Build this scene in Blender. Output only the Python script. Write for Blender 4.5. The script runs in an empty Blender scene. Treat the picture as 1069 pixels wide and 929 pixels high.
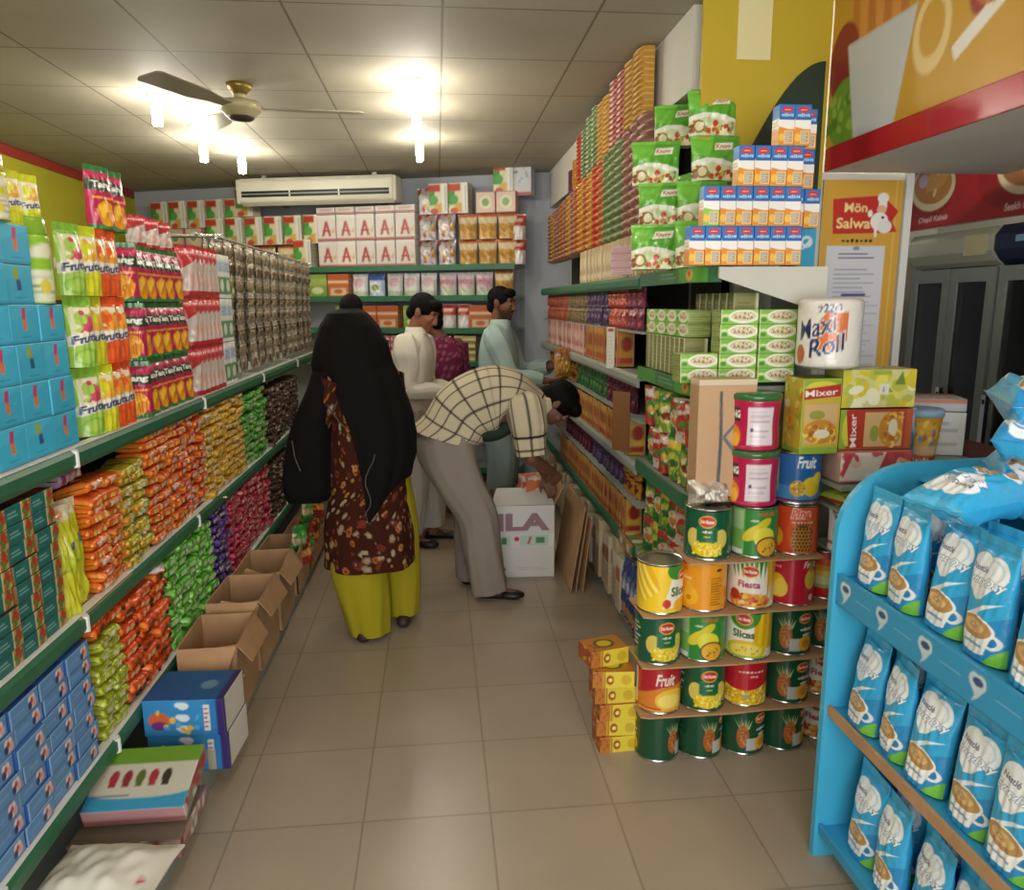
import bpy, bmesh, math, random
import numpy as np
from mathutils import Vector, Matrix
random.seed(7); RNG=np.random.default_rng(7)
PI=math.pi
COL=bpy.context.scene.collection
_a='zeroth first second third fourth fifth sixth seventh eighth ninth tenth eleventh twelfth thirteenth fourteenth fifteenth sixteenth seventeenth eighteenth nineteenth'.split()
ORD=_a+[t if k==0 else t2+'-'+_a[k] for t,t2 in (('twentieth','twenty'),('thirtieth','thirty'),('fortieth','forty')) for k in range(10)]
def hx(c):
    if isinstance(c,str):
        c=c.lstrip('#'); return np.array([int(c[i:i+2],16)/255 for i in (0,2,4)])
    return np.array(c,float)
def lin(a):
    a=np.asarray(a,float); return np.where(a<=.04045,a/12.92,((a+.055)/1.055)**2.4)
# ---------------------------------------------------------------- materials
def new_mat(name):
    m=bpy.data.materials.new(name); m.use_nodes=True
    nt=m.node_tree; return m,nt,nt.nodes['Principled BSDF']
def solid(name,c,rough=.6,metal=0.,noise=0.,nscale=8.,spec=.5,bump=0.):
    m,nt,b=new_mat(name); c=lin(hx(c))
    b.inputs['Base Color'].default_value=(*c,1); b.inputs['Roughness'].default_value=rough
    b.inputs['Metallic'].default_value=metal; b.inputs['Specular IOR Level'].default_value=spec
    if noise or bump:
        t=nt.nodes.new('ShaderNodeTexCoord'); n=nt.nodes.new('ShaderNodeTexNoise'); n.inputs['Scale'].default_value=nscale; n.inputs['Detail'].default_value=5
        nt.links.new(t.outputs['Object'],n.inputs['Vector'])
        if noise:
            r=nt.nodes.new('ShaderNodeValToRGB')
            r.color_ramp.elements[0].position=.3; r.color_ramp.elements[1].position=.7
            r.color_ramp.elements[0].color=(*(c*(1-noise)),1); r.color_ramp.elements[1].color=(*np.minimum(c*(1+noise),1),1)
            nt.links.new(n.outputs['Fac'],r.inputs['Fac']); nt.links.new(r.outputs['Color'],b.inputs['Base Color'])
        if bump:
            bp=nt.nodes.new('ShaderNodeBump'); bp.inputs['Strength'].default_value=bump; bp.inputs['Distance'].default_value=.01
            nt.links.new(n.outputs['Fac'],bp.inputs['Height']); nt.links.new(bp.outputs['Normal'],b.inputs['Normal'])
    return m
def painted(name,rough,metal=0.,bump=0.,bscale=60.,var=.10,spec=.5,coat=0.):
    m,nt,b=new_mat(name)
    a=nt.nodes.new('ShaderNodeAttribute'); a.attribute_name='Col'
    o=nt.nodes.new('ShaderNodeObjectInfo'); mr=nt.nodes.new('ShaderNodeMapRange')
    mr.inputs['To Min'].default_value=1-var; mr.inputs['To Max'].default_value=1+var
    h=nt.nodes.new('ShaderNodeHueSaturation')
    nt.links.new(o.outputs['Random'],mr.inputs['Value']); nt.links.new(mr.outputs['Result'],h.inputs['Value'])
    nt.links.new(a.outputs['Color'],h.inputs['Color']); nt.links.new(h.outputs['Color'],b.inputs['Base Color'])
    b.inputs['Roughness'].default_value=rough; b.inputs['Metallic'].default_value=metal
    b.inputs['Specular IOR Level'].default_value=spec; b.inputs['Coat Weight'].default_value=coat; b.inputs['Coat Roughness'].default_value=.12
    if bump:
        t=nt.nodes.new('ShaderNodeTexCoord'); n=nt.nodes.new('ShaderNodeTexNoise'); n.inputs['Scale'].default_value=bscale; n.inputs['Detail'].default_value=4
        nt.links.new(t.outputs['Object'],n.inputs['Vector'])
        bp=nt.nodes.new('ShaderNodeBump'); bp.inputs['Strength'].default_value=bump; bp.inputs['Distance'].default_value=.01
        nt.links.new(n.outputs['Fac'],bp.inputs['Height']); nt.links.new(bp.outputs['Normal'],b.inputs['Normal'])
    return m
M={}
M['paper']=painted('printed_paper',.55)
M['card']=painted('printed_card',.42,var=.06)
M['gloss']=painted('printed_gloss',.22,var=.05,coat=.3)
M['foil']=painted('printed_foil',.24,metal=.15,bump=.55,bscale=70,var=.10,coat=.4)
M['film']=painted('printed_film',.28,bump=.35,bscale=40,var=.07,coat=.4)
M['silver']=painted('silver_foil',.22,metal=.35,bump=.6,bscale=90,var=.18,coat=.3)
M['cloth']=painted('printed_cloth',.9,var=0,bump=.15,bscale=220,spec=.15)
M['skin']=painted('skin',.5,var=0,bump=.05,bscale=150,spec=.3)
M['tin']=solid('tin_metal','#c9c8c4',.25,1.)
M['green_rail']=solid('green_painted_steel','#2f6a4c',.4,noise=.08)
M['steel_grey']=solid('grey_painted_steel','#8f958d',.45)
M['white_steel']=solid('white_painted_steel','#d8d8d2',.4)
M['dark_back']=solid('dark_back_panel','#2c2a27',.8)
M['white_plastic']=solid('white_plastic','#e4e3dc',.35)
M['cardboard']=solid('brown_cardboard','#b48d66',.8,noise=.10,nscale=14,bump=.1)
M['black']=solid('black_plastic','#141414',.5)
M['hair']=solid('black_hair','#090807',.7,bump=.6,nscale=120,spec=.12)
M['shoe']=solid('black_leather','#17130f',.45)
# ---------------------------------------------------------------- canvas (a printed design, kept as one colour per vertex)
_T={}
def text_tris(s,bold=0.):
    k=(s,bold)
    if k in _T: return _T[k]
    cu=bpy.data.curves.new('txt','FONT'); cu.body=s; cu.offset=bold; cu.resolution_u=4
    ob=bpy.data.objects.new('txt',cu); me=bpy.data.meshes.new_from_object(ob)
    me.calc_loop_triangles()
    v=np.array([tuple(x.co) for x in me.vertices]) if len(me.vertices) else np.zeros((0,3))
    t=np.array([list(x.vertices) for x in me.loop_triangles],int).reshape(-1,3)
    bpy.data.objects.remove(ob); bpy.data.curves.remove(cu); bpy.data.meshes.remove(me)
    if len(v): 
        v=v[:,:2]; lo=v.min(0); hi=v.max(0); ctr=(lo+hi)/2; tr=(v-ctr)[t]; W=hi-lo
    else: tr=np.zeros((0,3,2)); W=np.array([1.,1.])
    _T[k]=(tr,W); return _T[k]
class Canvas:
    def __init__(s,w,h,res,bg,ss=3):
        s.w,s.h=w,h; s.nu=max(2,int(round(w/res))+1); s.nv=max(2,int(round(h/res))+1); s.ss=ss
        s.W,s.H=s.nu*ss,s.nv*ss
        s.a=np.empty((s.H,s.W,3)); s.a[:]=hx(bg)
        s.u=((np.arange(s.W)+.5)/s.W)[None,:]; s.v=((np.arange(s.H)+.5)/s.H)[:,None]
    def _m(s,mask,c,al=1.):
        c=hx(c); s.a[mask]=s.a[mask]*(1-al)+c*al; return s
    def rect(s,u0,v0,u1,v1,c,al=1.): return s._m(((s.u>=u0)&(s.u<u1)&(s.v>=v0)&(s.v<v1)),c,al)
    def ell(s,cu,cv,ru,rv,c,rot=0.,al=1.):
        x=(s.u-cu)*s.w; y=(s.v-cv)*s.h; ca,sa=math.cos(rot),math.sin(rot)
        X=(x*ca+y*sa)/(ru*s.w); Y=(-x*sa+y*ca)/(rv*s.h); return s._m(X*X+Y*Y<1,c,al)
    def poly(s,pts,c,al=1.):
        p=np.array(pts,float); ins=np.zeros((s.H,s.W),bool); n=len(p)
        for i in range(n):
            x0,y0=p[i]; x1,y1=p[(i+1)%n]
            if y0==y1: continue
            cond=((y0>s.v)!=(y1>s.v)); xi=(x1-x0)*(s.v-y0)/(y1-y0)+x0
            ins^=cond&(s.u<xi)
        return s._m(ins,c,al)
    def tris(s,T,c):
        T=T*np.array([s.W,s.H]); c=hx(c)
        for t in T:
            lo=np.floor(t.min(0)).astype(int); hi=np.ceil(t.max(0)).astype(int)+1
            x0,y0=max(lo[0],0),max(lo[1],0); x1,y1=min(hi[0],s.W),min(hi[1],s.H)
            if x1<=x0 or y1<=y0: continue
            X=(np.arange(x0,x1)+.5)[None,:]; Y=(np.arange(y0,y1)+.5)[:,None]
            def e(a,b): return (b[0]-a[0])*(Y-a[1])-(b[1]-a[1])*(X-a[0])
            A,B,C_=e(t[0],t[1]),e(t[1],t[2]),e(t[2],t[0])
            m=((A>=-.3)&(B>=-.3)&(C_>=-.3))|((A<=.3)&(B<=.3)&(C_<=.3))
            s.a[y0:y1,x0:x1][m]=c
        return s
    def text(s,t,cu,cv,hgt,c,width=None,shear=0.,rot=0.,bold=.02,out=None,ow=.06):
        """hgt and width are shares of the canvas's height and width"""
        def put(b,cc):
            tr,W=text_tris(t,b); tr=tr.copy(); base=text_tris(t,bold)[1]
            sy=hgt*s.h/base[1]; sx=sy if width is None else width*s.w/base[0]
            tr[...,0]+=shear*tr[...,1]; tr=tr*np.array([sx,sy]); ca,sa=math.cos(rot),math.sin(rot)
            x=tr[...,0]*ca-tr[...,1]*sa; y=tr[...,0]*sa+tr[...,1]*ca
            s.tris(np.stack([cu+x/s.w,cv+y/s.h],-1),cc)
        if out is not None: put(bold+ow,out)
        put(bold,c); return s
    def specks(s,n,cols,ru,box=(0,0,1,1),seed=1):
        r=np.random.default_rng(seed)
        for i in range(n):
            s.ell(box[0]+(box[2]-box[0])*r.random(),box[1]+(box[3]-box[1])*r.random(),ru*(.5+r.random()),ru*(.5+r.random())*s.w/s.h,cols[int(r.integers(len(cols)))],r.random()*3)
        return s
    def lines(s,u0,v0,u1,v1,n,c,seed=1,th=.35):
        r=np.random.default_rng(seed)
        for i in range(n):
            v=v1-(v1-v0)*(i+.5)/n; s.rect(u0,v-(v1-v0)/n*th/2,u0+(u1-u0)*(.6+.4*r.random()),v+(v1-v0)/n*th/2,c)
        return s
    def get(s,nu=None,nv=None):
        a=lin(np.clip(s.a,0,1)).reshape(s.nv,s.ss,s.nu,s.ss,3).mean((1,3))
        nu=nu or s.nu; nv=nv or s.nv
        if (nu,nv)!=(s.nu,s.nv):
            iu=np.clip(np.round(np.linspace(0,s.nu-1,nu)).astype(int),0,s.nu-1); iv=np.clip(np.round(np.linspace(0,s.nv-1,nv)).astype(int),0,s.nv-1)
            a=a[iv][:,iu]
        return a
# ---------------------------------------------------------------- meshes out of grids
def grid(P,C,flip=False,wrap=False):
    nv,nu=P.shape[:2]; idx=np.arange(nv*nu).reshape(nv,nu)
    if wrap: idx=np.concatenate([idx,idx[:,:1]],1)
    a,b,c,d=idx[:-1,:-1],idx[:-1,1:],idx[1:,1:],idx[1:,:-1]
    q=np.stack([a,d,c,b] if flip else [a,b,c,d],-1).reshape(-1,4)
    C=np.asarray(C,float)
    if C.ndim==1: C=np.broadcast_to(lin(hx(C)),P.shape)
    return P.reshape(-1,3),q,C.reshape(-1,3)
def mk(name,parts,mat,smooth=True):
    n=0; V=[];Q=[];C=[]
    for v,q,c in parts: V.append(v);Q.append(q+n);C.append(c);n+=len(v)
    V=np.concatenate(V);Q=np.concatenate(Q);C=np.concatenate(C)
    me=bpy.data.meshes.new(name); me.vertices.add(len(V)); me.vertices.foreach_set('co',V.astype(np.float32).ravel())
    me.loops.add(Q.size); me.loops.foreach_set('vertex_index',Q.astype(np.int32).ravel())
    me.polygons.add(len(Q)); me.polygons.foreach_set('loop_start',np.arange(0,Q.size,4,dtype=np.int32))
    me.polygons.foreach_set('use_smooth',np.full(len(Q),smooth))
    me.update(calc_edges=True)
    at=me.color_attributes.new('Col','FLOAT_COLOR','POINT'); at.data.foreach_set('color',np.concatenate([C,np.ones((len(C),1))],1).astype(np.float32).ravel())
    me.materials.append(M[mat] if isinstance(mat,str) else mat); return me
def axis(n,L,r):
    a=np.linspace(0,L,n); e=np.array([0,.3*r,r]); return np.unique(np.round(np.concatenate([e,a[(a>r)&(a<L-r)],L-e]),6))
def box_mesh(name,w,d,h,faces,mat='card',r=.003,base='#dddddd'):
    """a carton with printed sides: canvas per face in faces (front, back, left, right, top, bottom); origin at the middle of its base"""
    parts=[]
    lay={'front':(w,h,lambda u,v:(u-w/2,-d/2+0*u,v)),'back':(w,h,lambda u,v:(w/2-u,d/2+0*u,v)),
         'right':(d,h,lambda u,v:(w/2+0*u,u-d/2,v)),'left':(d,h,lambda u,v:(-w/2+0*u,d/2-u,v)),
         'top':(w,d,lambda u,v:(u-w/2,v-d/2,h+0*u)),'bottom':(w,d,lambda u,v:(u-w/2,d/2-v,0*u))}
    for k,(a,b,f) in lay.items():
        cv=faces.get(k,faces.get('all'))
        nu,nv=(cv.nu,cv.nv) if isinstance(cv,Canvas) else (2,2)
        us,vs=axis(nu,a,r),axis(nv,b,r); U,V_=np.meshgrid(us,vs)
        P=np.stack(np.broadcast_arrays(*f(U,V_)),-1)
        lo=np.array([-w/2+r,-d/2+r,r]);hi=np.array([w/2-r,d/2-r,h-r]); c=np.clip(P,lo,hi); dlt=P-c; L=np.linalg.norm(dlt,axis=-1,keepdims=True)
        P=c+np.where(L>1e-9,dlt/np.maximum(L,1e-9)*r,0)
        if isinstance(cv,Canvas):
            g=cv.get(); iu=np.clip(np.round(us/a*(cv.nu-1)).astype(int),0,cv.nu-1); iv=np.clip(np.round(vs/b*(cv.nv-1)).astype(int),0,cv.nv-1); C=g[iv][:,iu]
        else: C=lin(hx(cv if cv is not None else base))
        parts.append(grid(P,C))
    return mk(name,parts,mat)
def wr(U,V,amp,seed,f=6.):
    r=np.random.default_rng(seed); z=0*U
    for i in range(7):
        k=r.normal(size=2)*f; z=z+np.sin(k[0]*U*2+k[1]*V*2+r.random()*6.28)/7**.5
    return z*amp
def pouch_mesh(name,w,h,t,front,back=None,mat='film',wrinkle=.004,seed=1,stand=False,seal=.06,foldk=1.,pinch=.06,pw=2.6,lie=False):
    """a filled bag, sealed at its top and bottom, standing on the middle of its base (lie: lying flat on its back)"""
    nu,nv=front.nu,front.nv; u=np.linspace(-1,1,nu); v=np.linspace(0,1,nv); U,V_=np.meshgrid(u,v)
    pr=(1-np.abs(U)**pw)**.6
    lo=1. if stand else np.clip(V_/ .25,0,1)**.5
    pv=np.clip((1-V_-seal)/.3,0,1)**.5*lo
    if not stand: pv=pv*np.clip((V_-seal*.6)/.08,0,1)**.5
    else: pv=pv*(1.1-.25*V_)
    prof=np.clip(pr*pv,0,None)*t/2
    fold=np.clip(1-np.abs(V_-(1-seal))/.2,0,1)*np.sin(U*9+seed)*.5*wrinkle*foldk
    nz=wr(U,V_,wrinkle,seed)*np.clip(pr*1.3,0,1)
    X=U*w/2*(1-pinch*pv*(1-abs(U)**8*.0)); 
    e=.0008
    F=np.stack([X,-(prof+e+nz*np.clip(pv,.12,1)+fold),V_*h],-1); nb=wr(U,V_,wrinkle,seed+5)*np.clip(pr*1.3,0,1)
    B=np.stack([X,prof+e+nb*np.clip(pv,.12,1)-fold,V_*h],-1)
    F[:,[0,-1],1]=-e; B[:,[0,-1],1]=e
    if stand: F[0,:,2]=0;B[0,:,2]=0
    cf=front.get(); cb=(back or front).get(nu,nv)
    parts=[grid(F,cf),grid(B[:,::-1],cb)]
    for k in (0,-1):
        S=np.stack([F[k],B[k]],0); parts.append(grid(S,np.stack([cf[k],cf[k]],0),flip=(k==0)))
    for k in (0,-1):
        S=np.stack([F[:,k],B[:,k]],0); parts.append(grid(S,np.stack([cf[:,k],cf[:,k]],0),flip=(k==-1)))
    if lie:
        R_=lambda P:np.stack([P[:,0],P[:,2]-h/2,-P[:,1]+t/2],-1)
        parts=[(R_(v_),q,c) for v_,q,c in parts]
    return mk(name,parts,mat)
def lathe(name,prof,canvas=None,seg=64,mat='gloss',cols=None,a0=0.,sx=1.,sy=1.):
    """prof: (radius, height) from the bottom up; a canvas is wrapped once round with its middle facing -Y"""
    prof=np.array(prof,float); nu=canvas.nu-1 if canvas is not None else seg
    nv=len(prof)
    ang=-PI/2+(np.arange(nu)/nu-.5)*2*PI+a0
    P=np.stack([prof[:,0:1]*np.cos(ang)*sx,prof[:,0:1]*np.sin(ang)*sy,np.broadcast_to(prof[:,1:2],(nv,nu))],-1)
    if canvas is not None: C=canvas.get(nu,nv)
    elif cols is not None: C=np.broadcast_to(np.array([lin(hx(c)) for c in cols])[:,None,:],(nv,nu,3))
    else: C=np.array([.5,.5,.5])
    return mk(name,[grid(P,C,wrap=True)],mat)
# ---------------------------------------------------------------- things
def put(name,me,loc=(0,0,0),rot=0.,parent=None,mat=None):
    o=bpy.data.objects.new(name,me); COL.objects.link(o); o.location=loc
    o.rotation_euler=rot if isinstance(rot,(tuple,list)) else (0,0,rot)
    if parent is not None: o.parent=parent
    return o
def tag(o,label,cat,group=None,kind=None):
    if label: o['label']=label
    if cat: o['category']=cat
    if group: o['group']=group
    if kind: o['kind']=kind
    return o
def thing(name,me,label,cat,loc=(0,0,0),rot=0.,group=None): return tag(put(name,me,loc,rot),label,cat,group)
def dup(o,loc,rot=0.,label=None,group=None):
    c=o.copy(); COL.objects.link(c); c.scale=(1,1,1); c.location=loc; c.rotation_euler=rot if isinstance(rot,(tuple,list)) else (0,0,rot)
    if label: c['label']=label
    if group: c['group']=group
    for ch in o.children:
        k=ch.copy(); COL.objects.link(k); k.parent=c
        for g in ch.children:
            q=g.copy(); COL.objects.link(q); q.parent=k
    return c
class Kind:
    """one kind of goods: the first placed is the original (its parts made once), later ones are copies"""
    def __init__(s,name,meshes,cat,parts=None): s.name,s.meshes,s.cat,s.parts,s.src=name,meshes if isinstance(meshes,list) else [meshes],cat,parts or [],{}
    def at(s,loc,rot,label,group=None,var=0):
        var%=len(s.meshes)
        if var not in s.src:
            o=thing(s.name,s.meshes[var],label,s.cat,loc,rot,group)
            for pn,pm,pl in s.parts: put(pn,pm,pl,0.,o)
            s.src[var]=o; return o
        return dup(s.src[var],loc,rot,label,group)
def pile(kind,rows,cols,pos,desc,where,group,skip=None,var=None,top=True):
    for r in range(rows):
        for c in range(cols):
            if skip and skip(r,c): continue
            loc,rot=pos(r,c); rr=rows-r
            lab=f"{desc}, {ORD[rr]} row down, {ORD[c+1]} from left, {where}" if rows>1 else f"{desc}, {ORD[c+1]} from the left, {where}"
            kind.at(loc,rot,lab,group,var(r,c) if var else random.randrange(len(kind.meshes)))
def bm_obj(name,fn,mat,parent=None,loc=(0,0,0),rot=0.,bevel=0.,smooth=False):
    bm=bmesh.new(); fn(bm)
    if bevel: bmesh.ops.bevel(bm,geom=list(bm.edges),offset=bevel,segments=2,affect='EDGES',clamp_overlap=True)
    bmesh.ops.recalc_face_normals(bm,faces=bm.faces)
    me=bpy.data.meshes.new(name); bm.to_mesh(me); bm.free()
    for m in (mat if isinstance(mat,list) else [mat]): me.materials.append(M[m] if isinstance(m,str) else m)
    if smooth: me.polygons.foreach_set('use_smooth',[True]*len(me.polygons))
    return put(name,me,loc,rot,parent)
def bx(bm,x0,y0,z0,x1,y1,z1):
    r=bmesh.ops.create_cube(bm,size=1.)
    for v in r['verts']: v.co=Vector(((x0+x1)/2+v.co.x*(x1-x0),(y0+y1)/2+v.co.y*(y1-y0),(z0+z1)/2+v.co.z*(z1-z0)))
    return r['verts']
def tube(bm,p,q,r,r2=None,seg=16,caps=True):
    p,q=Vector(p),Vector(q); d=q-p
    R_=d.to_track_quat('Z','Y').to_matrix().to_4x4(); R_.translation=(p+q)/2
    return bmesh.ops.create_cone(bm,cap_ends=caps,segments=seg,radius1=r,radius2=r if r2 is None else r2,depth=d.length,matrix=R_)['verts']
def prism(bm,pts,axis_,a0,a1):
    """extrude an outline: pts (p,q) in the two other axes"""
    def mkv(p,t): return {'x':(t,p[0],p[1]),'y':(p[0],t,p[1]),'z':(p[0],p[1],t)}[axis_]
    A=[bm.verts.new(mkv(p,a0)) for p in pts];B=[bm.verts.new(mkv(p,a1)) for p in pts]
    bm.faces.new(A);bm.faces.new(B[::-1])
    for i in range(len(pts)): j=(i+1)%len(pts); bm.faces.new((A[i],B[i],B[j],A[j]))
def bxs(*L): return lambda bm:[bx(bm,*b) for b in L]
def empty(name,label,cat,loc=(0,0,0),rot=0.,group=None): return tag(put(name,None,loc,rot),label,cat,group)
LEFT=PI/2; RIGHT=-PI/2   # fronts turned to the aisle on the left-hand and right-hand shelves
LAMPW,FILLW,EXPO=9.5,115.,0.0
def scr(c,u,v,w,h,col,n=7,seed=3):
    '''a line of print too small to be read'''
    r=np.random.default_rng(seed)
    for i in range(n):
        x=u-w/2+w*(i+.5)/n; k=.6+.4*r.random(); c.rect(x-w/n*.32,v-h*k/2,x+w/n*.32,v+h*(k-.5),col)
    return c
# ================================================================ printed designs and the goods that wear them
CIRC=2*PI*.0785
def can_canvas(bg): return Canvas(CIRC,.165,.0028,bg)
def dm_logo(c,u,v,s=1.):   # red heart-like shield with a yellow rim
    c.ell(u,v,.062*s,.13*s,'#f0c23a'); c.ell(u,v,.057*s,.112*s,'#c8322a'); c.text('Del Monte',u,v,.07*s,'#f6ead0',width=.095*s)
def pineapple(c,u,v,s=1.):
    for i in range(-3,4): c.poly([(u+.010*i*s,v+.12*s),(u+.022*i*s,v+(.40-.025*abs(i))*s),(u+.010*i*s+.014*s,v+.10*s)],'#b9c489' if i%2 else '#93ab68')
    c.ell(u,v-.07*s,.047*s,.27*s,'#b0602a'); c.specks(60,['#c98a3c','#8a4a24'],.006,(u-.03*s,v-.25*s,u+.03*s,v+.12*s),3)
def art_pineapple():
    c=can_canvas('#17492f')
    for u in (.5,.0,1.0):
        pineapple(c,u,.47); dm_logo(c,u+.14,.80,.85); scr(c,u+.15,.56,.10,.08,'#e8efe0'); scr(c,u+.155,.44,.07,.08,'#e8efe0')
        c.poly([(u+.03,.08),(u+.03,.36),(u+.11,.36),(u+.11,.08)],'#b9bdb8'); c.ell(u+.15,.24,.06,.17,'#e3a62e'); c.ell(u+.15,.24,.035,.09,'#c98623')
    c.rect(.22,.2,.30,.75,'#17492f'); c.lines(.72,.3,.86,.8,7,'#9fb8a6'); c.rect(.74,.06,.80,.24,'#e8e8e0'); return c
def art_corn():
    c=can_canvas('#14553a')
    for u in (.5,.0,1.):
        c.ell(u-.1,.42,.05,.2,'#d9c35a'); c.ell(u+.1,.42,.05,.2,'#d9c35a'); c.rect(u-.075,.36,u+.075,.66,'#1c7f4c'); c.rect(u-.07,.38,u+.07,.64,'#16693f')
        c.ell(u,.20,.11,.15,'#e8c81e'); c.specks(90,['#f5e04a','#d9b213','#fbeb78'],.008,(u-.1,.07,u+.1,.32),5)
        dm_logo(c,u,.78); scr(c,u,.57,.07,.07,'#f0f0d8'); scr(c,u,.47,.05,.05,'#e6d268')
    c.lines(.2,.3,.3,.85,6,'#c8d8cc'); return c
def art_slices(word='Slices',yellow_left=False):
    c=can_canvas('#f0ead2')
    for u in (.5,.0,1.):
        for k in range(6): c.poly([(u+.06+.03*k,1.),(u+.12+.03*k,1.),(u+.09+.03*k,.2),(u+.05+.03*k,.2)],'#f1c928' if k%2 else '#e2ad12')
        c.ell(u-.02,.98,.12,.34,'#4b8d33'); dm_logo(c,u-.02,.86,1.); c.text(word,u-.02,.53,.17,'#174c3a',width=.16,bold=.03)
        c.ell(u,.17,.15,.22,'#e8c22c'); c.ell(u,.17,.12,.15,'#f3dc62'); c.specks(14,['#b5702c'],.005,(u-.1,.1,u+.1,.25),4); c.rect(u-.17,0,u+.17,.05,'#9dbb4a')
    return c
def art_mango():   # mostly yellow with long slices
    c=can_canvas('#f0c92c')
    for u in (.5,.0,1.):
        for k in range(7): c.ell(u-.19+.02*k,.55+.05*k,.022,.42,'#f9e067' if k%2 else '#e7b41c',.5)
        c.poly([(u+.02,.1),(u+.10,.9),(u+.25,.9),(u+.25,.1)],'#efe7cf'); c.ell(u+.13,.9,.08,.2,'#3f8a35'); dm_logo(c,u+.19,.78,.9)
        c.text('Slices',u+.16,.45,.2,'#174c3a',width=.16,bold=.03); c.ell(u+.05,.2,.03,.1,'#c53d2a'); c.ell(u+.18,.15,.08,.15,'#e8b21c')
    return c
def art_fiesta():
    c=can_canvas('#f2ead6')
    for u in (.5,.0,1.):
        for k in range(9): c.poly([(u-.15+.035*k,1.),(u-.12+.035*k,1.),(u-.11+.03*k,.62)],'#5d9a35' if k%2 else '#3e7d2c')
        for k in range(4): c.poly([(u+.12+.025*k,1),(u+.17+.025*k,1),(u+.13+.025*k,.1)],'#eec42f' if k%2 else '#dca21a')
        dm_logo(c,u,.78); c.text('Fiesta',u-.005,.5,.15,'#b02a68',width=.16,bold=.03)
        c.ell(u,.13,.16,.18,'#e9a24a'); c.specks(40,['#d9622a','#f3cf52','#e88c2c','#c8462c','#f6e0a0'],.014,(u-.14,.04,u+.14,.27),8); c.ell(u-.11,.25,.04,.12,'#b53c2a')
    return c
def art_pear():
    c=can_canvas('#e99a22')
    for u in (.5,.0,1.):
        scr(c,u-.15,.86,.08,.14,'#c8402a'); scr(c,u-.13,.66,.1,.05,'#f6e6c0'); c.ell(u-.09,.28,.06,.2,'#f0b62a'); c.ell(u-.10,.45,.03,.13,'#efb02a'); c.ell(u-.1,.24,.02,.06,'#c97d18')
        c.lines(u+.06,.1,u+.15,.72,11,'#8a5516'); c.ell(u+.12,.86,.022,.03,'#3a2712'); c.rect(u-.2,.92,u-.12,1,'#cf4a2d')
    return c
def art_passion():
    c=can_canvas('#2f8a3d')
    for u in (.5,.0,1.):
        c.rect(u-.2,.0,u-.08,1,'#7cb35a'); c.rect(u-.19,.55,u-.09,.95,'#a6c78c'); c.rect(u-.19,.02,u-.09,.12,'#e8e8e0')
        c.ell(u-.02,.5,.04,.26,'#e5d23a',-.9); c.ell(u+.05,.68,.03,.2,'#d8cd33',-.9); c.ell(u+.06,.42,.08,.2,'#e9dd44')
        c.ell(u+.09,.2,.085,.22,'#3b2c22'); c.ell(u+.09,.2,.075,.19,'#eab02c'); c.specks(18,['#5a4420','#f4cf52'],.006,(u+.05,.1,u+.13,.3),2)
        scr(c,u+.07,.9,.12,.11,'#d9562a'); scr(c,u-.01,.76,.06,.06,'#e8f0da')
    return c
def art_redmango():
    c=can_canvas('#b3202c')
    for u in (.5,.0,1.):
        c.text('Fruit',u+.03,.74,.26,'#f3e9dc',width=.14,shear=.25,bold=.02); c.poly([(u-.2,.1),(u-.2,.35),(u+.0,.58),(u+.25,.62),(u+.25,.1)],'#d9822c'); c.ell(u+.08,.28,.13,.25,'#efc23c'); c.ell(u+.06,.26,.09,.15,'#f6da70')
        c.rect(u-.2,.02,u+.25,.07,'#d8a53a'); c.rect(u-.24,.1,u-.2,.9,'#e8d9c0')
    return c
def art_redcorn():
    c=can_canvas('#b81f2b')
    for u in (.5,.0,1.):
        c.rect(u-.25,0,u+.25,.40,'#e2b520'); c.specks(240,['#f6dc45','#d8a512','#fbe67a','#c98f10'],.009,(u-.25,.02,u+.25,.44),9); c.ell(u,.5,.16,.16,'#b81f2b'); scr(c,u+.06,.76,.2,.05,'#f1dccb'); scr(c,u+.08,.66,.06,.05,'#f1dccb'); c.ell(u+.03,.2,.03,.06,'#9fae6a')
    return c
def art_tidbits():
    c=can_canvas('#c01c34')
    for u in (.5,.0,1.):
        scr(c,u-.12,.80,.1,.07,'#e9b0a8'); c.text('Fruit',u+.14,.88,.14,'#f3dcd2',width=.1,shear=.25); c.ell(u-.1,.38,.07,.26,'#e6b833'); c.ell(u-.07,.34,.05,.2,'#f0d04e'); c.ell(u-.13,.28,.05,.16,'#f3d95c'); c.ell(u+.15,.55,.05,.22,'#d9b53a'); c.poly([(u+.14,.7),(u+.13,.95),(u+.17,.95),(u+.16,.7)],'#7d9a3d'); c.ell(u+.16,.15,.02,.07,'#e8c8c8')
    return c
def art_pina():
    c=can_canvas('#d6411f')
    for u in (.5,.0,1.):
        c.ell(u+.16,.5,.2,.8,'#e06a28',al=.6); c.text('Pina',u+.05,.86,.2,'#e8563a',width=.13,shear=.2,bold=.03,out='#f4dccb'); scr(c,u+.06,.67,.16,.05,'#f5e6dc')
        c.ell(u+.06,.3,.075,.30,'#c8882a'); 
        for i in range(6):
            for j in range(7): c.ell(u+.0+.024*i+(j%2)*.012,.08+.075*j,.009,.03,'#5a3818')
        for i in range(-2,3): c.poly([(u+.06+.012*i,.56),(u+.06+.028*i,.72),(u+.075+.012*i,.56)],'#2e4a26')
        c.ell(u-.13,.32,.06,.22,'#e9a026'); c.ell(u-.13,.28,.035,.12,'#f4c24a'); scr(c,u-.15,.7,.06,.06,'#f3d9c0')
    return c
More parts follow.
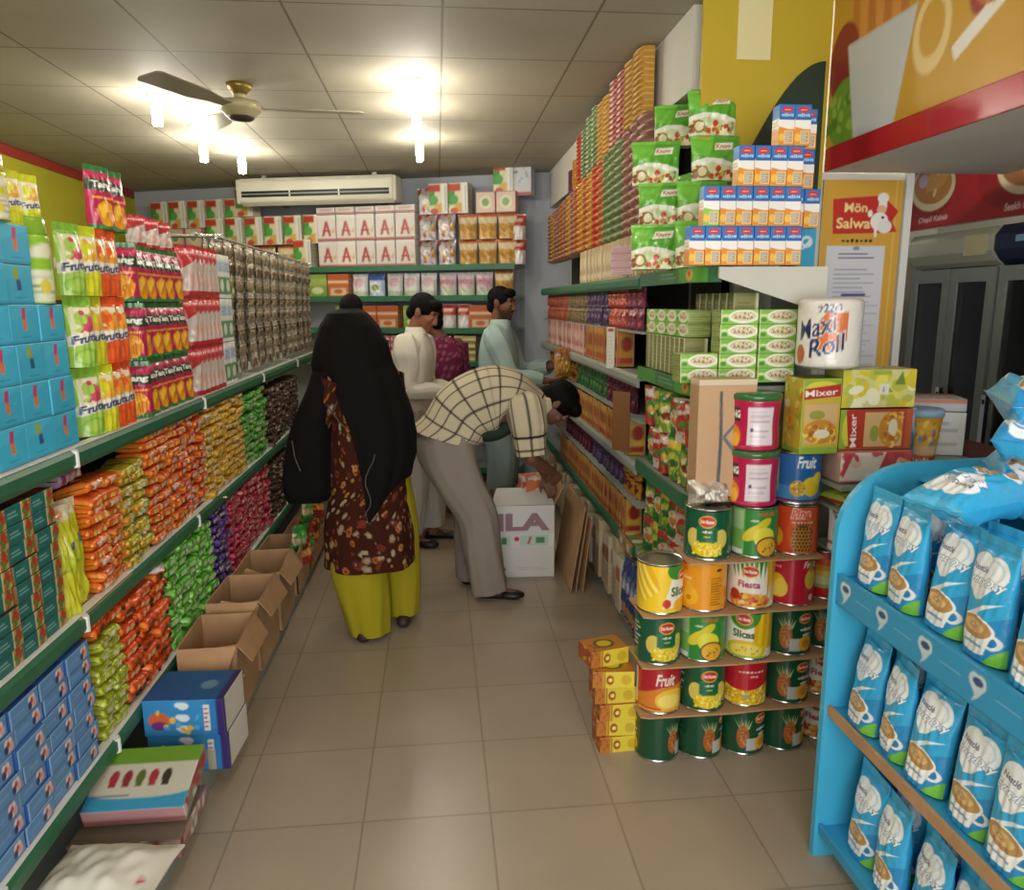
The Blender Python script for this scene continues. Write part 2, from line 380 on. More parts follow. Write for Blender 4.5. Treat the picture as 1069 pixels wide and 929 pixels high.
def art_bluecan():
    c=can_canvas('#2560a0')
    for u in (.5,.0,1.):
        c.rect(u-.25,0,u+.25,.35,'#3a86bd'); c.text('Fruit',u+.06,.84,.24,'#f0efe8',width=.13,shear=.25,bold=.02); c.ell(u+.1,.34,.07,.2,'#e2c22c'); c.ell(u+.0,.3,.055,.17,'#c59a2a'); c.specks(30,['#9a7420','#e8d060'],.006,(u-.04,.18,u+.05,.42),6); c.ell(u+.15,.5,.04,.13,'#e9d53e'); c.rect(u-.2,.2,u-.14,.9,'#c9b94a'); c.rect(u-.25,.02,u+.25,.07,'#6d1f2c')
    return c
def art_stripes():
    c=can_canvas('#c9241f')
    for v0,v1,k in ((.72,.86,'#e2571f'),(.6,.72,'#e39a28'),(.48,.6,'#e8c94a'),(.3,.48,'#d6d8a0'),(.22,.3,'#9fbf73'),(.86,1,'#c9241f')): c.rect(0,v0,1,v1,k)
    return c
CANS={}
def can_kind(key,name,art):
    r=.0785
    cv=art()
    base=lathe(name+'_tin',[(0,.004),(r-.006,.004),(r-.003,0),(r+.001,.0),(r+.0015,.003),(r,.006),(r-.001,.008),(r-.001,.170),(r,.172),(r+.0015,.175),(r+.001,.178),(r-.003,.178),(r-.005,.1745),(r-.012,.173),(r-.02,.1745),(r-.05,.174),(0,.174)],seg=72,mat='tin')
    hs=np.linspace(0,1,cv.nv); lab=lathe(name+'_label',np.stack([np.full(cv.nv,r+.0006),.0075+.163*hs],1),cv,mat='gloss')
    CANS[key]=Kind('fruit_tin',[base],'tin',[('label',lab,(0,0,0))])
for k,n,f in (('pine','pineapple',art_pineapple),('corn','corn',art_corn),('slices','slices',art_slices),('mango','mango',art_mango),('fiesta','fiesta',art_fiesta),('pear','pear',art_pear),('passion','passion',art_passion),('redmango','redmango',art_redmango),('redcorn','redcorn',art_redcorn),('tidbits','tidbits',art_tidbits),('pina','pina',art_pina),('blue','bluecan',art_bluecan),('stripes','stripes',art_stripes)): can_kind(k,n,f)

# ---------------------------------------------------------------- milk powder pouches of the blue stand
def art_everyday():
    c=Canvas(.135,.27,.0015,'#35acdf')
    c.poly([(0,0),(0,.1),(1,.42),(1,0)],'#2a8fca'); c.poly([(1,.0),(1,.16),(.72,0)],'#77c043')
    c.poly([(.30,.36),(.62,.46),(.95,.52),(.62,.42),(.40,.34)],'#e8f1f4')
    c.ell(.36,.73,.26,.13,'#eef2f3'); c.ell(.66,.73,.27,.13,'#eef2f3'); c.poly([(.09,.71),(.94,.71),(.55,.50),(.38,.47),(.22,.56)],'#eef2f3')
    c.ell(.66,.74,.20,.09,'#c9dbe4'); c.ell(.63,.735,.19,.085,'#eef2f3')
    c.text('Nestlé',.36,.735,.050,'#4a3c66',width=.38,bold=.02); c.text('EveryDay',.52,.635,.092,'#f4f6f7',width=.82,shear=.2,bold=.028,out='#1f5690',ow=.04)
    # cup of milky tea
    c.ell(.84,.19,.13,.065,'#e9eceb'); c.ell(.84,.19,.08,.04,'#2684bd')
    c.poly([(.10,.25),(.86,.25),(.74,.07),(.22,.07)],'#eef0ee'); c.ell(.48,.075,.27,.03,'#eef0ee'); c.ell(.48,.26,.40,.105,'#f2f2ee'); c.ell(.48,.262,.355,.088,'#b98f58'); c.ell(.47,.268,.24,.055,'#d9b57e'); c.ell(.46,.268,.11,.024,'#c0955a'); c.ell(.45,.27,.05,.01,'#e8cda0')
    c.rect(.24,.11,.70,.135,'#6a88aa',.7)
    c.rect(0,.93,1,1,'#49b4e0'); return c
cv=art_everyday(); cb=Canvas(.135,.27,.004,'#35acdf').lines(.1,.2,.9,.8,16,'#bfe0ee')
EVERY=Kind('milk_powder_pouch',[pouch_mesh('milk_powder_pouch_'+str(i),.135,.255,.062,cv,cb,'film',.0016,11+i,stand=True,seal=.09,pinch=.08,foldk=1.2) for i in range(3)],'pouch')
EVERYLIE=Kind('milk_powder_pouch',[pouch_mesh('milk_powder_pouch_lying_'+str(i),.15,.27,.10,cv,cb,'film',.005,31+i,seal=.05,lie=True,pw=5.) for i in range(2)],'pouch')
# ---------------------------------------------------------------- green soup pouches, juice cartons, soup boxes
def art_knorr():
    c=Canvas(.19,.17,.0025,'#5aa832'); c.poly([(0,.6),(0,1),(.5,1),(.35,.5)],'#74bf42'); c.poly([(0,0),(0,.42),(.3,.50),(.6,.47),(1,.36),(1,0)],'#e6ead8'); c.poly([(0,0),(0,.32),(.4,.40),(1,.26),(1,0)],'#cdd8a8')
    c.specks(34,['#d0642a','#c23a28','#7b9a3a','#e0b050','#8a4a28','#efe3b8'],.045,(.05,.03,.95,.3),4); c.ell(.2,.2,.12,.14,'#8a6a34'); c.ell(.2,.2,.09,.1,'#e0d6a8')
    c.poly([(.46,.66),(.50,.82),(.86,.84),(.84,.68)],'#f1eada'); c.text('Knorr',.66,.75,.1,'#b5272b',width=.3,shear=.2); return c
cv=art_knorr()
KNORR=Kind('soup_pouch',[pouch_mesh('soup_pouch_'+str(i),.19,.17,.04,cv,None,'film',.003,51+i,stand=True,seal=.08) for i in range(2)],'pouch')
def art_juice(green=False):
    c=Canvas(.056,.13,.0018,'#f0efea'); c.rect(0,.66,1,1,'#2a74bf'); c.rect(0,.62,1,.66,'#1f56a0'); c.ell(.5,.86,.34,.08,'#c93a3a'); scr(c,.5,.86,.4,.03,'#f1e6e2'); scr(c,.52,.74,.74,.10,'#bfe0f4')
    o='#8cc43c' if green else '#e3912a'; c.rect(0,0,1,.40,o); c.poly([(0,.40),(.6,.40),(0,.46)],o); c.ell(.2,.2,.18,.1,'#efc352'); c.rect(.36,.06,.92,.36,'#f0d9a0'); c.rect(.42,.08,.86,.34,'#b0a08a')
    c.lines(.45,.1,.83,.32,5,'#e6ddc8'); return c
sd=Canvas(.05,.13,.003,'#ecebe4').rect(0,.66,1,1,'#2a74bf').rect(0,0,1,.4,'#e3912a').lines(.1,.1,.9,.6,7,'#c99a5a'); tp=Canvas(.056,.05,.006,'#3b80c4')
JUICE=Kind('milk_carton',[box_mesh('milk_carton_'+str(i),.055,.05,.128,{'front':art_juice(i==1),'back':art_juice(),'left':sd,'right':sd,'top':tp},r=.002) for i in range(2)],'carton')
def art_soupbox():
    c=Canvas(.133,.05,.002,'#a3cf5a'); c.rect(0,0,1,.25,'#84bd4a'); c.rect(0,.7,.4,1,'#7dbb49'); c.ell(.60,.52,.40,.44,'#e9ecd8'); c.ell(.60,.55,.33,.30,'#d8cba6'); c.specks(26,['#b5473a','#7d6a3a','#efe6cc','#8a9a4a'],.02,(.34,.36,.86,.76),3); scr(c,.13,.6,.2,.16,'#f3f3e2'); c.ell(.12,.32,.08,.14,'#4c8a35'); c.rect(0,0,.02,1,'#e9efcf'); return c
st=Canvas(.133,.09,.004,'#8dc24a').rect(0,.3,1,.6,'#c3df7a').specks(20,['#e8edc8','#5f9a3a'],.05,(0,0,1,1),3); ss=Canvas(.09,.05,.004,'#7d8a45').rect(0,.2,1,.8,'#9aa75c').lines(.1,.25,.9,.75,3,'#6a7440')
SOUP=Kind('soup_box',[box_mesh('soup_box_a',.133,.09,.05,{'front':art_soupbox(),'back':art_soupbox(),'top':st,'left':ss,'right':ss},r=.002)],'box')
sp=Canvas(.09,.133,.004,'#7e7a48').rect(0,.1,1,.9,'#8f8a55').rect(.86,0,1,1,'#d9d7ac').lines(.15,.2,.8,.8,6,'#6f6c40')
SOUPUP=Kind('soup_box',[box_mesh('soup_box_upright',.05,.09,.145,{'front':Canvas(.05,.145,.004,'#827c4c').rect(0,.05,.8,.95,'#7c8048').rect(.8,0,1,1,'#d7d6b4').lines(.1,.2,.7,.8,6,'#a3a06a'),'left':sp,'right':sp,'top':st},r=.002)],'box')
# ---------------------------------------------------------------- left-hand shelf goods
def art_tissue(m):
    c=Canvas(.128,.095,.0032,'#3fb3d8'); c.rect(0,0,1,.10,'#35a2c9'); c.poly([(.0,.55),(.0,1),(1,1),(1,.9)],'#49bbdf')
    if m==0: c.poly([(.40,.62),(.54,.62),(.58,.9),(.44,.9)],'#c0437a'); c.poly([(.44,.34),(.57,.34),(.56,.62),(.42,.62)],'#d97b4a')
    else: c.poly([(.36,.62),(.52,.62),(.50,.9),(.34,.9)],'#9fb23c'); c.poly([(.42,.36),(.58,.36),(.56,.62),(.42,.62)],'#245a8c')
    scr(c,.5,.18,.4,.06,'#2586ae'); return c
tt=Canvas(.128,.11,.008,'#47b8dc').ell(.5,.5,.35,.2,'#8fd2e8')
TISSUE=Kind('tissue_box',[box_mesh('tissue_box_'+str(i),.128,.11,.095,{'front':art_tissue(i),'back':art_tissue(1-i),'left':art_tissue(1-i),'right':art_tissue(1-i),'top':tt},r=.003) for i in range(2)],'box')
def art_fruta(a,b,leaf,big=False):
    c=Canvas(.095,.2,.0026,a); c.rect(0,.84,1,1,b); c.poly([(.08,.30),(.1,.84),(.9,.84),(.92,.45)],'#efe6c4'); c.ell(.6,.62,.28,.13,leaf); c.ell(.42,.70,.2,.09,a); c.specks(8,[a,leaf],.07,(.2,.5,.85,.8),2)
    c.poly([(0,.30),(0,.44),(1,.52),(1,.38)],'#f2efe6'); c.text('Fruita',.5,.41,.12,'#1d3566',width=.9,shear=.2,rot=.12,bold=.04,out='#f3f1ea'); c.ell(.5,.14,.45,.13,b); c.ell(.4,.15,.3,.09,a); return c
FR={}
for k,a,b,l in (('green','#a8cf5a','#86bf3c','#d24a6a'),('yellow','#d9d92e','#c8cf2a','#e9b03a'),('orange','#e8602a','#e2521f','#efa030')):
    cv=art_fruta(a,b,l); FR[k]=Kind('drink_powder_pouch',[pouch_mesh('drink_pouch_'+k,.098,.2,.05,cv,None,'film',.003,71,stand=True,seal=.12,pinch=.04)],'pouch')
def art_tang(left=False):
    c=Canvas(.1,.19,.0024,'#b5204f'); c.rect(0,.90,1,1,'#2c7a3c'); c.rect(0,0,1,.075,'#2c7a3c'); c.rect(0,.82,1,.9,'#c8335e')
    if left: c.rect(0,.3,.2,.9,'#e2592a')
    c.poly([(0,.60),(0,.78),(1,.76),(1,.58)],'#26402e'); c.text('Tang',.5,.685,.13,'#eef0e6',width=.78,shear=.1,bold=.04); c.rect(.1,.47,.9,.51,'#e39a3c')
    c.ell(.52,.25,.34,.20,'#e39a1c'); c.ell(.44,.29,.2,.11,'#efb93a'); c.ell(.66,.2,.18,.1,'#dc8a14'); return c
tb=Canvas(.1,.19,.003,'#e9dfe2').rect(0,.9,1,1,'#2c7a3c').rect(0,0,1,.075,'#2c7a3c').lines(.2,.3,.8,.8,9,'#c9b4bd').rect(.3,.1,.6,.22,'#8a6a8a').rect(0,.075,.12,.9,'#b5204f').rect(.88,.075,1,.9,'#b5204f')
TANG=Kind('drink_powder_pouch',[pouch_mesh('tang_pouch',.1,.19,.05,art_tang(),tb,'film',.0025,81,stand=True,seal=.10,pinch=.02),pouch_mesh('tang_pouch_b',.1,.19,.05,art_tang(True),tb,'film',.003,82,stand=True,seal=.10,pinch=.02)],'pouch')
def art_redwhite():
    c=Canvas(.1,.2,.004,'#b8343a'); c.poly([(0,0),(0,.5),(1,.72),(1,.1)],'#cfc0b8'); c.rect(0,.78,1,.92,'#d94a50'); scr(c,.5,.85,.7,.08,'#f3e8e4'); c.ell(.6,.3,.25,.14,'#d8b0a4'); c.rect(0,0,1,.1,'#b52a30'); return c
REDW=Kind('tea_pouch',[pouch_mesh('tea_pouch',.1,.205,.045,art_redwhite(),None,'film',.004,91,stand=True,seal=.08)],'pouch')
def art_whitegreen():
    c=Canvas(.09,.2,.004,'#dfe2dc'); c.rect(0,.1,1,.5,'#5b8f5e'); c.rect(0,.6,1,.85,'#b9c8d4'); c.lines(.1,.62,.9,.82,4,'#6c8fae'); c.ell(.5,.3,.3,.14,'#d6e0cf'); c.rect(0,.9,1,1,'#eef0ec'); return c
WGREEN=Kind('milk_pack',[box_mesh('milk_pack',.09,.07,.2,{'all':art_whitegreen(),'top':'#e5e6e0'},r=.003)],'carton')
def art_strip():
    c=Canvas(.07,.66,.0055,'#a29a88'); r=np.random.default_rng(5)
    for k in range(8):
        v=(k+.5)/8; c.rect(0,v-.062,1,v-.056,'#b9b2a2'); c.ell(.5,v,.36,.042,'#a39a86' if k%2 else '#7c7464'); c.ell(.5,v-.01,.2,.018,'#c9a860' if k%3 else '#93604a'); c.rect(.2,v+.025,.8,v+.034,'#d8d3c6')
    c.specks(40,['#d9d4c8','#6a6254','#c6b48a'],.07,(0,0,1,1),3); return c
def strip_mesh(name,seed):
    cv=art_strip(); nu,nv=cv.nu,cv.nv; u=np.linspace(-1,1,nu); v=np.linspace(0,1,nv); U,V_=np.meshgrid(u,v)
    d=(np.abs(np.sin(V_*8*PI))**.6)*(1-np.abs(U)**3)*.009+wr(U,V_*8,.004,seed); F=np.stack([U*.035,-d-.001+.006*np.sin(V_*5+seed),V_*.66],-1); B=np.stack([U*.035,d+.001+.006*np.sin(V_*5+seed),V_*.66],-1)
    C=cv.get(); return mk(name,[grid(F,C),grid(B[:,::-1],C)],'silver')
STRIP=Kind('sachet_strip',[strip_mesh('sachet_strip_'+str(i),i) for i in range(3)],'sachet strip')
# biscuit-type packets, kind names only sort the colours, contents unknown: end-crimped, lying on the shelf with one long side to the aisle
def packet(key,a,b,c3,w=.1,h=.034,d=.11,label='',lc='#f2e6d0',n=2,mat='foil',band='#f0e8da',nm='biscuit_packet'):
    ms=[]
    for i in range(n):
        cv=Canvas(w,h*1.5,.0034,a); cv.rect(0,0,.07,1,c3); cv.rect(.93,0,1,1,c3); cv.poly([(.55,0),(.75,1),(1,1),(1,0)],b); cv.rect(.28,.3,.66,.66,band if i%2==0 else lc,.8)
        if label: cv.text(label,.47,.48,.26,c3,width=.32,bold=.03)
        cv.ell(.8,.45,.1,.25,lc)
        nu=cv.nu; na=18; u=np.linspace(-1,1,nu); A=np.linspace(0,2*PI,na,endpoint=False); Ug,Ag=np.meshgrid(u,A)
        sq=lambda t:np.sign(t)*np.abs(t)**.6
        e=np.clip((1-np.abs(Ug))/.16,0,1)**.6; th=(.06+.94*e); nz=1+wr(Ug,Ag/3,.05,i*7+len(key),5)*e
        Y=sq(np.cos(Ag))*d/2*(.86+.14*e)*nz; Z=sq(np.sin(Ag))*h/2*th*nz+h/2
        X=Ug*w/2; P=np.stack([X,-Y,Z],-1)
        g=cv.get(nu,na//2); C=np.concatenate([g,g[::-1]],0); C=np.roll(C,-na//4,0)
        ms.append(mk(f'{key}_packet_{i}',[grid(P,C,wrap=False,flip=True),grid(np.stack([P[-1],P[0]]),np.stack([C[-1],C[0]]),flip=True)],mat))
    return Kind(nm,ms,'packet')
PK={}
PK['orange']=packet('orange','#d9641f','#c84a1c','#e8862a',lc='#f0c070')
PK['redorange']=packet('redorange','#c8431c','#d9641f','#e27a2a',lc='#efd0a0')
PK['deeporange']=packet('deeporange','#e0561a','#d2461a','#ef7d2c',w=.125,h=.04,lc='#3a2a1c',band='#e8c89a',nm='deep_orange_packet')
PK['mixgreen']=packet('mixgreen','#b9a32c','#5d8a35','#d98a2a',lc='#e8d870',nm='olive_packet')
PK['yellow']=packet('yellow','#c9961c','#b8801a','#dcb13a',lc='#efd98a',nm='mustard_green_packet')
PK['green']=packet('green','#3f8f2c','#2f7a26','#69ae46',lc='#bcd98a',nm='mustard_green_packet')
PK['lime']=packet('lime','#a9b52a','#8fa026','#c9cf52',w=.09,label='',lc='#dfe08a',nm='lime_green_packet')
PK['brightgreen']=packet('brightgreen','#58b02e','#3d962a','#8acb5c',w=.115,h=.04,lc='#d9ecc0',nm='lime_green_packet')
PK['purple']=packet('purple','#3b2566','#4a2f7a','#6a4a94',label='',lc='#9a86b8',nm='dark_packet')
PK['red']=packet('red','#96162c','#a81f34','#c24054',lc='#e0a0a0',nm='dark_packet')
PK['brown']=packet('brown','#3f2a22','#33221d','#5b4234',label='',lc='#8a7260',nm='dark_packet')
def art_teal():
    c=Canvas(.108,.046,.0026,'#1d6a66'); c.rect(0,0,.62,.08,'#175652'); c.rect(.66,0,1,1,'#b59a5a'); c.specks(14,['#a83a28','#c8542f','#4d7a35','#d9c07a'],.06,(.68,.1,.98,.95),2); c.ell(.83,.66,.10,.22,'#b03a28'); c.ell(.8,.25,.07,.16,'#5a7a3a'); c.rect(.62,0,.66,1,'#d9d2a4'); c.lines(.08,.35,.5,.7,2,'#7fb0aa'); return c
TEAL=Kind('soap_box',[box_mesh('soap_box_teal',.108,.08,.046,{'front':art_teal(),'back':art_teal(),'left':'#b59a5a','right':'#1d6a66','top':'#4a5a50'},r=.002)],'box')
def art_bluesoap():
    c=Canvas(.125,.05,.0028,'#5f8fc0'); c.rect(0,0,1,.1,'#4a78aa'); c.rect(0,.9,1,1,'#84abd2'); c.rect(0,0,.06,1,'#8db6dc')
    for a,b,k in ((.70,.62,'#e9d6d0'),(.80,.62,'#e6cfc8'),(.75,.35,'#e8d8d4'),(.68,.36,'#2c3c66'),(.84,.36,'#d8a8a0')): c.ell(a,b,.07,.2,k)
    c.ell(.75,.55,.045,.14,'#b8383c'); scr(c,.32,.5,.36,.2,'#7aa5d0'); return c
BLUESOAP=Kind('soap_box',[box_mesh('soap_box_blue',.125,.08,.05,{'front':art_bluesoap(),'back':art_bluesoap(),'left':'#6b98c6','right':'#5f8fc0','top':'#7ba4ce'},r=.002)],'box')
def art_yellowbag():
    c=Canvas(.12,.3,.0035,'#c8c92a'); c.rect(0,.86,1,1,'#d8d4b4'); c.ell(.5,.92,.3,.04,'#d99a5a'); c.poly([(.2,.1),(.4,.85),(.6,.85),(.45,.1)],'#dfe04a'); c.ell(.65,.5,.2,.12,'#b5bf2a'); c.ell(.82,.62,.1,.05,'#5a6a7a'); scr(c,.45,.42,.4,.04,'#8f9a1c'); return c
YBAG=Kind('pasta_bag',[pouch_mesh('pasta_bag_'+str(i),.12,.3,.07,art_yellowbag(),None,'film',.006,101+i,stand=True,seal=.07) for i in range(2)],'bag')
# ================================================================ the setting
def struct(name,fn,mat,bevel=0.): 
    o=bm_obj(name,fn,mat,bevel=bevel); o['kind']='structure'; return o
def tile_mat(name,c,c2,size,ox,oy,seam,seamw,rough,noise=.06,bump=.15):
    m,nt,b=new_mat(name); N=nt.nodes.new; L=nt.links.new
    t=N('ShaderNodeTexCoord'); mp=N('ShaderNodeMapping'); mp.inputs['Location'].default_value=(-ox,-oy,0); L(t.outputs['Object'],mp.inputs['Vector'])
    br=N('ShaderNodeTexBrick'); br.offset=0; br.squash=1; br.inputs['Scale'].default_value=1
    br.inputs['Brick Width'].default_value=size[0]; br.inputs['Row Height'].default_value=size[1]; br.inputs['Mortar Size'].default_value=seamw; br.inputs['Mortar Smooth'].default_value=.3
    br.inputs['Color1'].default_value=(*lin(hx(c)),1); br.inputs['Color2'].default_value=(*lin(hx(c2)),1); br.inputs['Mortar'].default_value=(*lin(hx(seam)),1); br.inputs['Bias'].default_value=0
    L(mp.outputs['Vector'],br.inputs['Vector'])
    n=N('ShaderNodeTexNoise'); n.inputs['Scale'].default_value=3.5; n.inputs['Detail'].default_value=6; L(t.outputs['Object'],n.inputs['Vector'])
    mr=N('ShaderNodeMapRange'); mr.inputs['To Min'].default_value=1-noise*2; mr.inputs['To Max'].default_value=1+noise*2; L(n.outputs['Fac'],mr.inputs['Value'])
    h=N('ShaderNodeHueSaturation'); L(br.outputs['Color'],h.inputs['Color']); L(mr.outputs['Result'],h.inputs['Value']); L(h.outputs['Color'],b.inputs['Base Color'])
    b.inputs['Roughness'].default_value=rough
    bp=N('ShaderNodeBump'); bp.inputs['Strength'].default_value=bump; bp.inputs['Distance'].default_value=.004; bp.invert=True; L(br.outputs['Fac'],bp.inputs['Height']); L(bp.outputs['Normal'],b.inputs['Normal'])
    return m
M['floor']=tile_mat('floor_tiles','#a39480','#a89986',(.4,.4),.13,.12,'#8d806e',.004,.28)
M['ceil']=tile_mat('ceiling_panels','#a39c88','#a9a28f',(.6,.6),.05,.1,'#726b5a',.006,.7)
M['wall_yellow']=solid('yellow_green_paint','#b3ad2a',.7,noise=.06,nscale=3)
M['wall_blue']=solid('pale_blue_grey_paint','#a7abb2',.75,noise=.04,nscale=3)
M['wall_white']=solid('off_white_paint','#c9c7bd',.7,noise=.03,nscale=3)
M['red_paint']=solid('red_paint','#9c3426',.6)
M['dark_green']=solid('dark_green_paint','#20301f',.6)
M['sign_yellow']=solid('mustard_board','#c89a34',.4,noise=.03)
M['deep_yellow']=solid('yellow_board','#b8a024',.5)
CZ=2.7
struct('floor',bxs((-3.1,-1.6,-.1,3.1,8.6,0)),'floor')
struct('ceiling',bxs((-3.1,-1.6,CZ,3.1,8.6,CZ+.1)),'ceil')
struct('wall_left',bxs((-3.1,-1.6,0,-2.97,8.15,CZ)),'wall_yellow')
struct('trim_1',bxs((-2.97,-1.6,CZ-.07,-2.955,8.06,CZ)),'red_paint')
BA=math.atan2(-1.4,3.97); BO=Vector((-2.97,8.1,0)); BE=Vector((math.cos(BA),math.sin(BA),0)); BN=Vector((-BE.y,BE.x,0))
def onb(s,off,z=0): p=BO+BE*s-BN*off; return (p.x,p.y,z)     # a place s along the back wall, off in front of it
w=struct('wall_back',bxs((-.2,0,0,4.6,.12,CZ)),'wall_blue'); w.location=BO; w.rotation_euler=(0,0,BA)
struct('wall_right',bxs((1.17,2.96,0,1.3,7.0,CZ)),'wall_white')
struct('wall_right_beam',bxs((.995,3.0,2.40,1.17,6.8,CZ)),'wall_white')
# the pillar between the shop and the grill bay, the board over the bay, the bay itself
struct('wall_pillar',bxs((1.17,2.92,0,1.86,3.25,CZ)),'wall_white',bevel=.004)
struct('wall_bay_back',bxs((2.95,-1.6,0,3.1,4.6,CZ)),'wall_white')
struct('wall_bay_end',bxs((1.86,4.3,0,2.95,4.4,CZ)),'wall_white')
struct('wall_front_left',bxs((-3.1,-1.7,0,-1.5,-1.6,CZ)),'wall_white')
struct('wall_front_right',bxs((1.9,-1.7,0,3.1,-1.6,CZ)),'wall_white')
# overhead board: white soffit box with red edge and printed yellow face
sgn=empty('overhead_sign','yellow overhead signboard with fries picture and red lower edge, above the bay opening','sign',(1.5,2.9,2.085))
bm_obj('soffit',bxs((.012,-4.3,0,.75,.0,.012)),'wall_white',sgn)
bm_obj('red_edge',bxs((0,-4.3,0,.012,0,.085)),solid('red_gloss','#b01a26',.25),sgn,bevel=.002)
def art_sign():
    c=Canvas(4.3,.53,.008,'#c89a34')   # left end in the photo = far end
    u=lambda m:m/4.3
    # paper cup with chips
    for i in range(7): c.poly([(u(.16+.045*i),.42),(u(.13+.05*i),1),(u(.17+.05*i),1),(u(.21+.045*i),.42)],'#d9944a' if i%2 else '#c27a34')
    c.ell(u(.10),.52,u(.10),.26,'#8a2a28'); c.ell(u(.13),.2,u(.12),.22,'#6f9a30'); c.specks(16,['#4f7f24','#93b84a'],.004,(u(.0),.06,u(.2),.35),3)
    c.poly([(u(.12),.62),(u(.52),.62),(u(.44),.0),(u(.20),.0)],'#c9cdd0'); c.ell(u(.32),.02,u(.12),.07,'#c9cdd0'); c.ell(u(.60),.42,u(.09),.22,'#e2c88a'); c.ell(u(.60),.44,u(.06),.15,'#c89a34')
    c.ell(u(.88),.78,u(.16),.3,'#d89a58'); c.poly([(u(.70),.28),(u(.72),.20),(u(1.08),.55),(u(1.1),.66)],'#e8e6de'); c.ell(u(.80),.5,u(.04),.12,'#9c3a30'); c.ell(u(.86),.6,u(.10),.2,'#c57a3e')
    for k in (1.9,2.8,3.6): c.ell(u(k),.55,u(.22),.35,'#d7bf86'); c.ell(u(k),.58,u(.15),.2,'#b06a3a')
    return c
fc=art_sign(); g=fc.get(); U,V_=np.meshgrid(np.linspace(0,-4.3,fc.nu),np.linspace(.085,.613,fc.nv))
P=np.stack([0*U,U,V_],-1); P2=P.copy(); P2[...,0]=.012
put('printed_face',mk('printed_face',[grid(P,g),grid(P2[:,::-1],g*0+.5)],'card'),parent=sgn)
# panels on the pillar: yellow board with a dark arch above, blue strip, menu poster
arc=[(1.175,2.02)]+[(1.175+.30*(i/14),2.12+.36*math.sin(i/14*PI/2)) for i in range(15)]+[(1.475,2.02)]
ab=empty('wall_board','yellow wall board with dark green arch, behind the milk cartons','board',(0,2.9,0)); bm_obj('panel',bxs((1.0,.0,2.0,1.495,.018,2.695)),'deep_yellow',ab)
bm_obj('arch',lambda bm:prism(bm,arc,'y',-.01,0),'dark_green',ab); bm_obj('pale_patch',bxs((1.13,-.004,2.48,1.26,0,2.695)),solid('cream_board','#d8cf9a',.5),ab)
# blue strip with white loops
def art_bluestrip():
    c=Canvas(.075,.75,.005,'#3aa7d0')
    for k in (.15,.42,.70,.93): c.ell(.5,k,.3,.03,'#e4eef2'); c.ell(.5,k,.18,.016,'#3aa7d0'); c.poly([(.25,k-.04),(.4,k-.035),(.8,k+.01),(.7,k+.02)],'#e4eef2')
    return c
def flat(name,cv,th,mat='card'):
    return box_mesh(name,cv.w,th,cv.h,{'front':cv,'back':'#c8c6bc','left':'#d0cec4','right':'#d0cec4','top':'#d0cec4'},mat,r=.001)
thing('banner_strip',flat('banner_strip',art_bluestrip(),.008),'narrow blue banner strip with white loops, left of the menu poster','banner',(1.455,2.915,1.30))
def art_poster():
    c=Canvas(.33,.98,.0032,'#d0a038'); c.rect(0,0,1,.008,'#e8dcae'); c.rect(.9,0,.92,1,'#dcb457')
    c.poly([(.15,.79),(.13,.925),(.74,.94),(.95,.88),(.88,.84),(.95,.80),(.74,.795)],'#c02a22')
    c.text('Mön',.42,.893,.036,'#f0d890',width=.28,bold=.02); c.text('Salwa',.40,.833,.042,'#f0d890',width=.42,bold=.02)
    # chef mark
    c.ell(.75,.93,.07,.020,'#efece2'); c.rect(.70,.89,.80,.92,'#efece2'); c.ell(.74,.885,.06,.018,'#e3b48c'); c.ell(.72,.84,.11,.035,'#efece2'); c.ell(.60,.87,.03,.014,'#efece2'); c.ell(.79,.82,.09,.026,'#e6e2da'); c.poly([(.66,.815),(.70,.815),(.70,.78),(.67,.78)],'#efece2'); c.ell(.76,.855,.02,.005,'#3a2418')
    scr(c,.46,.765,.4,.016,'#2a2218')
    c.rect(.09,.14,.82,.745,'#d3d3d8'); c.ell(.46,.735,.04,.008,'#8a8a94'); c.lines(.24,.69,.7,.72,2,'#6a6f88'); c.lines(.2,.50,.72,.66,9,'#a9abb8'); c.rect(.31,.545,.62,.556,'#4a4a86'); c.lines(.14,.34,.8,.53,12,'#b4b6c0'); c.lines(.14,.18,.8,.33,8,'#b4b6c0'); c.rect(.25,.40,.55,.408,'#3a3a44'); c.rect(.2,.205,.8,.22,'#3a3c50')
    c.rect(.35,.02,.80,.185,'#a83a3c'); 
    for i in range(6): c.poly([(.36+.07*i,.03),(.42+.07*i,.03),(.52+.06*i,.17),(.46+.06*i,.17)],'#d8b0a0' if i%2 else '#7a4a34')
    return c
thing('menu_poster',flat('menu_poster',art_poster(),.01),'yellow menu poster with red crest and white price sheet, on the pillar','poster',(1.675,2.914,1.08))
struct('trim_2',bxs((1.845,2.90,0,1.875,2.92,2.09)),'white_steel')
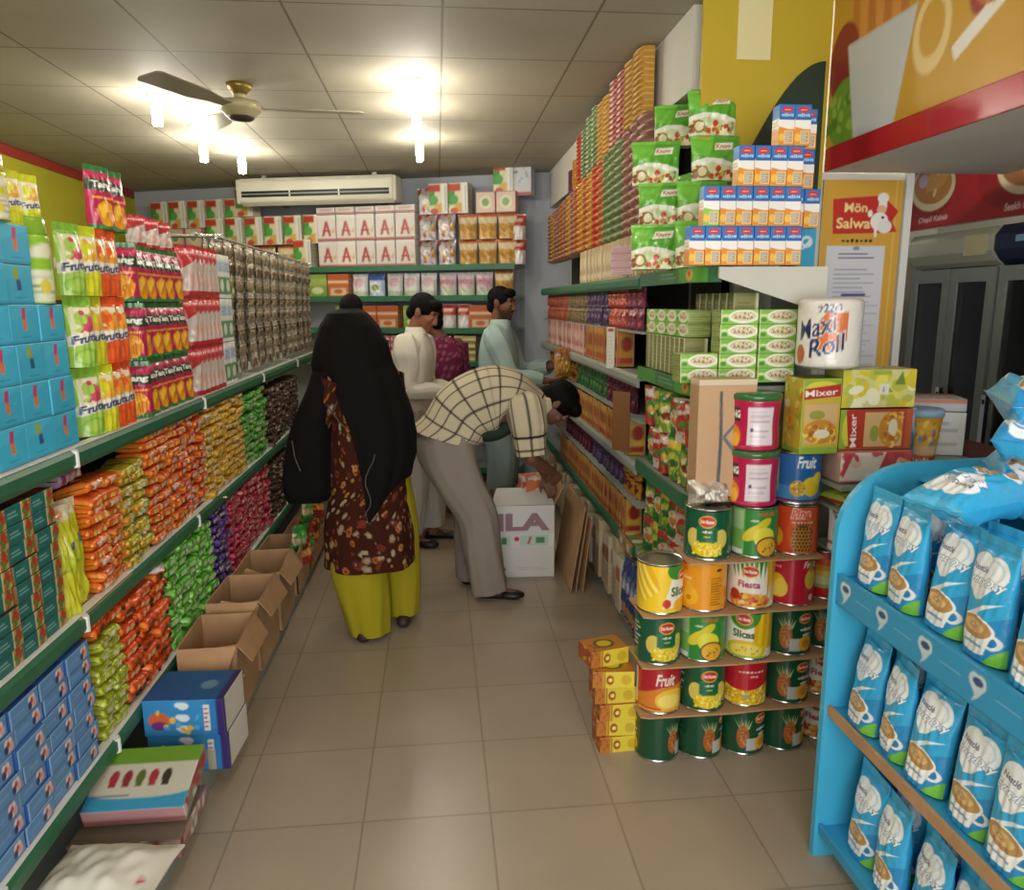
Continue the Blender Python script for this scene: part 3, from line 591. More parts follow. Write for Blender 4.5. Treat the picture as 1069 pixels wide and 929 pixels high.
# ================================================================ long shelf unit on the left-hand side of the aisle
FX=-1.0
def clip(parent,y,z):
    bm_obj('price_clip',lambda bm:(bx(bm,FX+.002,y-.012,z-.045,FX+.012,y+.012,z+.004),bx(bm,FX-.10,y-.010,z+.0,FX+.006,y+.01,z+.006),tube(bm,(FX+.012,y,z-.045),(FX+.012,y,z+.0),.008,seg=8)),'white_plastic',parent,bevel=.0)
gl=empty('display_shelf','long green-edged steel shelf unit along the left side of the aisle','shelf',(0,0,0))
Y0,Y1=1.15,6.5
for z in (.30,.735,1.19):
    b=bm_obj('shelf_board',bxs((-1.46,Y0,z,FX-.004,Y1,z+.022)),'steel_grey',gl)
    bm_obj('shelf_edge',lambda bm:prism(bm,[(FX-.004,z-.03),(FX+.006,z-.03),(FX+.014,z-.015),(FX+.014,z+.012),(FX+.004,z+.026),(FX-.004,z+.026)],'y',Y0,Y1),'green_rail',b)
    bm_obj('label_strip',bxs((FX-.02,Y0,z+.0262,FX+.008,Y1,z+.029)),'white_plastic',b)
for y,z in ((1.55,.30),(2.15,.30),(2.05,.735),(3.05,.735),(2.1,1.19),(3.25,1.19),(4.35,1.19),(5.4,1.19)): clip(gl,y,z+.02)
bm_obj('back_panel',bxs((-1.50,Y0,.10,-1.46,Y1,1.62)),'dark_back',gl)
for y in (Y0,2.5,3.85,5.2,Y1): bm_obj('upright',bxs((-1.475,y-.02,0,-1.462,y+.02,1.64)),'steel_grey',gl)
bm_obj('base_deck',bxs((-1.46,Y0,0,-.795,Y1,.085)),'steel_grey',gl)
T,MD,LO=1.221,.766,.331
# ---- top shelf
pile(TISSUE,6,3,lambda r,c:((FX-.062+RNG.normal()*.003,1.845+.1315*c,T+.0955*r),LEFT+RNG.normal()*.015),'sky blue tissue box','tissue wall','sky blue tissue boxes',skip=lambda r,c:r>3 and c>1,var=lambda r,c:(r*2+c*c+r*c)%2)
def jar(name,label,a,lab,loc,r=.055,h=.2):
    c=Canvas(2*PI*r,h*.78,.004,a)
    for u in (.5,0.,1.):
        c.rect(u-.16,.12,u+.16,.5,lab); c.ell(u,.72,.13,.09,'#e2dfc8',.1); c.lines(u-.13,.2,u+.13,.45,4,'#8a9a7a'); c.ell(u,.3,.05,.1,'#d9c84a')
    hs=np.linspace(0,1,24)
    o=thing(name,lathe(name,[(0,0),(r-.006,0)]+[(r*(1-.04*math.exp(-((t-.05)/.03)**2)),h*.8*t) for t in hs]+[(r*.8,h*.83),(r*.8,h*.86)],c,mat='gloss'),label,'jar',loc,PI/2*.8)
    put('lid',lathe(name+'_lid',[(r*.93,0),(r*.95,.004),(r*.95,.035),(r*.88,.042),(0,.042)],None,48,'gloss',cols=[np.array(hx(a))*.93]*5),(0,0,h*.82),0,o)
jar('drink_jar','lime green drink jar with white label, standing on the tissue boxes','#8fbf35','#dfe4c8',(FX-.062,2.11,1.604),.06,.215)
jar('drink_jar','large yellow drink jar with white label, topmost on the tissue boxes','#c9c62e','#e4e4da',(FX-.055,1.925,1.797),.060,.135)
for i,(k,y,lb) in enumerate((('yellow',2.045,'yellow fruit drink pouch standing on the tissue wall beside the yellow jar'),('yellow',2.135,'yellow fruit drink pouch on the tissue wall, above the lime green jar'))):
    o=FR[k].at((FX-.05,y+.0,1.797 if i==0 else 1.80),LEFT-.5,lb); o.scale=(.62,.7,.66)
for r in range(3):
    for c,(k,y) in enumerate((('green',2.285),('yellow',2.365),('orange',2.445),('orange',2.52))):
        FR[k].at((FX-.03+RNG.normal()*.004,y+.01*(2-r),T+.203*r),LEFT-.35+RNG.normal()*.04,f"{k} fruit drink pouch, {ORD[3-r]} row down, {'' if k!='orange' else ('first ' if c==2 else 'second ')+'orange column, '}beside the tissue wall",'fruit drink pouches')
pile(TANG,3,6,lambda r,c:((FX-.03+RNG.normal()*.003,2.66+.098*c-.012*r,T+.195*r),(LEFT-.15+RNG.normal()*.03) if c else LEFT-1.2),'magenta drink powder pouch','among the mango pouches','magenta drink powder pouches',var=lambda r,c:0 if r==2 else int(c==0))
for i,y in enumerate((2.53,2.625)): TANG.at((FX-.035,y,T+.61-.012*0),LEFT-.35,f"magenta drink powder pouch, {ORD[i+1]} of the two standing highest by the yellow wall",'magenta drink powder pouches',0)
pile(REDW,3,6,lambda r,c:((FX-.028,3.29+.062*c,T+.208*r),LEFT-.55+RNG.normal()*.05),'red and white tea pouch','right of mango pouches','tea pouches')
pile(WGREEN,3,2,lambda r,c:((FX-.035,3.70+.1*c,T+.203*r),LEFT),'white and green milk pack','beside silver strips','milk packs')
for i in range(3): REDW.at((FX-.035,2.80+.13*i,T+.582),LEFT-.7,f"red and white tea pouch on top row, {ORD[i+1]} past the topmost mango pouches",'tea pouches').scale=(.75,.8,.5)
for i in range(24):
    y=3.88+.107*i; STRIP.at((FX-.03-.012*(i%2),y,1.245),LEFT+RNG.normal()*.2,f"silvery strip of sachets hanging above the shelf edge, {ORD[i+1]} in its row",'hanging sachet strips')
for i in range(22):
    y=3.93+.115*i; STRIP.at((FX-.14,y,1.26),LEFT+RNG.normal()*.2,f"silvery strip of sachets in the rear row, {ORD[i+1]} along, half hidden by the front strips",'rear sachet strips')
hr=empty('hanging_rail','thin steel rail carrying the silvery sachet strips above the left shelf','rail',(0,0,0)); bm_obj('bar',lambda bm:(tube(bm,(FX-.036,3.8,1.915),(FX-.036,6.48,1.915),.008),tube(bm,(FX-.14,3.8,1.93),(FX-.14,6.48,1.93),.008)),'tin',hr)
for y in (3.86,5.2,6.44): bm_obj('bracket',lambda bm:(tube(bm,(-1.444,y,1.923),(FX-.03,y,1.923),.008),tube(bm,(-1.444,y,1.222),(-1.444,y,1.93),.01)),'tin',hr)
# ---- middle shelf
pile(TEAL,8,4,lambda r,c:((FX-.042+RNG.normal()*.003,1.6+.111*c,MD+.0468*r),LEFT),'teal soap box with flowers','teal soap stack','teal soap boxes')
for i,y in enumerate((2.045,2.125)): YBAG.at((FX-.045-.02*i,y,MD),LEFT-.3,f"tall yellow green bag, {ORD[i+1]} after the teal soap boxes",'yellow bags',i)
def lay(kind,rows,cols,y0,dy,z0,dz,desc,where,grp,x=-.055,jit=.006):
    pile(kind,rows,cols,lambda r,c:((FX+x+RNG.normal()*jit,y0+dy*(c+.5)+RNG.normal()*.003,z0+dz*r),(RNG.normal()*.10,RNG.normal()*.06,LEFT+RNG.normal()*.10)),desc,where,grp)
lay(PK['orange'],10,2,2.18,.105,MD,.0325,'orange biscuit packet','beside yellow bags','orange packets by the yellow bags')
lay(PK['mixgreen'],10,2,2.39,.105,MD,.0325,'olive and orange packet','mid shelf','olive packets')
lay(PK['orange'],12,3,2.62,.105,MD,.0335,'orange glossy biscuit packet','big orange pile','big orange pile')
lay(PK['redorange'],12,3,2.935,.105,MD,.0335,'red orange biscuit packet','reddish pile','reddish pile')
lay(PK['yellow'],12,6,3.26,.107,MD,.0335,'mustard yellow packet','mustard pile','mustard pile')
lay(PK['green'],11,5,3.90,.107,MD,.0335,'dark green packet','green pile','green pile')
lay(PK['brown'],10,9,4.48,.11,MD,.0335,'dark brown packet','brown pile','brown pile')
PKP=packet('pinkpurple','#8f2a78','#a23a86','#b9a8bc',w=.17,h=.05,d=.09); PKP.at((FX-.1,2.2,MD+.33),LEFT+.1,'purple packet lying across the top of the orange biscuit packets')
PK['deeporange'].at((FX-.09,2.03,MD+.385),LEFT+.3,'orange packet lying on top of the teal soap boxes')
# ---- lower shelf
pile(BLUESOAP,7,7,lambda r,c:((FX-.042+RNG.normal()*.004,1.225+.128*c+.02*(r%2),LO+.0505*r),LEFT),'light blue soap box','blue soap stack','blue soap boxes')
lay(PK['lime'],9,2,2.115,.092,LO,.0335,'lime yellow packet','lower shelf','lime packets')
lay(PK['deeporange'],9,3,2.31,.123,LO,.0385,'deep orange packet','lower orange pile','lower orange pile')
lay(PK['deeporange'],2,2,2.10,.12,LO+.32,.038,'deep orange packet','heaped above lime packets','orange packets above the lime pile')
lay(PK['brightgreen'],10,5,2.70,.113,LO,.0385,'bright green packet','bright green pile','bright green pile')
lay(PK['purple'],11,2,3.29,.107,LO,.0335,'dark purple packet','purple pile','purple pile')
lay(PK['red'],11,8,3.52,.107,LO,.0335,'dark red packet','dark red pile','dark red pile')
lay(PK['brown'],10,5,4.45,.11,LO,.0335,'dark brown packet','lower brown pile','lower brown pile')
for i,(y,k) in enumerate(((2.16,'white'),(3.43,'white'))):
    cv=Canvas(.1,.15,.006,'#dcdad2').ell(.5,.5,.3,.2,'#b8bcc0')
    thing('paper_bag',pouch_mesh('paper_bag_%d'%i,.14,.2,.05,cv,None,'film',.006,140+i,lie=True),('crumpled white bag lying above the lime packets' if i==0 else 'crumpled white bag lying on the purple packets'),'bag',(FX-.09,y if i else 2.62,(LO+.31 if i==0 else LO+.36)+.02),LEFT+.4)
bm_obj('cardboard_flap',bxs((0,0,0,.10,.36,.004)),'cardboard',None,(FX-.09,2.02,MD-.001),(0,.12,0)); o=bpy.data.objects['cardboard_flap']; tag(o,'brown cardboard flap under the yellow bag, poking past the shelf edge','cardboard')
# ---- on the base deck and the floor in front
BZ=.087
def art_bluedet():
    c=Canvas(.26,.13,.004,'#2f7fbe'); c.rect(0,0,.8,1,'#3a8fca'); c.rect(.74,.15,.82,.85,'#e3e0da'); c.lines(.75,.2,.81,.8,5,'#b03a48')
    for v in (.2,.5,.82): c.ell(.5,v,.07,.10,'#e6edf2'); c.ell(.45,v+.03,.05,.07,'#e6edf2')
    c.ell(.2,.45,.13,.2,'#e0683a'); c.ell(.2,.3,.1,.12,'#7a3a80'); c.specks(10,['#5ab0e0','#f0c040'],.03,(.05,.1,.7,.9),4); c.rect(.90,0,1,1,'#3a2a6a'); return c
bt=Canvas(.26,.20,.006,'#1f5a9a').ell(.7,.5,.1,.15,'#6a94a8').rect(.9,0,1,1,'#2f2560')
bd=box_mesh('detergent_box',.26,.20,.128,{'front':art_bluedet(),'back':art_bluedet(),'left':'#2f7fbe','right':Canvas(.20,.128,.01,'#d9d6cc').rect(0,0,.1,1,'#3a2a6a'),'top':bt})
D=Kind('detergent_box',bd,'box')
D.at((-.843,2.42,BZ),-.06,'blue detergent box with white end, lower one of the two on the deck'); D.at((-.845,2.41,BZ+.130),-.06,'blue detergent box with white end, upper one beside the brown cartons')
def art_green():
    c=Canvas(.28,.20,.004,'#c9c4b2'); c.rect(0,.72,1,1,'#6a962c'); c.rect(0,0,1,.30,'#3a94b8'); c.ell(.5,.28,.5,.1,'#c9c4b2')
    for i,k in enumerate(('#a83040','#8a2a34','#5a6a30','#a8303a','#3a3028')): c.ell(.2+.13*i,.5,.045,.12,k); c.rect(.17+.13*i,.36,.24+.13*i,.42,k)
    c.lines(.05,.2,.5,.26,1,'#2a5a78'); return c
g=box_mesh('noodle_carton',.28,.22,.06,{'top':art_green(),'front':Canvas(.28,.06,.006,'#b98a8a').rect(0,0,1,.4,'#8f5a58'),'back':'#9a7a6a','left':'#9a7a6a','right':Canvas(.22,.06,.006,'#9a8a7a').specks(12,['#b8384a','#d9d4c8','#6a8a3a'],.08)})
thing('noodle_carton',g,'green, white and blue printed carton tilted against the detergent boxes','carton',(-.885,2.08,BZ+.098),(.28,0,.0))
g2=box_mesh('noodle_carton_b',.30,.24,.06,{'all':Canvas(.30,.06,.008,'#8f6a64').rect(0,.5,1,.9,'#b89a92').specks(10,['#d9d2c8','#a02a40'],.05),'top':'#b0a89a'})
thing('noodle_carton',g2,'dull red carton under the tilted green and blue carton','carton',(-.895,2.03,BZ),0)
cv=Canvas(.3,.24,.008,'#d9d4c4').rect(0,0,1,.1,'#c8c2b0').specks(6,['#c02a4a'],.02,(.8,.05,1,.4))
thing('flour_bag',pouch_mesh('flour_bag',.31,.26,.12,cv,None,'paper',.004,150,lie=True,seal=.05),'plump off-white bag lying in front of the printed cartons','bag',(-.885,1.76,BZ+.008),-.1)
small=box_mesh('medicine_box',.05,.03,.075,{'front':Canvas(.05,.075,.006,'#e0dcd0').rect(.1,.5,.8,.8,'#c9b43a'),'all':'#d8d4c8'})
thing('soap_packet',small,'small white and yellow packet standing below the detergent boxes','packet',(-.775,2.34,BZ),LEFT)
thing('price_card',box_mesh('price_card',.05,.004,.05,{'all':'#dcd9cf'},'paper',.001),'small white price card on the deck edge','card',(-.785,2.2,.065),LEFT)
# open brown cartons with cut fronts
def carton(w,d,h,cut,label,loc,rot,inside=None,flaps=True):
    t=.006; o=empty('cardboard_carton',label,'carton',loc,rot)
    def body(bm):
        bx(bm,-w/2,-d/2,0,w/2,d/2,t); bx(bm,-w/2,d/2-t,t,w/2,d/2,h)
        prism(bm,[(-w/2,t),(w/2,t),(w/2,h),(w*.15,h*.97),(-w*.2,h*cut*1.35),(-w/2,h*cut)],'y',-d/2,-d/2+t)
        prism(bm,[(-d/2,t),(d/2,t),(d/2,h),(d*.1,h),(-d*.25,h*.92),(-d/2,h*.9)],'x',w/2-t,w/2); prism(bm,[(-d/2,t),(d/2,t),(d/2,h),(-d/2,h)],'x',-w/2,-w/2+t)
    bm_obj('box_body',body,'cardboard',o)
    if flaps:
        bm_obj('flap',lambda bm:prism(bm,[(-d/2,0),(d/2,0),(d/2-.02,.10),(-d/2+.02,.09)],'x',0,.004),'cardboard',o,(w/2+.002,0,h),(0,2.6,0))
        bm_obj('flap',lambda bm:prism(bm,[(-w/2,0),(w/2,0),(w/2-.02,.08),(-w/2+.02,.10)],'y',0,.004),'cardboard',o,(0,-d/2-.002,h*.98),(2.5,0,0))
    return o
carton(.21,.30,.29,.5,'open brown carton with cut-down front, behind the detergent boxes',(-.868,2.78,BZ),0.02)
carton(.21,.32,.31,.75,'open brown carton, second along the floor, yellow stripe on its rim',(-.868,3.16,BZ),-.02)
carton(.21,.34,.29,.8,'open brown carton, third along the floor, holding green sachets',(-.868,3.56,BZ),.02)
carton(.21,.34,.24,.8,'open brown carton, farthest along the floor before the green bags',(-.868,3.98,BZ),.0,flaps=False)
for i,(x,y,z,l) in enumerate(((-.80,2.70,.2,'small white and navy box leaning in the nearest brown carton'),(-.93,2.68,.28,'small white and black box on the rim of the nearest brown carton'))):
    thing('small_box',box_mesh('small_box_%d'%i,.045,.03,.05,{'front':Canvas(.05,.06,.005,'#dcdad4').rect(0,.4,1,.7,'#2c3248'),'all':'#d6d4cc'},r=.001),l,'box',(x,y,BZ+z*.5),(.2,.3,.6))
GS=Kind('noodle_packet',[pouch_mesh('noodle_packet_%d'%i,.12,.15,.04,Canvas(.12,.15,.005,a).rect(0,.3,1,.55,b).ell(.5,.65,.3,.15,c_).specks(8,[c_,b],.08,(0,0,1,1),i),None,'foil',.005,160+i) for i,(a,b,c_) in enumerate((('#4f9a34','#8a5a34','#d9d8b0'),('#2f8a3a','#c8b48a','#5fb04a'),('#a8332a','#d9a04a','#7a2420'),('#c9963a','#8a6a2a','#e0c890')))],'packet')
n=0
for y in (3.47,3.56,3.65):
    GS.at((-.90+.01*n,y,BZ+.05),(.1*n,.1,.3*n),f"green noodle packet, {ORD[n+1]} in the third brown carton",'green noodle packets',0); n+=1
carton(.22,.75,.12,.9,'long brown carton under the heap of glossy packets, beside the yellow trousers',(-.868,4.56,BZ),0,flaps=False)
cols=[(4.02,0,.30,'green'),(4.1,1,.38,'green'),(4.12,2,.30,'red'),(4.2,0,.34,'green'),(4.32,1,.26,'green'),(4.38,2,.32,'red'),(4.5,3,.36,'gold'),(4.6,3,.30,'gold'),(4.62,2,.42,'red'),(4.75,3,.45,'gold'),(4.45,1,.44,'green'),(4.7,1,.55,'green'),(4.9,3,.50,'gold')]
for i,(y,v,z,k) in enumerate(cols):
    GS.at((-.815+.03*(i%3),y-.12,BZ+z-.19),(RNG.normal()*.15,RNG.normal()*.2,LEFT-.5+RNG.normal()*.3),f"{k} glossy packet, {ORD[sum(1 for q in cols[:i+1] if q[3]==k)]} of its colour heaped beside the woman's yellow trousers",'packets heaped beside the woman',v)
# ================================================================ shelf run on the right of the aisle
RX=.90
gr=empty('display_shelf','green-edged shelf unit along the right side of the aisle, stocked to the ceiling','shelf')
def edge(bm,y0,y1,z): prism(bm,[(RX+.004,z-.03),(RX-.006,z-.03),(RX-.014,z-.015),(RX-.014,z+.012),(RX-.004,z+.026),(RX+.004,z+.026)],'y',y0,y1)
for z in (.44,.84,1.245,1.685):
    b=bm_obj('shelf_board',bxs((RX+.004,3.3,z,1.15,6.45,z+.02)),'steel_grey',gr)
    bm_obj('shelf_edge',lambda bm:edge(bm,3.3,6.45,z),'green_rail' if z>1.6 or z<.5 else 'steel_grey',b)
b=bm_obj('base_deck',bxs((RX,3.3,0,1.15,6.45,.07)),'steel_grey',gr)
bm_obj('back_panel',bxs((1.15,3.3,0,1.165,6.45,2.35)),'dark_back',gr)
for y in (3.33,4.6,5.9): bm_obj('upright',bxs((1.135,y-.02,0,1.15,y+.02,2.35)),'steel_grey',gr)
# rounded end unit facing the shop front
EY=2.50
ge=empty('end_display_shelf','rounded green end shelf unit facing the shop front, behind the tower of fruit tins','shelf')
def rounded(z,h0,h1,x0=RX,x1=1.32,r=.16,grow=0.):
    pts=[(x0-grow,3.28)]+[(x0-grow+ (r+grow)*(1-math.cos(a)), EY-grow+(r+grow)*(1-math.sin(a))) for a in np.linspace(0,PI/2,9)]+[(x1,EY-grow),(x1,3.28 if x1<1.16 else 2.9),(1.15,2.9),(1.15,3.28)]
    return pts
for z in (.10,.86,1.285,1.685):
    b=bm_obj('shelf_board',lambda bm:prism(bm,rounded(z,0,0),'z',z,z+.02),'steel_grey',ge)
    NP_=7 if z>1.2 else 11
    pts=rounded(z,0,0)[:NP_]
    def band(bm,o=.012,h=.05):
        A=[(p[0],p[1]) for p in pts]; B=[(p[0],p[1]) for p in rounded(z,0,0,grow=o)[:NP_]]
        prism(bm,A+B[::-1],'z',z-.022,z+.032)
    bm_obj('shelf_edge',band,solid('lime_green_steel','#4f8f3c',.35) if z==1.285 else 'green_rail',b)
    # printed strip on the band
    if z>1.2:
        cv=Canvas(.5,.05,.005,'#4f9a38').rect(0,0,.5,1,'#3f7a4a').lines(.08,.3,.46,.8,2,'#8aa890').ell(.72,.5,.05,.35,'#c9a03a').ell(.72,.6,.02,.2,'#b8402a').rect(.9,0,1,1,'#2d6a44')
        nu=cv.nu; t=np.linspace(0,1,nu); full=np.array(rounded(z,0,0,grow=.0135)[:7]); full[0,1]=3.0
        seg=np.r_[0,np.cumsum(np.linalg.norm(np.diff(full,axis=0),axis=1))]; s_=t*seg[-1]; px=np.interp(s_,seg,full[:,0]); py=np.interp(s_,seg,full[:,1])
        P=np.stack([np.broadcast_to(px,(cv.nv,nu)),np.broadcast_to(py,(cv.nv,nu)),np.broadcast_to(np.linspace(z-.02,z+.03,cv.nv)[:,None],(cv.nv,nu))],-1)
        put('printed_strip',mk('printed_strip',[grid(P,cv.get())],'card'),parent=b)
bm_obj('back_panel',bxs((1.12,3.0,.1,1.15,3.28,2.35)),'dark_back',ge)
bm_obj('kick_panel',lambda bm:prism(bm,[(p[0]+.02,p[1]+.02) for p in rounded(0,0,0)],'z',0,.1),'steel_grey',ge)
bm_obj('side_panel',lambda bm:prism(bm,[(.945,1.712),(1.325,1.712),(1.325,1.545),(1.23,1.585),(.945,1.675)],'y',EY-.014,EY-.002),'wall_white',ge)
bm_obj('end_panel',bxs((1.318,EY+.0,.0,1.33,2.9,1.71)),'white_steel',ge)
# milk cartons on the top board
TZ=1.718
for r,(n,x0) in enumerate(((7,.872),(6,.918),(4,1.03),(2,1.16))):
    for c in range(n):
        JUICE.at((x0+.0565*c,EY+.035,TZ+.1285*r),RNG.normal()*.02,f"blue and orange milk carton, {ORD[4-r]} row down, {ORD[c+1]} from the left, front stack",'milk cartons at the front',1 if (r==1 and c==0) else 0)
for r in range(4):
    for c in range(1+(r==1)):
        JUICE.at((1.238+.028*(r>1)+.057*c-.0*(r==1),EY+.092,TZ+.1285*r),RNG.normal()*.02,f"blue and orange milk carton set back by the banner, {ORD[4-r]} from the top{'' if c==0 else ', outer one'}",'set-back milk cartons',0)
# green soup pouches, leaning in tiers
for i,(x,y,z,rz,lb) in enumerate(((.80,2.86,TZ,-.35,'bottom tier, first from the left'),(.93,2.72,TZ,-.15,'bottom tier, beside the milk cartons'),(.85,2.95,TZ+.165,-.3,'second tier, first from the left'),(.97,2.84,TZ+.155,-.1,'second tier, touching the milk cartons'),(.84,3.02,TZ+.33,-.25,'third tier, first from the left'),(1.03,2.88,TZ+.325,-.05,'third tier, under the topmost pouch'),(1.02,2.90,TZ+.49,-.08,'topmost of all, below the yellow board'),(.96,3.15,TZ+.50,-.4,'top tier, set back beside the packet columns'))):
    KNORR.at((x+.03,y,z),(-.12,0,rz),f"green soup pouch, {lb}",'green soup pouches',i)
for i in range(5):
    KNORR.at((.955,2.98+.10*i,TZ-.01),(0,0,RIGHT+.2),f"green soup pouch turned side-on to the aisle, {ORD[i+1]} back from the front ones, lower row",'side-on soup pouches',i)
    KNORR.at((.965,3.0+.10*i,TZ+.195),(0,0,RIGHT+.2),f"green soup pouch turned side-on to the aisle, {ORD[i+1]} back, upper row",'side-on soup pouches',i)
sb=empty('wire_divider','thin shelf divider plate under the upper side-on soup pouches','divider'); bm_obj('plate',bxs((.905,2.93,TZ+.185,1.118,3.27,TZ+.191)),'green_rail',sb); bm_obj('support',bxs((1.108,2.95,TZ-.012,1.116,3.26,TZ+.185)),'green_rail',sb)
PRI=Canvas(.11,.13,.005,'#d8b8bc')
for k in range(4): PRI.rect(0,.24*k,1,.24*k+.03,'#a85a64'); PRI.lines(.1,.24*k+.06,.9,.24*k+.2,2,'#b88a94')
thing('price_board',flat('price_board',PRI,.004,'paper'),'pink four-line price board on the shelf edge below the green soup pouches','price board',(.862,3.50,1.722),RIGHT+1.0)
# soup boxes, second board
SZ=1.318
for c,(x,n) in enumerate(((.905,2),(1.04,5),(1.175,5))):
    for r in range(n): SOUP.at((x,EY+.06+.01*(2-c),SZ+.0505*r),RNG.normal()*.015,f"green soup box with a dish, {ORD[n-r]} down,  {('two-high','middle','outer')[c]} stack",'green soup boxes')
for i in range(9): SOUPUP.at((.955,2.74+.058*i,SZ),RIGHT,f"soup box standing upright on the green end shelf, {ORD[i+1]} back from the stacks",'upright soup boxes')
for r in range(2):
    for i in range(4): SOUP.at((.97,2.80+.14*i,SZ+.148+.0505*r),RIGHT,f"soup box lying on the upright boxes, {ORD[i+1]} back, {'lower' if r==0 else 'upper'} layer",'lying soup boxes')
for i in range(6): SOUPUP.at((1.09,2.62+.07*i,SZ+.165),RIGHT,f"soup box upright in the rear row under the top board, {ORD[i+1]} back",'rear soup boxes')
rk=empty('riser_plate','thin riser plate under the rear soup boxes','riser'); bm_obj('plate',bxs((1.04,2.58,SZ+.153,1.115,3.1,SZ+.163)),'steel_grey',rk); bm_obj('support',bxs((1.105,2.58,SZ-.012,1.115,3.1,SZ+.153)),'steel_grey',rk)
# noodle pouches, third and lowest boards of the end unit
NP=Kind('noodle_pouch',[pouch_mesh('noodle_pouch_%d'%i,.13,.17,.04,Canvas(.13,.17,.005,a).rect(0,.72,1,.9,b).ell(.5,.45,.38,.2,c_).ell(.5,.4,.25,.1,d_).specks(9,[b,c_,d_],.07,(0,0,1,1),i),None,'foil',.005,170+i,stand=True,seal=.08) for i,(a,b,c_,d_) in enumerate((('#2f7a3a','#b8322c','#d9d0b0','#c98a3a'),('#b5302c','#e0d0c0','#4f9a4a','#e0b04a'),('#8aa83a','#3f7a34','#d9c890','#8a3a2c'),('#c8bfae','#b83a34','#b8322c','#5f8f44'),('#5f9a3c','#d9c23a','#b8bf4a','#3f6a34')))],'packet')
nm=['dark green','red','olive green','pale','yellow green']
k=0
for (z,rows,dy,lbl) in ((.893,2,.12,'third board'),(.133,4,.13,'lowest board')):
    for r in range(rows):
        for i in range(6):
            v=(i*2+r+(z<.5)*3)%5 if z>.5 else (4,0,2,4,3,0)[(i+r)%6]
            NP.at((.955+RNG.normal()*.004,2.64+.112*i,z+.172*r),(RNG.normal()*.05,RNG.normal()*.06,RIGHT+.35+RNG.normal()*.15),f"{nm[v]} noodle pouch on the {lbl}, {ORD[rows-r]} row down, {ORD[6-i]} from the left",'noodle pouches on the end unit',v)
for i in range(2): NP.at((1.06+.1*i,EY+.08,.893),(.05,0,0),f"red noodle pouch behind the brown carton, {ORD[i+1]} from the left",'noodle pouches on the end unit',1)
# brown carton with marker strokes standing in front of the third board
bc=Canvas(.20,.40,.0035,'#c09a74').rect(0,.94,1,1,'#d2c0a2').rect(0,.94,1,.945,'#9a7a58')
bc.poly([(.36,.0),(.42,.0),(.44,.5),(.41,.9),(.36,.9),(.38,.5)],'#4f5458'); bc.poly([(.44,.52),(.47,.50),(.74,.66),(.71,.68)],'#5f6870'); bc.poly([(.44,.50),(.48,.52),(.84,.30),(.80,.27)],'#5f6870')
for i in range(4): scr(bc,.82,.62+.05*i,.24,.018,'#8a8078',5,i)
side=Canvas(.10,.40,.008,'#b38d66').rect(0,.94,1,1,'#cdb898')
ct=thing('cardboard_carton',box_mesh('marked_carton',.20,.09,.40,{'front':bc,'left':side,'right':side,'back':'#b38d66','top':Canvas(.2,.09,.006,'#bd9870').rect(0,.47,1,.53,'#d2c0a2')},'paper',.003),'tall brown carton with black marker strokes, standing behind the red drink tubs','carton',(.955,2.43,.945),.0)
# ---- products of the long run
def thin(key,a,b,w,h,d,mat='card',band=None):
    cv=Canvas(w,h,.006,a); cv.rect(0,.0,.10,1,b); cv.ell(.55,.6,.3,.2,b); cv.rect(.15,.1,.9,.25,band or b); cv.rect(.96,0,1,1,'#d8c49a')
    return Kind('food_box',[box_mesh('food_box_'+key,w,d,h,{'front':cv,'back':a,'left':cv,'right':cv,'top':b},mat,r=.002)],'box')
def sach(key,a,b,w=.09,h=.11,mat='foil'):
    cv=Canvas(w,h,.005,a).rect(0,.7,1,.85,b).ell(.5,.4,.32,.22,b).specks(5,[b,a],.1)
    return Kind('spice_sachet',[pouch_mesh('spice_sachet_'+key,w,h,.03,cv,None,mat,.005,len(key)*7,stand=True,seal=.08)],'sachet')
def bank(kind,y0,dy,n,z0,dz,rows,desc,where,grp,x=.05,rz=0.,jit=.02):
    for r in range(rows):
        for c in range(n):
            kind.at((RX+x+RNG.normal()*.003,y0+dy*(c+.5),z0+dz*r),RIGHT+rz+RNG.normal()*jit,f"{desc}, {ORD[rows-r]} row down, {ORD[n-c]} from the left, {where}" if rows>1 else f"{desc}, {ORD[n-c]} from the left, {where}",grp)
# top board 1.71 up: cream boxes, then columns of spice packets up to the ceiling
CR=thin('cream','#b39a72','#d9cba6',.045,.19,.09); bank(CR,3.42,.052,26,1.712,.19,1,'narrow cream box on the top board','below the packet columns','cream boxes')
def chain(key,a,b,tooth=True):
    """a hung column of small packets whose ends stick out like teeth"""
    n=12; h=.60; w=.10; cv=Canvas(w,h,.006,a)
    for i in range(n): cv.rect(0,i/n,1,(i+.22)/n,b); cv.ell(.5,(i+.6)/n,.2,.2/n,b)
    nu,nv=cv.nu,cv.nv; U,V_=np.meshgrid(np.linspace(-1,1,nu),np.linspace(0,1,nv))
    th=.012+.03*np.abs(np.sin(V_*n*PI))**.5*(1-.6*np.abs(U)**4); lean=.022*((V_*n)%1)
    F=np.stack([U*w/2,-th-lean,V_*h],-1); B=np.stack([U*w/2,th*0+.03,V_*h],-1); C=cv.get()
    L_=grid(np.stack([F[:,0],B[:,0]],0),np.stack([C[:,0]]*2),flip=True); R_=grid(np.stack([F[:,-1],B[:,-1]],0),np.stack([C[:,-1]]*2)); Tp=grid(np.stack([F[-1],B[-1]],0),np.stack([C[-1]]*2))
    return Kind('packet_column',[mk('packet_column_'+key,[grid(F,C),grid(B[:,::-1],C),L_,R_,Tp],'card')],'packet column')
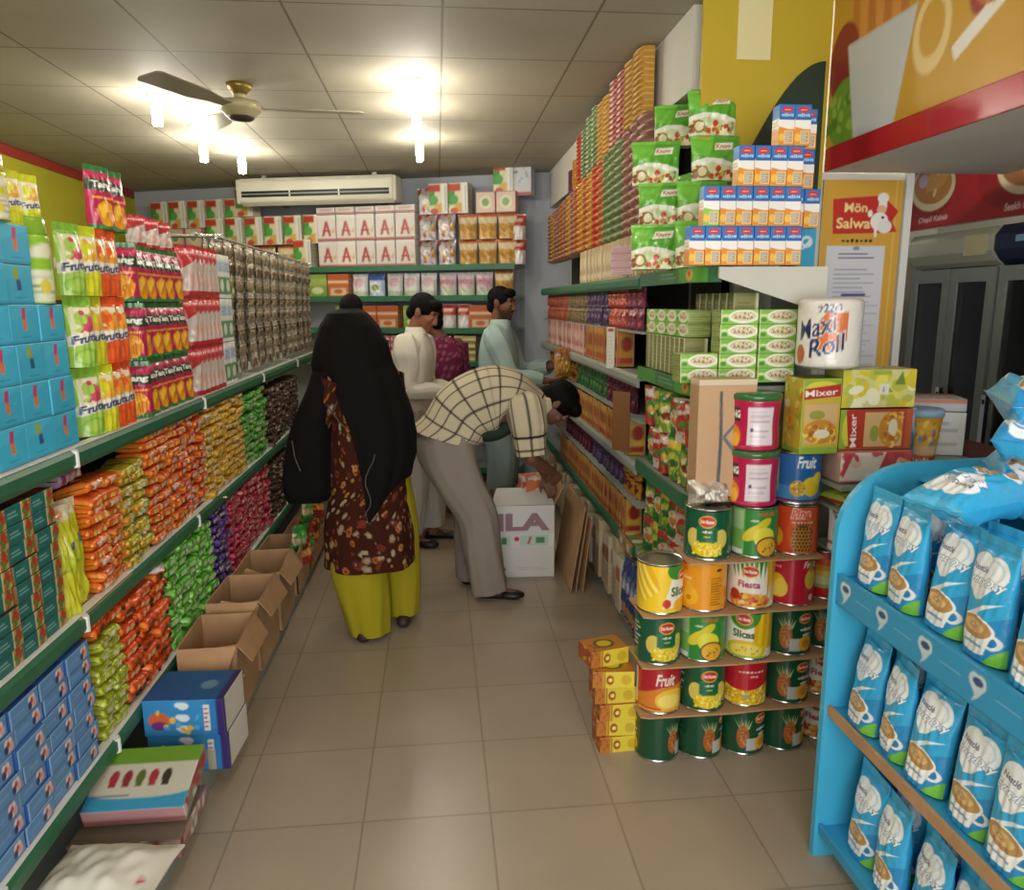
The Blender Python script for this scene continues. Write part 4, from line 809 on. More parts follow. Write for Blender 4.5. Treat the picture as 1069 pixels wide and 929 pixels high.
CH={k:chain(k,a,b) for k,a,b in (('mauve','#8a5f52','#b08a72'),('green','#5f7346','#8a9a68'),('rust','#a8552c','#c98a4a'),('gold','#b3822c','#cfa84c'),('red','#a8321f','#c9563a'),('leaf','#4f6a34','#c8cfae'),('crimson','#9a2a26','#d9c8b8'),('plum','#6f2a4a','#93506a'))}
seq=['mauve','mauve','green','green','rust','gold','rust','gold','mauve','mauve']
names=dict(mauve='brownish mauve',green='sage green',rust='rust orange',gold='mustard',red='bright red',leaf='green and white',crimson='crimson and white',plum='plum')
for i in range(20):
    k=['mauve','mauve','mauve','green','green','green','rust','red','gold','rust','gold','rust','mauve','gold','mauve','rust','mauve','mauve','gold','mauve'][i]
    sc=.84-.012*i
    o=CH[k].at((RX+.06,3.42+.145*i,1.905),RIGHT+RNG.normal()*.04,f"{names[k]} column of spice packets in the lower tier, {ORD[i+1]} back from the soup pouches",'lower packet columns'); o.scale=(1.35,1,sc)
for i in range(12):
    k=['gold','gold','crimson','crimson','gold','gold','leaf','leaf','leaf','red','gold','plum'][i]
    zt=[2.69,2.69,2.69,2.69,2.66,2.66,2.68,2.66,2.62,2.62,2.5,2.46][i]; zb=1.905+.6*(.84-.012*(i+2)); 
    o=CH[k].at((RX+.045,3.5+.155*i,zb),RIGHT+RNG.normal()*.05,f"{names[k]} column of packets in the upper tier, {ORD[i+1]} back, below the ceiling",'upper packet columns'); o.scale=(1.45,.8,(zt-zb)/.6)
# board at 1.27: sachets above gold boxes
def tiers(lst,z0,dz,rows,grp,where):
    for kind,y0,dy,n,desc in lst: bank(kind,y0,dy,n,z0,dz,rows,desc,where,grp)
GB=thin('gold','#b8862c','#8f2f22',.05,.19,.09,band='#a83a26'); WB=thin('palepink','#a8685a','#d8b0a4',.05,.19,.09)
bank(GB,3.75,.054,15,1.271,.19,1,'narrow gold box on the second board','left of price strip','gold boxes')
bank(WB,4.62,.054,28,1.271,.19,1,'narrow reddish box on the second board','behind blue-shirted man','reddish boxes')
SC={k:sach(k,a,b) for k,a,b in (('crimson','#9a2a28','#c96a4a'),('plum','#6a2440','#9a4a5a'),('violet','#43304f','#6a5578'),('olive','#6a5a38','#8f7d55'),('brick','#8f3f2a','#b5654a'),('forest','#2f5a34','#4f7a4a'),('maroon','#521c30','#7a3a48'),('amber','#b8862a','#7a2a20'))}
for k,y0,n in (('plum',3.42,3),('crimson',3.72,4),('violet',4.12,6),('olive',4.72,7),('brick',5.42,10)):
    bank(SC[k],y0,.1,n,1.465,.105,2,f"{k} spice sachet above narrow boxes",'under top board',k+' sachets, upper',x=.055)
st_=bm_obj('inner_shelf',bxs((RX+.006,3.3,1.455,1.15,6.45,1.463)),'steel_grey',gr)
st2=bm_obj('inner_shelf',bxs((RX+.006,3.3,1.05,1.15,6.45,1.058)),'steel_grey',gr)
# price strip
ps=Canvas(.045,.21,.005,'#d4d2c6').rect(.2,.88,.8,.95,'#a83a34').lines(.2,.1,.8,.8,8,'#c4c1b4')
thing('price_strip',flat('price_strip',ps,.004,'paper'),'tall white price strip hanging from the shelf edge by the green soup boxes','price strip',(.882,3.79,1.262),RIGHT+.9)
# board at .86: gold boxes below green and maroon packets
AB=thin('amber','#c09a3c','#8f2420',.045,.18,.09,band='#9a2a22')
bank(AB,3.5,.05,40,.861,.18,1,'gold and red box on the third board','above the steel rail','gold and red boxes')
bank(SC['maroon'],3.52,.1,6,1.06,.09,2,'maroon spice sachet','left of the brown flap','maroon sachets',x=.055)
bank(SC['forest'],4.13,.1,9,1.06,.09,2,'forest green spice sachet','beside blue-shirted man','forest sachets',x=.055)
bank(SC['amber'],5.05,.1,12,1.06,.09,2,'amber spice sachet','behind the pale blue man','amber sachets',x=.055)
fl=thing('cardboard_flap',box_mesh('cardboard_flap_r',.10,.004,.29,{'all':'#b59672'},'paper',.001),'brown cardboard flap standing between the gold boxes and the noodle pouches','cardboard',(.872,3.50,.885),RIGHT+.7)
# board at .46
bank(SC['violet'],3.72,.1,8,.66,.09,2,'dark violet sachet','beside bent man','violet sachets',x=.055)
bank(SC['maroon'],4.55,.1,9,.66,.09,2,'dark maroon sachet','behind bent man','dark maroon sachets',x=.055)
bank(AB,3.5,.05,40,.461,.18,1,'gold and red box on the fourth board','behind the white carton','lower gold boxes')
bank(SC['amber'],3.4,.1,3,.66,.09,2,'amber sachet','by the noodle pouches','amber sachets, lower',x=.055)
st3=bm_obj('inner_shelf',bxs((RX+.006,3.3,.648,1.15,6.45,.656)),'steel_grey',gr)
# lowest: cream and white boxes standing on the deck, blue packs nearest
LB=Kind('white_box',[box_mesh('white_box_%d'%i,.09,.16,h,{'all':Canvas(.09,h,.006,a).rect(.1,.55,.9,.8,b).lines(.1,.1,.9,.5,5,'#a89a80'),'top':'#d0ccbc'},r=.002) for i,(h,a,b) in enumerate(((.31,'#c4b89c','#8a6a3a'),(.28,'#cdc6b4','#a05a40'),(.33,'#b8a684','#d8d2c0')))],'box')
for i in range(22): LB.at((RX+.06-.012*(i%2),3.36+.125*i,.072),RIGHT+RNG.normal()*.05,f"cream and white upright box on the bottom deck, {ORD[i+1]} back from the blue packs",'cream boxes on the deck',i)
BP=Kind('blue_pack',[pouch_mesh('blue_pack_%d'%i,.10,.27,.05,Canvas(.10,.27,.005,'#2f4a86').rect(0,.05,1,.22,'#b58a5a').ell(.5,.6,.3,.15,'#6a84b8').ell(.5,.55,.15,.1,'#c8ccd8').specks(7,['#8fa2cc','#b03a44'],.07,(0,.2,1,1),i),None,'foil',.005,190+i,stand=True) for i in range(2)],'packet')
for i in range(5): BP.at((.872-.0*i,3.0+.07*i,.145),(0,-.0,RIGHT+.2),f"blue packet standing on the bottom board, {ORD[5-i]} from the left",'blue packets',i)
OB=Kind('orange_tea_box',[box_mesh('tea_box',.12,.09,.06,{'all':Canvas(.12,.06,.005,'#b5803a').rect(0,.3,1,.7,'#4f8a5a').ell(.5,.5,.2,.3,'#d9d0b8')},r=.002)],'box')
for i in range(2): OB.at((.93,3.37+.13*i,.405+.0),RIGHT,f"small orange and green box lying on the cream boxes, {ORD[i+1]} back",'orange green boxes')
# ---- yellow and red boxes on the floor before the tin tower
ya=Canvas(.15,.065,.003,'#d9c63a').rect(0,0,.26,1,'#b5722a').specks(12,['#a02a26','#8a5a1c'],.02,(.02,.1,.24,.9),1).ell(.42,.5,.09,.3,'#b8661c').ell(.42,.5,.05,.16,'#e8d870').text('C',.42,.5,.4,'#7a1f1c').ell(.8,.5,.12,.3,'#c8a82a').rect(.28,.0,.31,1,'#8a2a20')
yt=Canvas(.15,.11,.004,'#b8762c').ell(.5,.5,.26,.3,'#4f5a26').ell(.5,.5,.18,.2,'#d9b82a').specks(8,['#8a2a20'],.03,(.0,.0,.3,1),3)
YB=Kind('custard_box',[box_mesh('custard_box',.15,.11,.062,{'front':ya,'back':ya,'left':Canvas(.11,.062,.004,'#a84f26').specks(9,['#d9b83a','#8a1f1c'],.06),'right':'#c9b03a','top':yt},r=.002)],'box')
for i,(x,y,z,rz,l) in enumerate(((.615,2.45,0,.06,'bottom one of the pile'),(.61,2.455,.0625,-.05,'second from the floor'),(.615,2.45,.125,.03,'third from the floor'),(.60,2.46,.1875,.0,'fourth from the floor'),(.595,2.455,.25,-.08,'second from the top'),(.575,2.50,.3125,.25,'topmost, turned askew'))):
    YB.at((x,y,z),rz,f"yellow and brown box with round emblem, {l}, by the tins",'yellow boxes by the tins')
# ---- tower of fruit tins
rows=[[('pine',.85),('pine',.5),('pine',.1),('pine',.45),None],
      [('redmango',.2),('corn',.35),('redcorn',0),('pine',-.05),('fiesta',.2)],
      [('corn',.45),('passion',-.05),('slices',-.05),('pine',-.05),('pine',0)],
      [('mango',.05),('pear',0),('fiesta',0),('tidbits',0),('stripes',0)],
      [None,('corn',0),('passion',.1),('pina',0),None]]
XS=[.748,.910,1.070,1.230,1.388]; YS=[2.395,2.40,2.405,2.415,2.455]
desc=dict(pine='dark green pineapple fruit tin',corn='green sweetcorn tin with yellow kernels',slices='white and yellow fruit slices tin',mango='bright yellow fruit slices tin',fiesta='white fruit cocktail tin with pink lettering',pear='orange tin with a pear',passion='green fruit tin with passion fruit halves',redmango='red and orange mango tin',redcorn='red tin with yellow corn below',tidbits='crimson tin with yellow fruit pieces',pina='orange red tin with a pineapple',blue='blue tin with yellow pineapples',stripes='red and yellow striped tin')
RH=.1845
for r,row in enumerate(rows):
    for c,cell in enumerate(row):
        if cell is None: continue
        CANS[cell[0]].at((XS[c]+RNG.normal()*.004,YS[c]-.012*r*(r<4)*0+RNG.normal()*.003,RH*r),cell[1]-math.atan2(XS[c],2.4),f"{desc[cell[0]]}, {('bottom','second','third','fourth','top')[r]} row, {ORD[c+1]} from the left, tower",'tower of fruit tins')
CANS['fiesta'].at((1.395,2.465,.0),-.5,'yellow and white fruit slices tin at the foot of the tower beside the blue stand')
for r in range(1,5):
    def sheet(bm):
        pts=[(.668,2.315),(.70,2.305),(1.0,2.305),(1.12,2.315),(1.30,2.32),(1.47,2.35),(1.47,2.49),(.66,2.485)]
        if r==4: pts=[(.82,2.31),(1.0,2.305),(1.12,2.315),(1.30,2.32),(1.30,2.49),(.82,2.485)]
        prism(bm,pts,'z',RH*r-.0062,RH*r-.0004)
    o=bm_obj('cardboard_sheet',sheet,'cardboard'); tag(o,f"brown cardboard sheet under the {('','second','third','fourth','top')[r]} row of fruit tins",'cardboard')
# drink tubs, blue tin
def tub(label,loc,rot,grn):
    r=.082; c=Canvas(2*PI*r,.17,.0028,'#b81c4a')
    for u in (.5,):
        c.rect(u+.03,.18,u+.20,.82,'#e3d6da'); c.lines(u+.05,.25,u+.18,.75,10,'#c2a8b2'); c.rect(u+.05,.42,u+.07,.48,'#4a3a5a'); c.rect(u-.16,.56,u-.03,.80,'#15231a'); c.text('TANG',u-.09,.68,.13,'#e8ebe0',width=.12,bold=.04)
        c.ell(u-.08,.30,.06,.2,'#e08a1c'); c.ell(u-.06,.26,.03,.12,'#f2b23c'); c.rect(u+.235,.05,u+.25,.95,'#8f1438')
    pr=[(0,0),(r-.01,0),(r-.003,.004),(r,.012)]+[(r-.004*math.exp(-((t-.5)/.3)**2),.012+.156*t) for t in np.linspace(0,1,26)]+[(r-.004,.172),(r-.006,.176)]
    o=thing('drink_powder_tub',lathe('drink_powder_tub',pr,c,mat='gloss'),label,'tub',loc,rot)
    put('lid',lathe('tub_lid',[(r-.002,0),(r+.003,.003),(r+.003,.018),(r-.004,.024),(0,.024)],None,64,'gloss',cols=[grn]*5),(0,0,.166),0,o); return o
t1=tub('lower magenta drink tub, standing on the sweetcorn and passion fruit tins',(1.062,2.40,RH*5-.003),-.85,'#3a6a3a'); t2=tub('upper magenta drink tub with a green lid, topmost of its column',(1.058,2.40,RH*5+.188),-.85,'#2f6a35')
CANS['blue'].at((1.222,2.405,RH*5),-.40,'blue tin with yellow pineapples, on top of the orange red pineapple tin')
# clear bag of small jars on the green tin
cv=Canvas(.14,.07,.005,'#b9b0a2').specks(24,['#d9d2c6','#9a8a7a','#e6e2d8'],.07)
thing('wrapped_jars',pouch_mesh('wrapped_jars',.15,.085,.09,cv,None,'silver',.009,200,seal=.08),'clear crinkled bag of small jars lying on the topmost green sweetcorn tin','bag',(.905,2.395,RH*5-.002),.1)
# ---- table of assorted goods beside the tower
def art_mixer(a,edge,rot=False):
    w,h=(.135,.25); c=Canvas(w,h,.0022,a); c.rect(0,.9,1,1,'#8fb03a'); c.ell(.5,.88,.4,.08,'#d9cf3a'); c.rect(0,0,1,.1,edge); c.poly([(.03,.72),(.03,.86),(.97,.92),(.97,.76)],'#b82a24'); c.text('Mixer',.48,.81,.085,'#f4eee4',width=.82,rot=.06,bold=.012)
    c.rect(.08,.14,.92,.66,'#d8b27a'); c.ell(.5,.3,.42,.16,'#c98a2c'); c.specks(30,['#e8c23a','#d9902a','#efd86a','#b5662a'],.06,(.12,.16,.88,.42),5); c.ell(.4,.52,.2,.06,'#9aa040'); c.ell(.55,.27,.2,.06,'#e8e0c0'); c.rect(0,0,.05,1,edge); return c
sidec=Canvas(.12,.25,.004,'#c9b23a').specks(26,['#8fae3a','#e0d06a','#d9822a','#efe6c0'],.09).rect(.0,.0,1,.08,'#8fb03a')
m1=box_mesh('snack_mix_box',.135,.12,.25,{'front':art_mixer('#c9b23c','#8fb03a'),'left':sidec,'right':sidec,'back':sidec,'top':'#a8a83c'})
thing('snack_mix_box',m1,'upright green and yellow snack mix box, under the paper towel roll','box',(1.235,2.36,RH*6-.005),.04)
fb=Canvas(.25,.125,.003,'#d3cf8a').specks(40,['#e6dc5a','#f0edc8','#bdbf4a','#d9c42a'],.08,(0,0,1,1),2); fb.poly([(.7,.6),(.8,.95),(.85,.6)],'#6a8a2c'); fb.poly([(.55,.4),(.62,.55),(.7,.4)],'#7a9a3a'); fb.rect(.5,.35,.63,.62,'#e6e6de'); fb.text('i',.56,.48,.14,'#5a6a7a'); fb.rect(.4,.85,.65,.97,'#9ab03c')
thing('tissue_box',box_mesh('flower_box',.25,.13,.125,{'front':fb,'back':fb,'left':'#d3cf8a','right':'#d3cf8a','top':fb}),'pale yellow box with flowers, right of the snack mix box','box',(1.435,2.37,1.252),-.02)
# lying snack box
cm=art_mixer('#b5381f','#c0572a'); ar=np.rot90(cm.a,-1).copy()
lay_=Canvas(.25,.135,.0022,'#b5381f'); lay_.a=np.repeat(np.repeat(ar,1,0),1,1)[:lay_.H,:lay_.W] if ar.shape[0]>=lay_.H and ar.shape[1]>=lay_.W else lay_.a
thing('snack_mix_box',box_mesh('snack_mix_box_lying',.25,.12,.135,{'front':lay_,'back':lay_,'left':'#b5381f','right':'#b85a2a','top':'#b8862c'}),'red and orange snack mix box lying on its side, under the flower box','box',(1.435,2.365,1.112),-.02)
# pouches under it
rwp=Canvas(.14,.2,.004,'#e3d6cc').rect(0,.1,1,.2,'#b83a48').poly([(0,.5),(0,.9),(.7,1),(.3,.55)],'#c23a44').poly([(.5,.2),(1,.6),(1,.3)],'#c8505a').ell(.7,.7,.2,.12,'#e8c8b8').specks(9,['#c84a50','#eadfd2'],.08)
rwk=Kind('noodle_pouch',[pouch_mesh('red_white_pouch',.14,.2,.06,rwp,None,'film',.006,210,lie=True)],'pouch')
tb_=empty('side_table','small steel table carrying the snack boxes between tin tower and blue stand','table')
bm_obj('tabletop',bxs((1.30,2.255,.985,1.58,2.475,1.0)),'steel_grey',tb_)
for x,y in ((1.565,2.27),(1.565,2.46),(1.48,2.46)): bm_obj('leg',bxs((x-.01,y-.01,0,x+.01,y+.01,.985)),'steel_grey',tb_)
rwb=Canvas(.26,.108,.003,'#ded2c8').rect(0,0,1,.12,'#b83a48').poly([(.45,0),(.62,1),(1,1),(1,.25)],'#bf3a40').poly([(.62,.15),(.8,.8),(1,.6),(1,.1)],'#d9a48f').specks(16,['#c84a50','#eadfd2','#d8b8a8'],.05).poly([(0,.3),(.1,1),(.2,1),(.05,.2)],'#c0424a')
thing('noodle_pack',box_mesh('red_white_pack',.26,.15,.108,{'front':rwb,'back':rwb,'left':'#d8c4bc','right':'#c8605f','top':'#d9b8b0'},r=.012),'red and white wrapped pack under the lying snack mix box','pack',(1.435,2.36,1.001),.02)
ygp=Canvas(.10,.16,.004,'#b5b53a').rect(.3,0,.6,1,'#d0c23a').rect(0,0,.15,1,'#9aae3a').rect(.85,0,1,1,'#b83a34').specks(6,['#e0d87a','#7a8a2a'],.08)
nip=Canvas(.10,.15,.003,'#dccfd0').text('Ni',.5,.6,.4,'#8f2a5a',width=.7,shear=.1,bold=.03).rect(0,.15,1,.22,'#a84a6a').ell(.3,.9,.2,.06,'#b86a80')
sh=bm_obj('bracket_shelf',bxs((1.33,2.30,.745,1.56,2.475,.755)),'steel_grey',tb_)
thing('sachet_pack',pouch_mesh('ni_pouch',.11,.15,.05,nip,None,'film',.004,211,stand=True),'white pouch with purple letters, above the striped tin','pouch',(1.375,2.35,.756),-.1)
thing('sachet_pack',pouch_mesh('yg_pouch',.11,.15,.05,ygp,None,'film',.004,212,lie=True),'yellow and green striped pouch lying on the side table shelf above the white pouch','pouch',(1.36,2.34,.918),.3)
bm_obj('bracket_shelf',bxs((1.31,2.28,.905,1.56,2.475,.915)),'steel_grey',tb_)
# paper towel roll
R0=.100; c=Canvas(2*PI*R0,.225,.0028,'#e6e2d8'); u=.425
c.poly([(u-.02,.28),(u-.02,.62),(u+.02,.74),(u+.13,.76),(u+.13,.40),(u+.09,.28)],'#d9743a'); c.ell(u-.12,.22,.035,.12,'#c0522a')
c.text('222m',u+.035,.80,.10,'#2a2f66',width=.12,rot=.15,shear=.2); c.text('Maxi',u-.03,.57,.24,'#1f2a5e',width=.20,rot=.25,shear=.25,bold=.015,out='#efece4',ow=.03); c.text('Roll',u+.03,.34,.22,'#1f2a5e',width=.18,rot=.22,shear=.2,bold=.02,out='#efece4',ow=.03); scr(c,u+.04,.10,.07,.035,'#8a8a98'); scr(c,u-.08,.13,.08,.03,'#a9b0bc')
pr=[(.02,.004),(R0-.02,.0),(R0-.004,.008)]+[(R0*(1+.006*math.sin(t*9)),.012+.2*t) for t in np.linspace(0,1,30)]+[(R0-.004,.220),(R0-.018,.226),(.05,.224),(.022,.215),(.02,.2)]
thing('paper_towel_roll',lathe('paper_towel_roll',pr,c,mat='film'),'large white wrapped paper towel roll with orange and navy print, topmost of the snack boxes','paper roll',(1.285,2.375,1.380),-.25)
# noodle cup and carton on the counter
c=Canvas(2*PI*.06,.16,.003,'#c9902e')
for u in (.5,.0,1.):
    c.ell(u,.62,.16,.24,'#d9a83c'); c.specks(24,['#b5622a','#e8cf5a','#a8742a','#6a8ab0'],.02,(u-.14,.4,u+.14,.85),6); c.rect(u-.25,.22,u+.25,.4,'#d8b48a'); c.rect(u-.25,.0,u+.25,.2,'#b02a22'); c.text('Jaxis',u,.1,.13,'#efe6dc',width=.2,bold=.03)
cp=thing('noodle_cup',lathe('noodle_cup',[(0,.002),(.045,0)]+[(.046+.016*t,.003+.155*t) for t in np.linspace(0,1,20)]+[(.064,.160)],c,mat='card'),'orange and red paper noodle cup with a pale blue lid, beside the snack boxes','cup',(1.66,2.40,1.052),-.5)
put('lid',lathe('cup_lid',[(.062,0),(.066,.002),(.066,.02),(.06,.026),(.0,.026)],None,48,'card',cols=['#8fb0cc']*5),(0,0,.155),0,cp)
btc=Canvas(.05,.17,.004,'#7fa0b8').rect(0,.75,1,1,'#a8bcc8').ell(.5,.4,.3,.2,'#3f6a8a').specks(6,['#2f4a5a','#c9d2d8','#5a8a7a'],.12)
thing('wet_wipe_pack',pouch_mesh('wipe_pouch',.06,.185,.04,btc,None,'film',.004,215,stand=True),'slim blue grey pouch standing between the red snack box and the noodle cup','pouch',(1.585,2.37,1.052),.1)
tr=Canvas(.26,.05,.005,'#b8c4cc').rect(0,.6,1,1,'#c87a5a'); thing('food_tray',box_mesh('food_tray',.24,.16,.045,{'all':tr,'top':Canvas(.24,.16,.006,'#b5c6d4').rect(0,.6,1,1,'#c0683a')}),'flat blue and orange carton on the counter behind the noodle cup','carton',(1.76,2.55,1.21),-.35)
ctn=Canvas(.2,.15,.006,'#cfd0ca').lines(.1,.2,.9,.8,4,'#9aa0a4'); thing('white_carton',box_mesh('white_counter_carton',.22,.17,.155,{'all':ctn}),'white carton on the grey counter, under the flat blue and orange one','carton',(1.77,2.55,1.052),-.3)
# counter of the grill bay
gc=empty('service_counter','grey steel service counter of the grill bay, behind the noodle cup','counter'); bm_obj('worktop',bxs((1.58,2.20,1.02,2.02,2.85,1.05)),'steel_grey',gc,bevel=.004); bm_obj('cabinet_body',bxs((1.60,2.24,0,1.98,2.82,1.02)),'white_steel',gc); bm_obj('red_ledge',bxs((1.86,2.3,1.05,2.0,2.84,1.075)),solid('dull_red','#6a3a36',.5),gc)
# ================================================================ blue milk powder stand
SX=1.075; SY0,SY1=.86,1.83
blue=solid('sky_blue_board','#45b4dc',.4,noise=.03); blue2=solid('mid_blue_board','#369cca',.4)
sd_=empty('milk_powder_stand','sky blue three-shelf display stand filled with milk powder pouches','display stand')
def side(bm,y):
    r=.20; pts=[(SX-.02,0),(1.75,0),(1.75,1.185)]+[(SX-.02+r*(1-math.cos(a)),.972+r*math.sin(a)) for a in np.linspace(PI/2,0,9)]
    prism(bm,pts,'y',y,y+.022)
bm_obj('side_panel',lambda bm:side(bm,SY1),blue,sd_); bm_obj('side_panel',lambda bm:side(bm,SY0-.022),blue,sd_)
bm_obj('back_panel',bxs((1.50,SY0,.05,1.52,SY1,1.125)),blue,sd_)
def art_lip():
    c=Canvas(SY1-SY0,.085,.0035,'#3a9fcf'); c.rect(0,0,1,.06,'#2a84b2')
    for k in range(6):
        u=.04+.17*k; c.ell(u,.66,.016,.2,'#cfe0ea'); c.ell(u+.018,.66,.016,.2,'#cfe0ea'); c.poly([(u-.015,.6),(u+.034,.6),(u+.014,.3),(u-.005,.12),(u+.004,.32)],'#cfe0ea'); c.ell(u+.01,.66,.016,.1,'#3a5a86'); c.rect(u+.06,.52,u+.13,.56,'#74b8d8')
    return c
for i,z in enumerate((.10,.475,.862)):
    b=bm_obj('shelf_board',bxs((SX,SY0,z-.012,1.5,SY1,z)),blue2,sd_)
    if i==2:
        lc=art_lip(); U,V_=np.meshgrid(np.linspace(0,1,lc.nu),np.linspace(0,1,lc.nv))
        P=np.stack([SX-.012-.0*V_,SY1-(SY1-SY0)*U,z-.075+.085*V_],-1); Pb=P.copy(); Pb[...,0]=SX
        C=lc.get(); E1=grid(np.stack([P[-1],Pb[-1]]),np.stack([C[-1]]*2)); E0=grid(np.stack([P[0],Pb[0]]),np.stack([C[0]]*2),flip=True)
        put('printed_lip',mk('printed_lip',[grid(P,C),grid(Pb[:,::-1],C*0+.2),E1,E0],'card'),parent=b)
    else: bm_obj('shelf_lip',bxs((SX-.01,SY0,z-.022,SX,SY1,z+.008)),'cardboard' if i else blue2,b)
for i,(z,n,y0,dy) in enumerate(((.867,7,1.745,-.135),(.480,7,1.735,-.132),(.105,7,1.70,-.13))):
    nm_=('top shelf','middle shelf','lowest shelf')[i]
    for c in range(n): EVERY.at((SX+.05+RNG.normal()*.006,y0+dy*c+RNG.normal()*.004,z),(RNG.normal()*.03-.05,RNG.normal()*.03,RIGHT-.12+RNG.normal()*.09),f"blue milk powder pouch on the stand's {nm_}, {ORD[c+1]} from the left in front",'milk powder pouches in front',random.randrange(3))
    for c in range(n-1): EVERY.at((SX+.135+RNG.normal()*.008,y0+dy*(c+.5)+RNG.normal()*.004,z),(RNG.normal()*.03-.03,0,RIGHT+RNG.normal()*.1),f"blue milk powder pouch in the rear row of the {nm_}, {ORD[c+1]} from the left",'milk powder pouches behind',random.randrange(3))
top=bm_obj('top_board',bxs((1.27,SY0,1.125,1.5,SY1,1.14)),blue,sd_)
for i,(x,y,z,rz,rx,l) in enumerate(((1.175,1.50,1.118,LEFT+.25,-.05,'lying across the front row below the others'),(1.38,1.60,1.142,-.5,.05,'lowest of the three lying on the stand'),(1.375,1.585,1.232,-.75,-.04,'middle one of the three lying on the stand'),(1.37,1.59,1.322,-.45,.03,'topmost of the three lying on the stand'),(1.37,1.17,1.142,.1,0,'lying on the stand at the near end'),(1.36,1.18,1.226,-.1,0,'upper one lying on the stand at the near end'))):
    EVERYLIE.at((x,y,z),(rx,0,rz),f"blue milk powder pouch {l}",None,i)
# ================================================================ grill bay: red menu board, glass-door coolers, counter person's place
mb=empty('menu_board','red backlit-style menu board with dishes, above the coolers','menu board',(2.30,3.75,1.925))
def art_menu():
    c=Canvas(2.3,.30,.005,'#9a1c20')
    for k in range(5):
        u0=.05+.215*k; c.ell(u0+.045+.05,.55,.075,.42,'#7a1518',al=.6)
    def dish(u,a,b): c.ell(u,.62,.068,.36,'#c9bc9a',-.1); c.ell(u,.64,.058,.28,a,-.1); c.ell(u+.012,.72,.035,.16,b,.2); c.specks(12,[a,b,'#d9c08a'],.008,(u-.04,.5,u+.04,.85),int(u*50)); c.ell(u-.03,.72,.014,.1,'#b09ac0')
    c.poly([(.0,.3),(.03,.62),(.0,.9)],'#d2cdb8')
    dish(.155,'#a8743a','#b88a4a'); dish(.40,'#8a5a34','#b5895a'); dish(.62,'#a06a3a','#c99a5a'); dish(.84,'#8a6a3a','#a8743a')
    for u,t in ((.02,'Kabab'),(.165,'Chapli Kabab'),(.40,'Seekh Kabab')):
        c.text(t,u,.13,.10,'#d9b8b4',width=.012*len(t)*.62,shear=.1)
    return c
mc=art_menu(); put('printed_face',flat('menu_face',mc,.03),parent=mb,loc=(0.0,-1.15,0),rot=RIGHT)
bm_obj('top_rail',bxs((-.06,-2.3,.295,.0,.0,.33)),'black',mb)
def cooler(name,label,y1,y0,body,head,inner):
    X0=2.33; o=empty(name,label,'cooler',(0,0,0))
    bm_obj('cabinet_body',bxs((X0+.03,y0,0,2.93,y0+.03,1.88),(X0+.03,y1-.03,0,2.93,y1,1.88),(2.90,y0+.03,0,2.93,y1-.03,1.88),(X0+.03,y0+.03,0,2.9,y1-.03,.12),(X0+.03,y0+.03,1.84,2.9,y1-.03,1.88)),body,o)
    bm_obj('header',lambda bm:prism(bm,[(X0+.03,1.74),(X0-.0,1.76),(X0-.03,1.80),(X0-.03,1.86),(X0,1.90),(X0+.1,1.91),(X0+.1,1.74)],'y',y0,y1),head,o)
    ym=(y0+y1)/2
    for a,b in ((y0,ym),(ym,y1)):
        d=bm_obj('door',bxs((X0,a+.004,.15,X0+.028,a+.05,1.735),(X0,b-.05,.15,X0+.028,b-.004,1.735),(X0,a+.05,.15,X0+.028,b-.05,.21),(X0,a+.05,1.675,X0+.028,b-.05,1.735)),'steel_grey',o)
        bm_obj('glass_pane',bxs((X0+.008,a+.05,.21,X0+.014,b-.05,1.675)),M['glass'],d)
        bm_obj('handle',bxs((X0-.03,b-.045,.8,X0-.012,b-.02,1.2),(X0-.03,b-.04,.82,X0,b-.025,.84),(X0-.03,b-.04,1.16,X0,b-.025,1.18)),'tin',d)
    for z in (.5,.85,1.2,1.5): bm_obj('rack',lambda bm:[tube(bm,(X0+.1,y0+.035,z),(X0+.1,y1-.035,z),.004,seg=6)]+[tube(bm,(X0+.1,y,z),(2.88,y,z),.003,seg=6) for y in np.linspace(y0+.06,y1-.06,9)],'tin',o)
    return o
def glass_mat():
    m,nt,b=new_mat('cooler_glass'); nt.nodes.remove(b); N=nt.nodes.new
    t=N('ShaderNodeBsdfTransparent'); t.inputs['Color'].default_value=(.86,.90,.88,1); g=N('ShaderNodeBsdfGlossy'); g.inputs['Roughness'].default_value=.03; f=N('ShaderNodeFresnel'); f.inputs['IOR'].default_value=1.5; x=N('ShaderNodeMixShader')
    L=nt.links.new; L(f.outputs[0],x.inputs[0]); L(t.outputs[0],x.inputs[1]); L(g.outputs[0],x.inputs[2]); L(x.outputs[0],nt.nodes['Material Output'].inputs[0]); return m
M['glass']=glass_mat()
M['navy']=solid('navy_plastic','#1b2348',.3); M['cool_white']=solid('cooler_white','#b8b9a6',.4)
ck=cooler('glass_door_cooler','white two-door glass cooler with a plain header, beside the pillar',3.56,2.99,'cool_white','cool_white',0)
bm_obj('header_label',bxs((2.2985,3.02,1.785,2.3005,3.16,1.87)),solid('pale_label','#c8c096',.5),ck)
ck2=cooler('glass_door_cooler','cooler with a navy blue header, beside the white cooler',2.975,2.36,'navy','navy',0)
bm_obj('header_mark',lambda bm:(bx(bm,2.296,2.66,1.80,2.3,2.80,1.86),bx(bm,2.296,2.62,1.805,2.3,2.68,1.83),bx(bm,2.296,2.72,1.825,2.3,2.86,1.85)),solid('pale_blue_mark','#7fb0cc',.4),ck2)
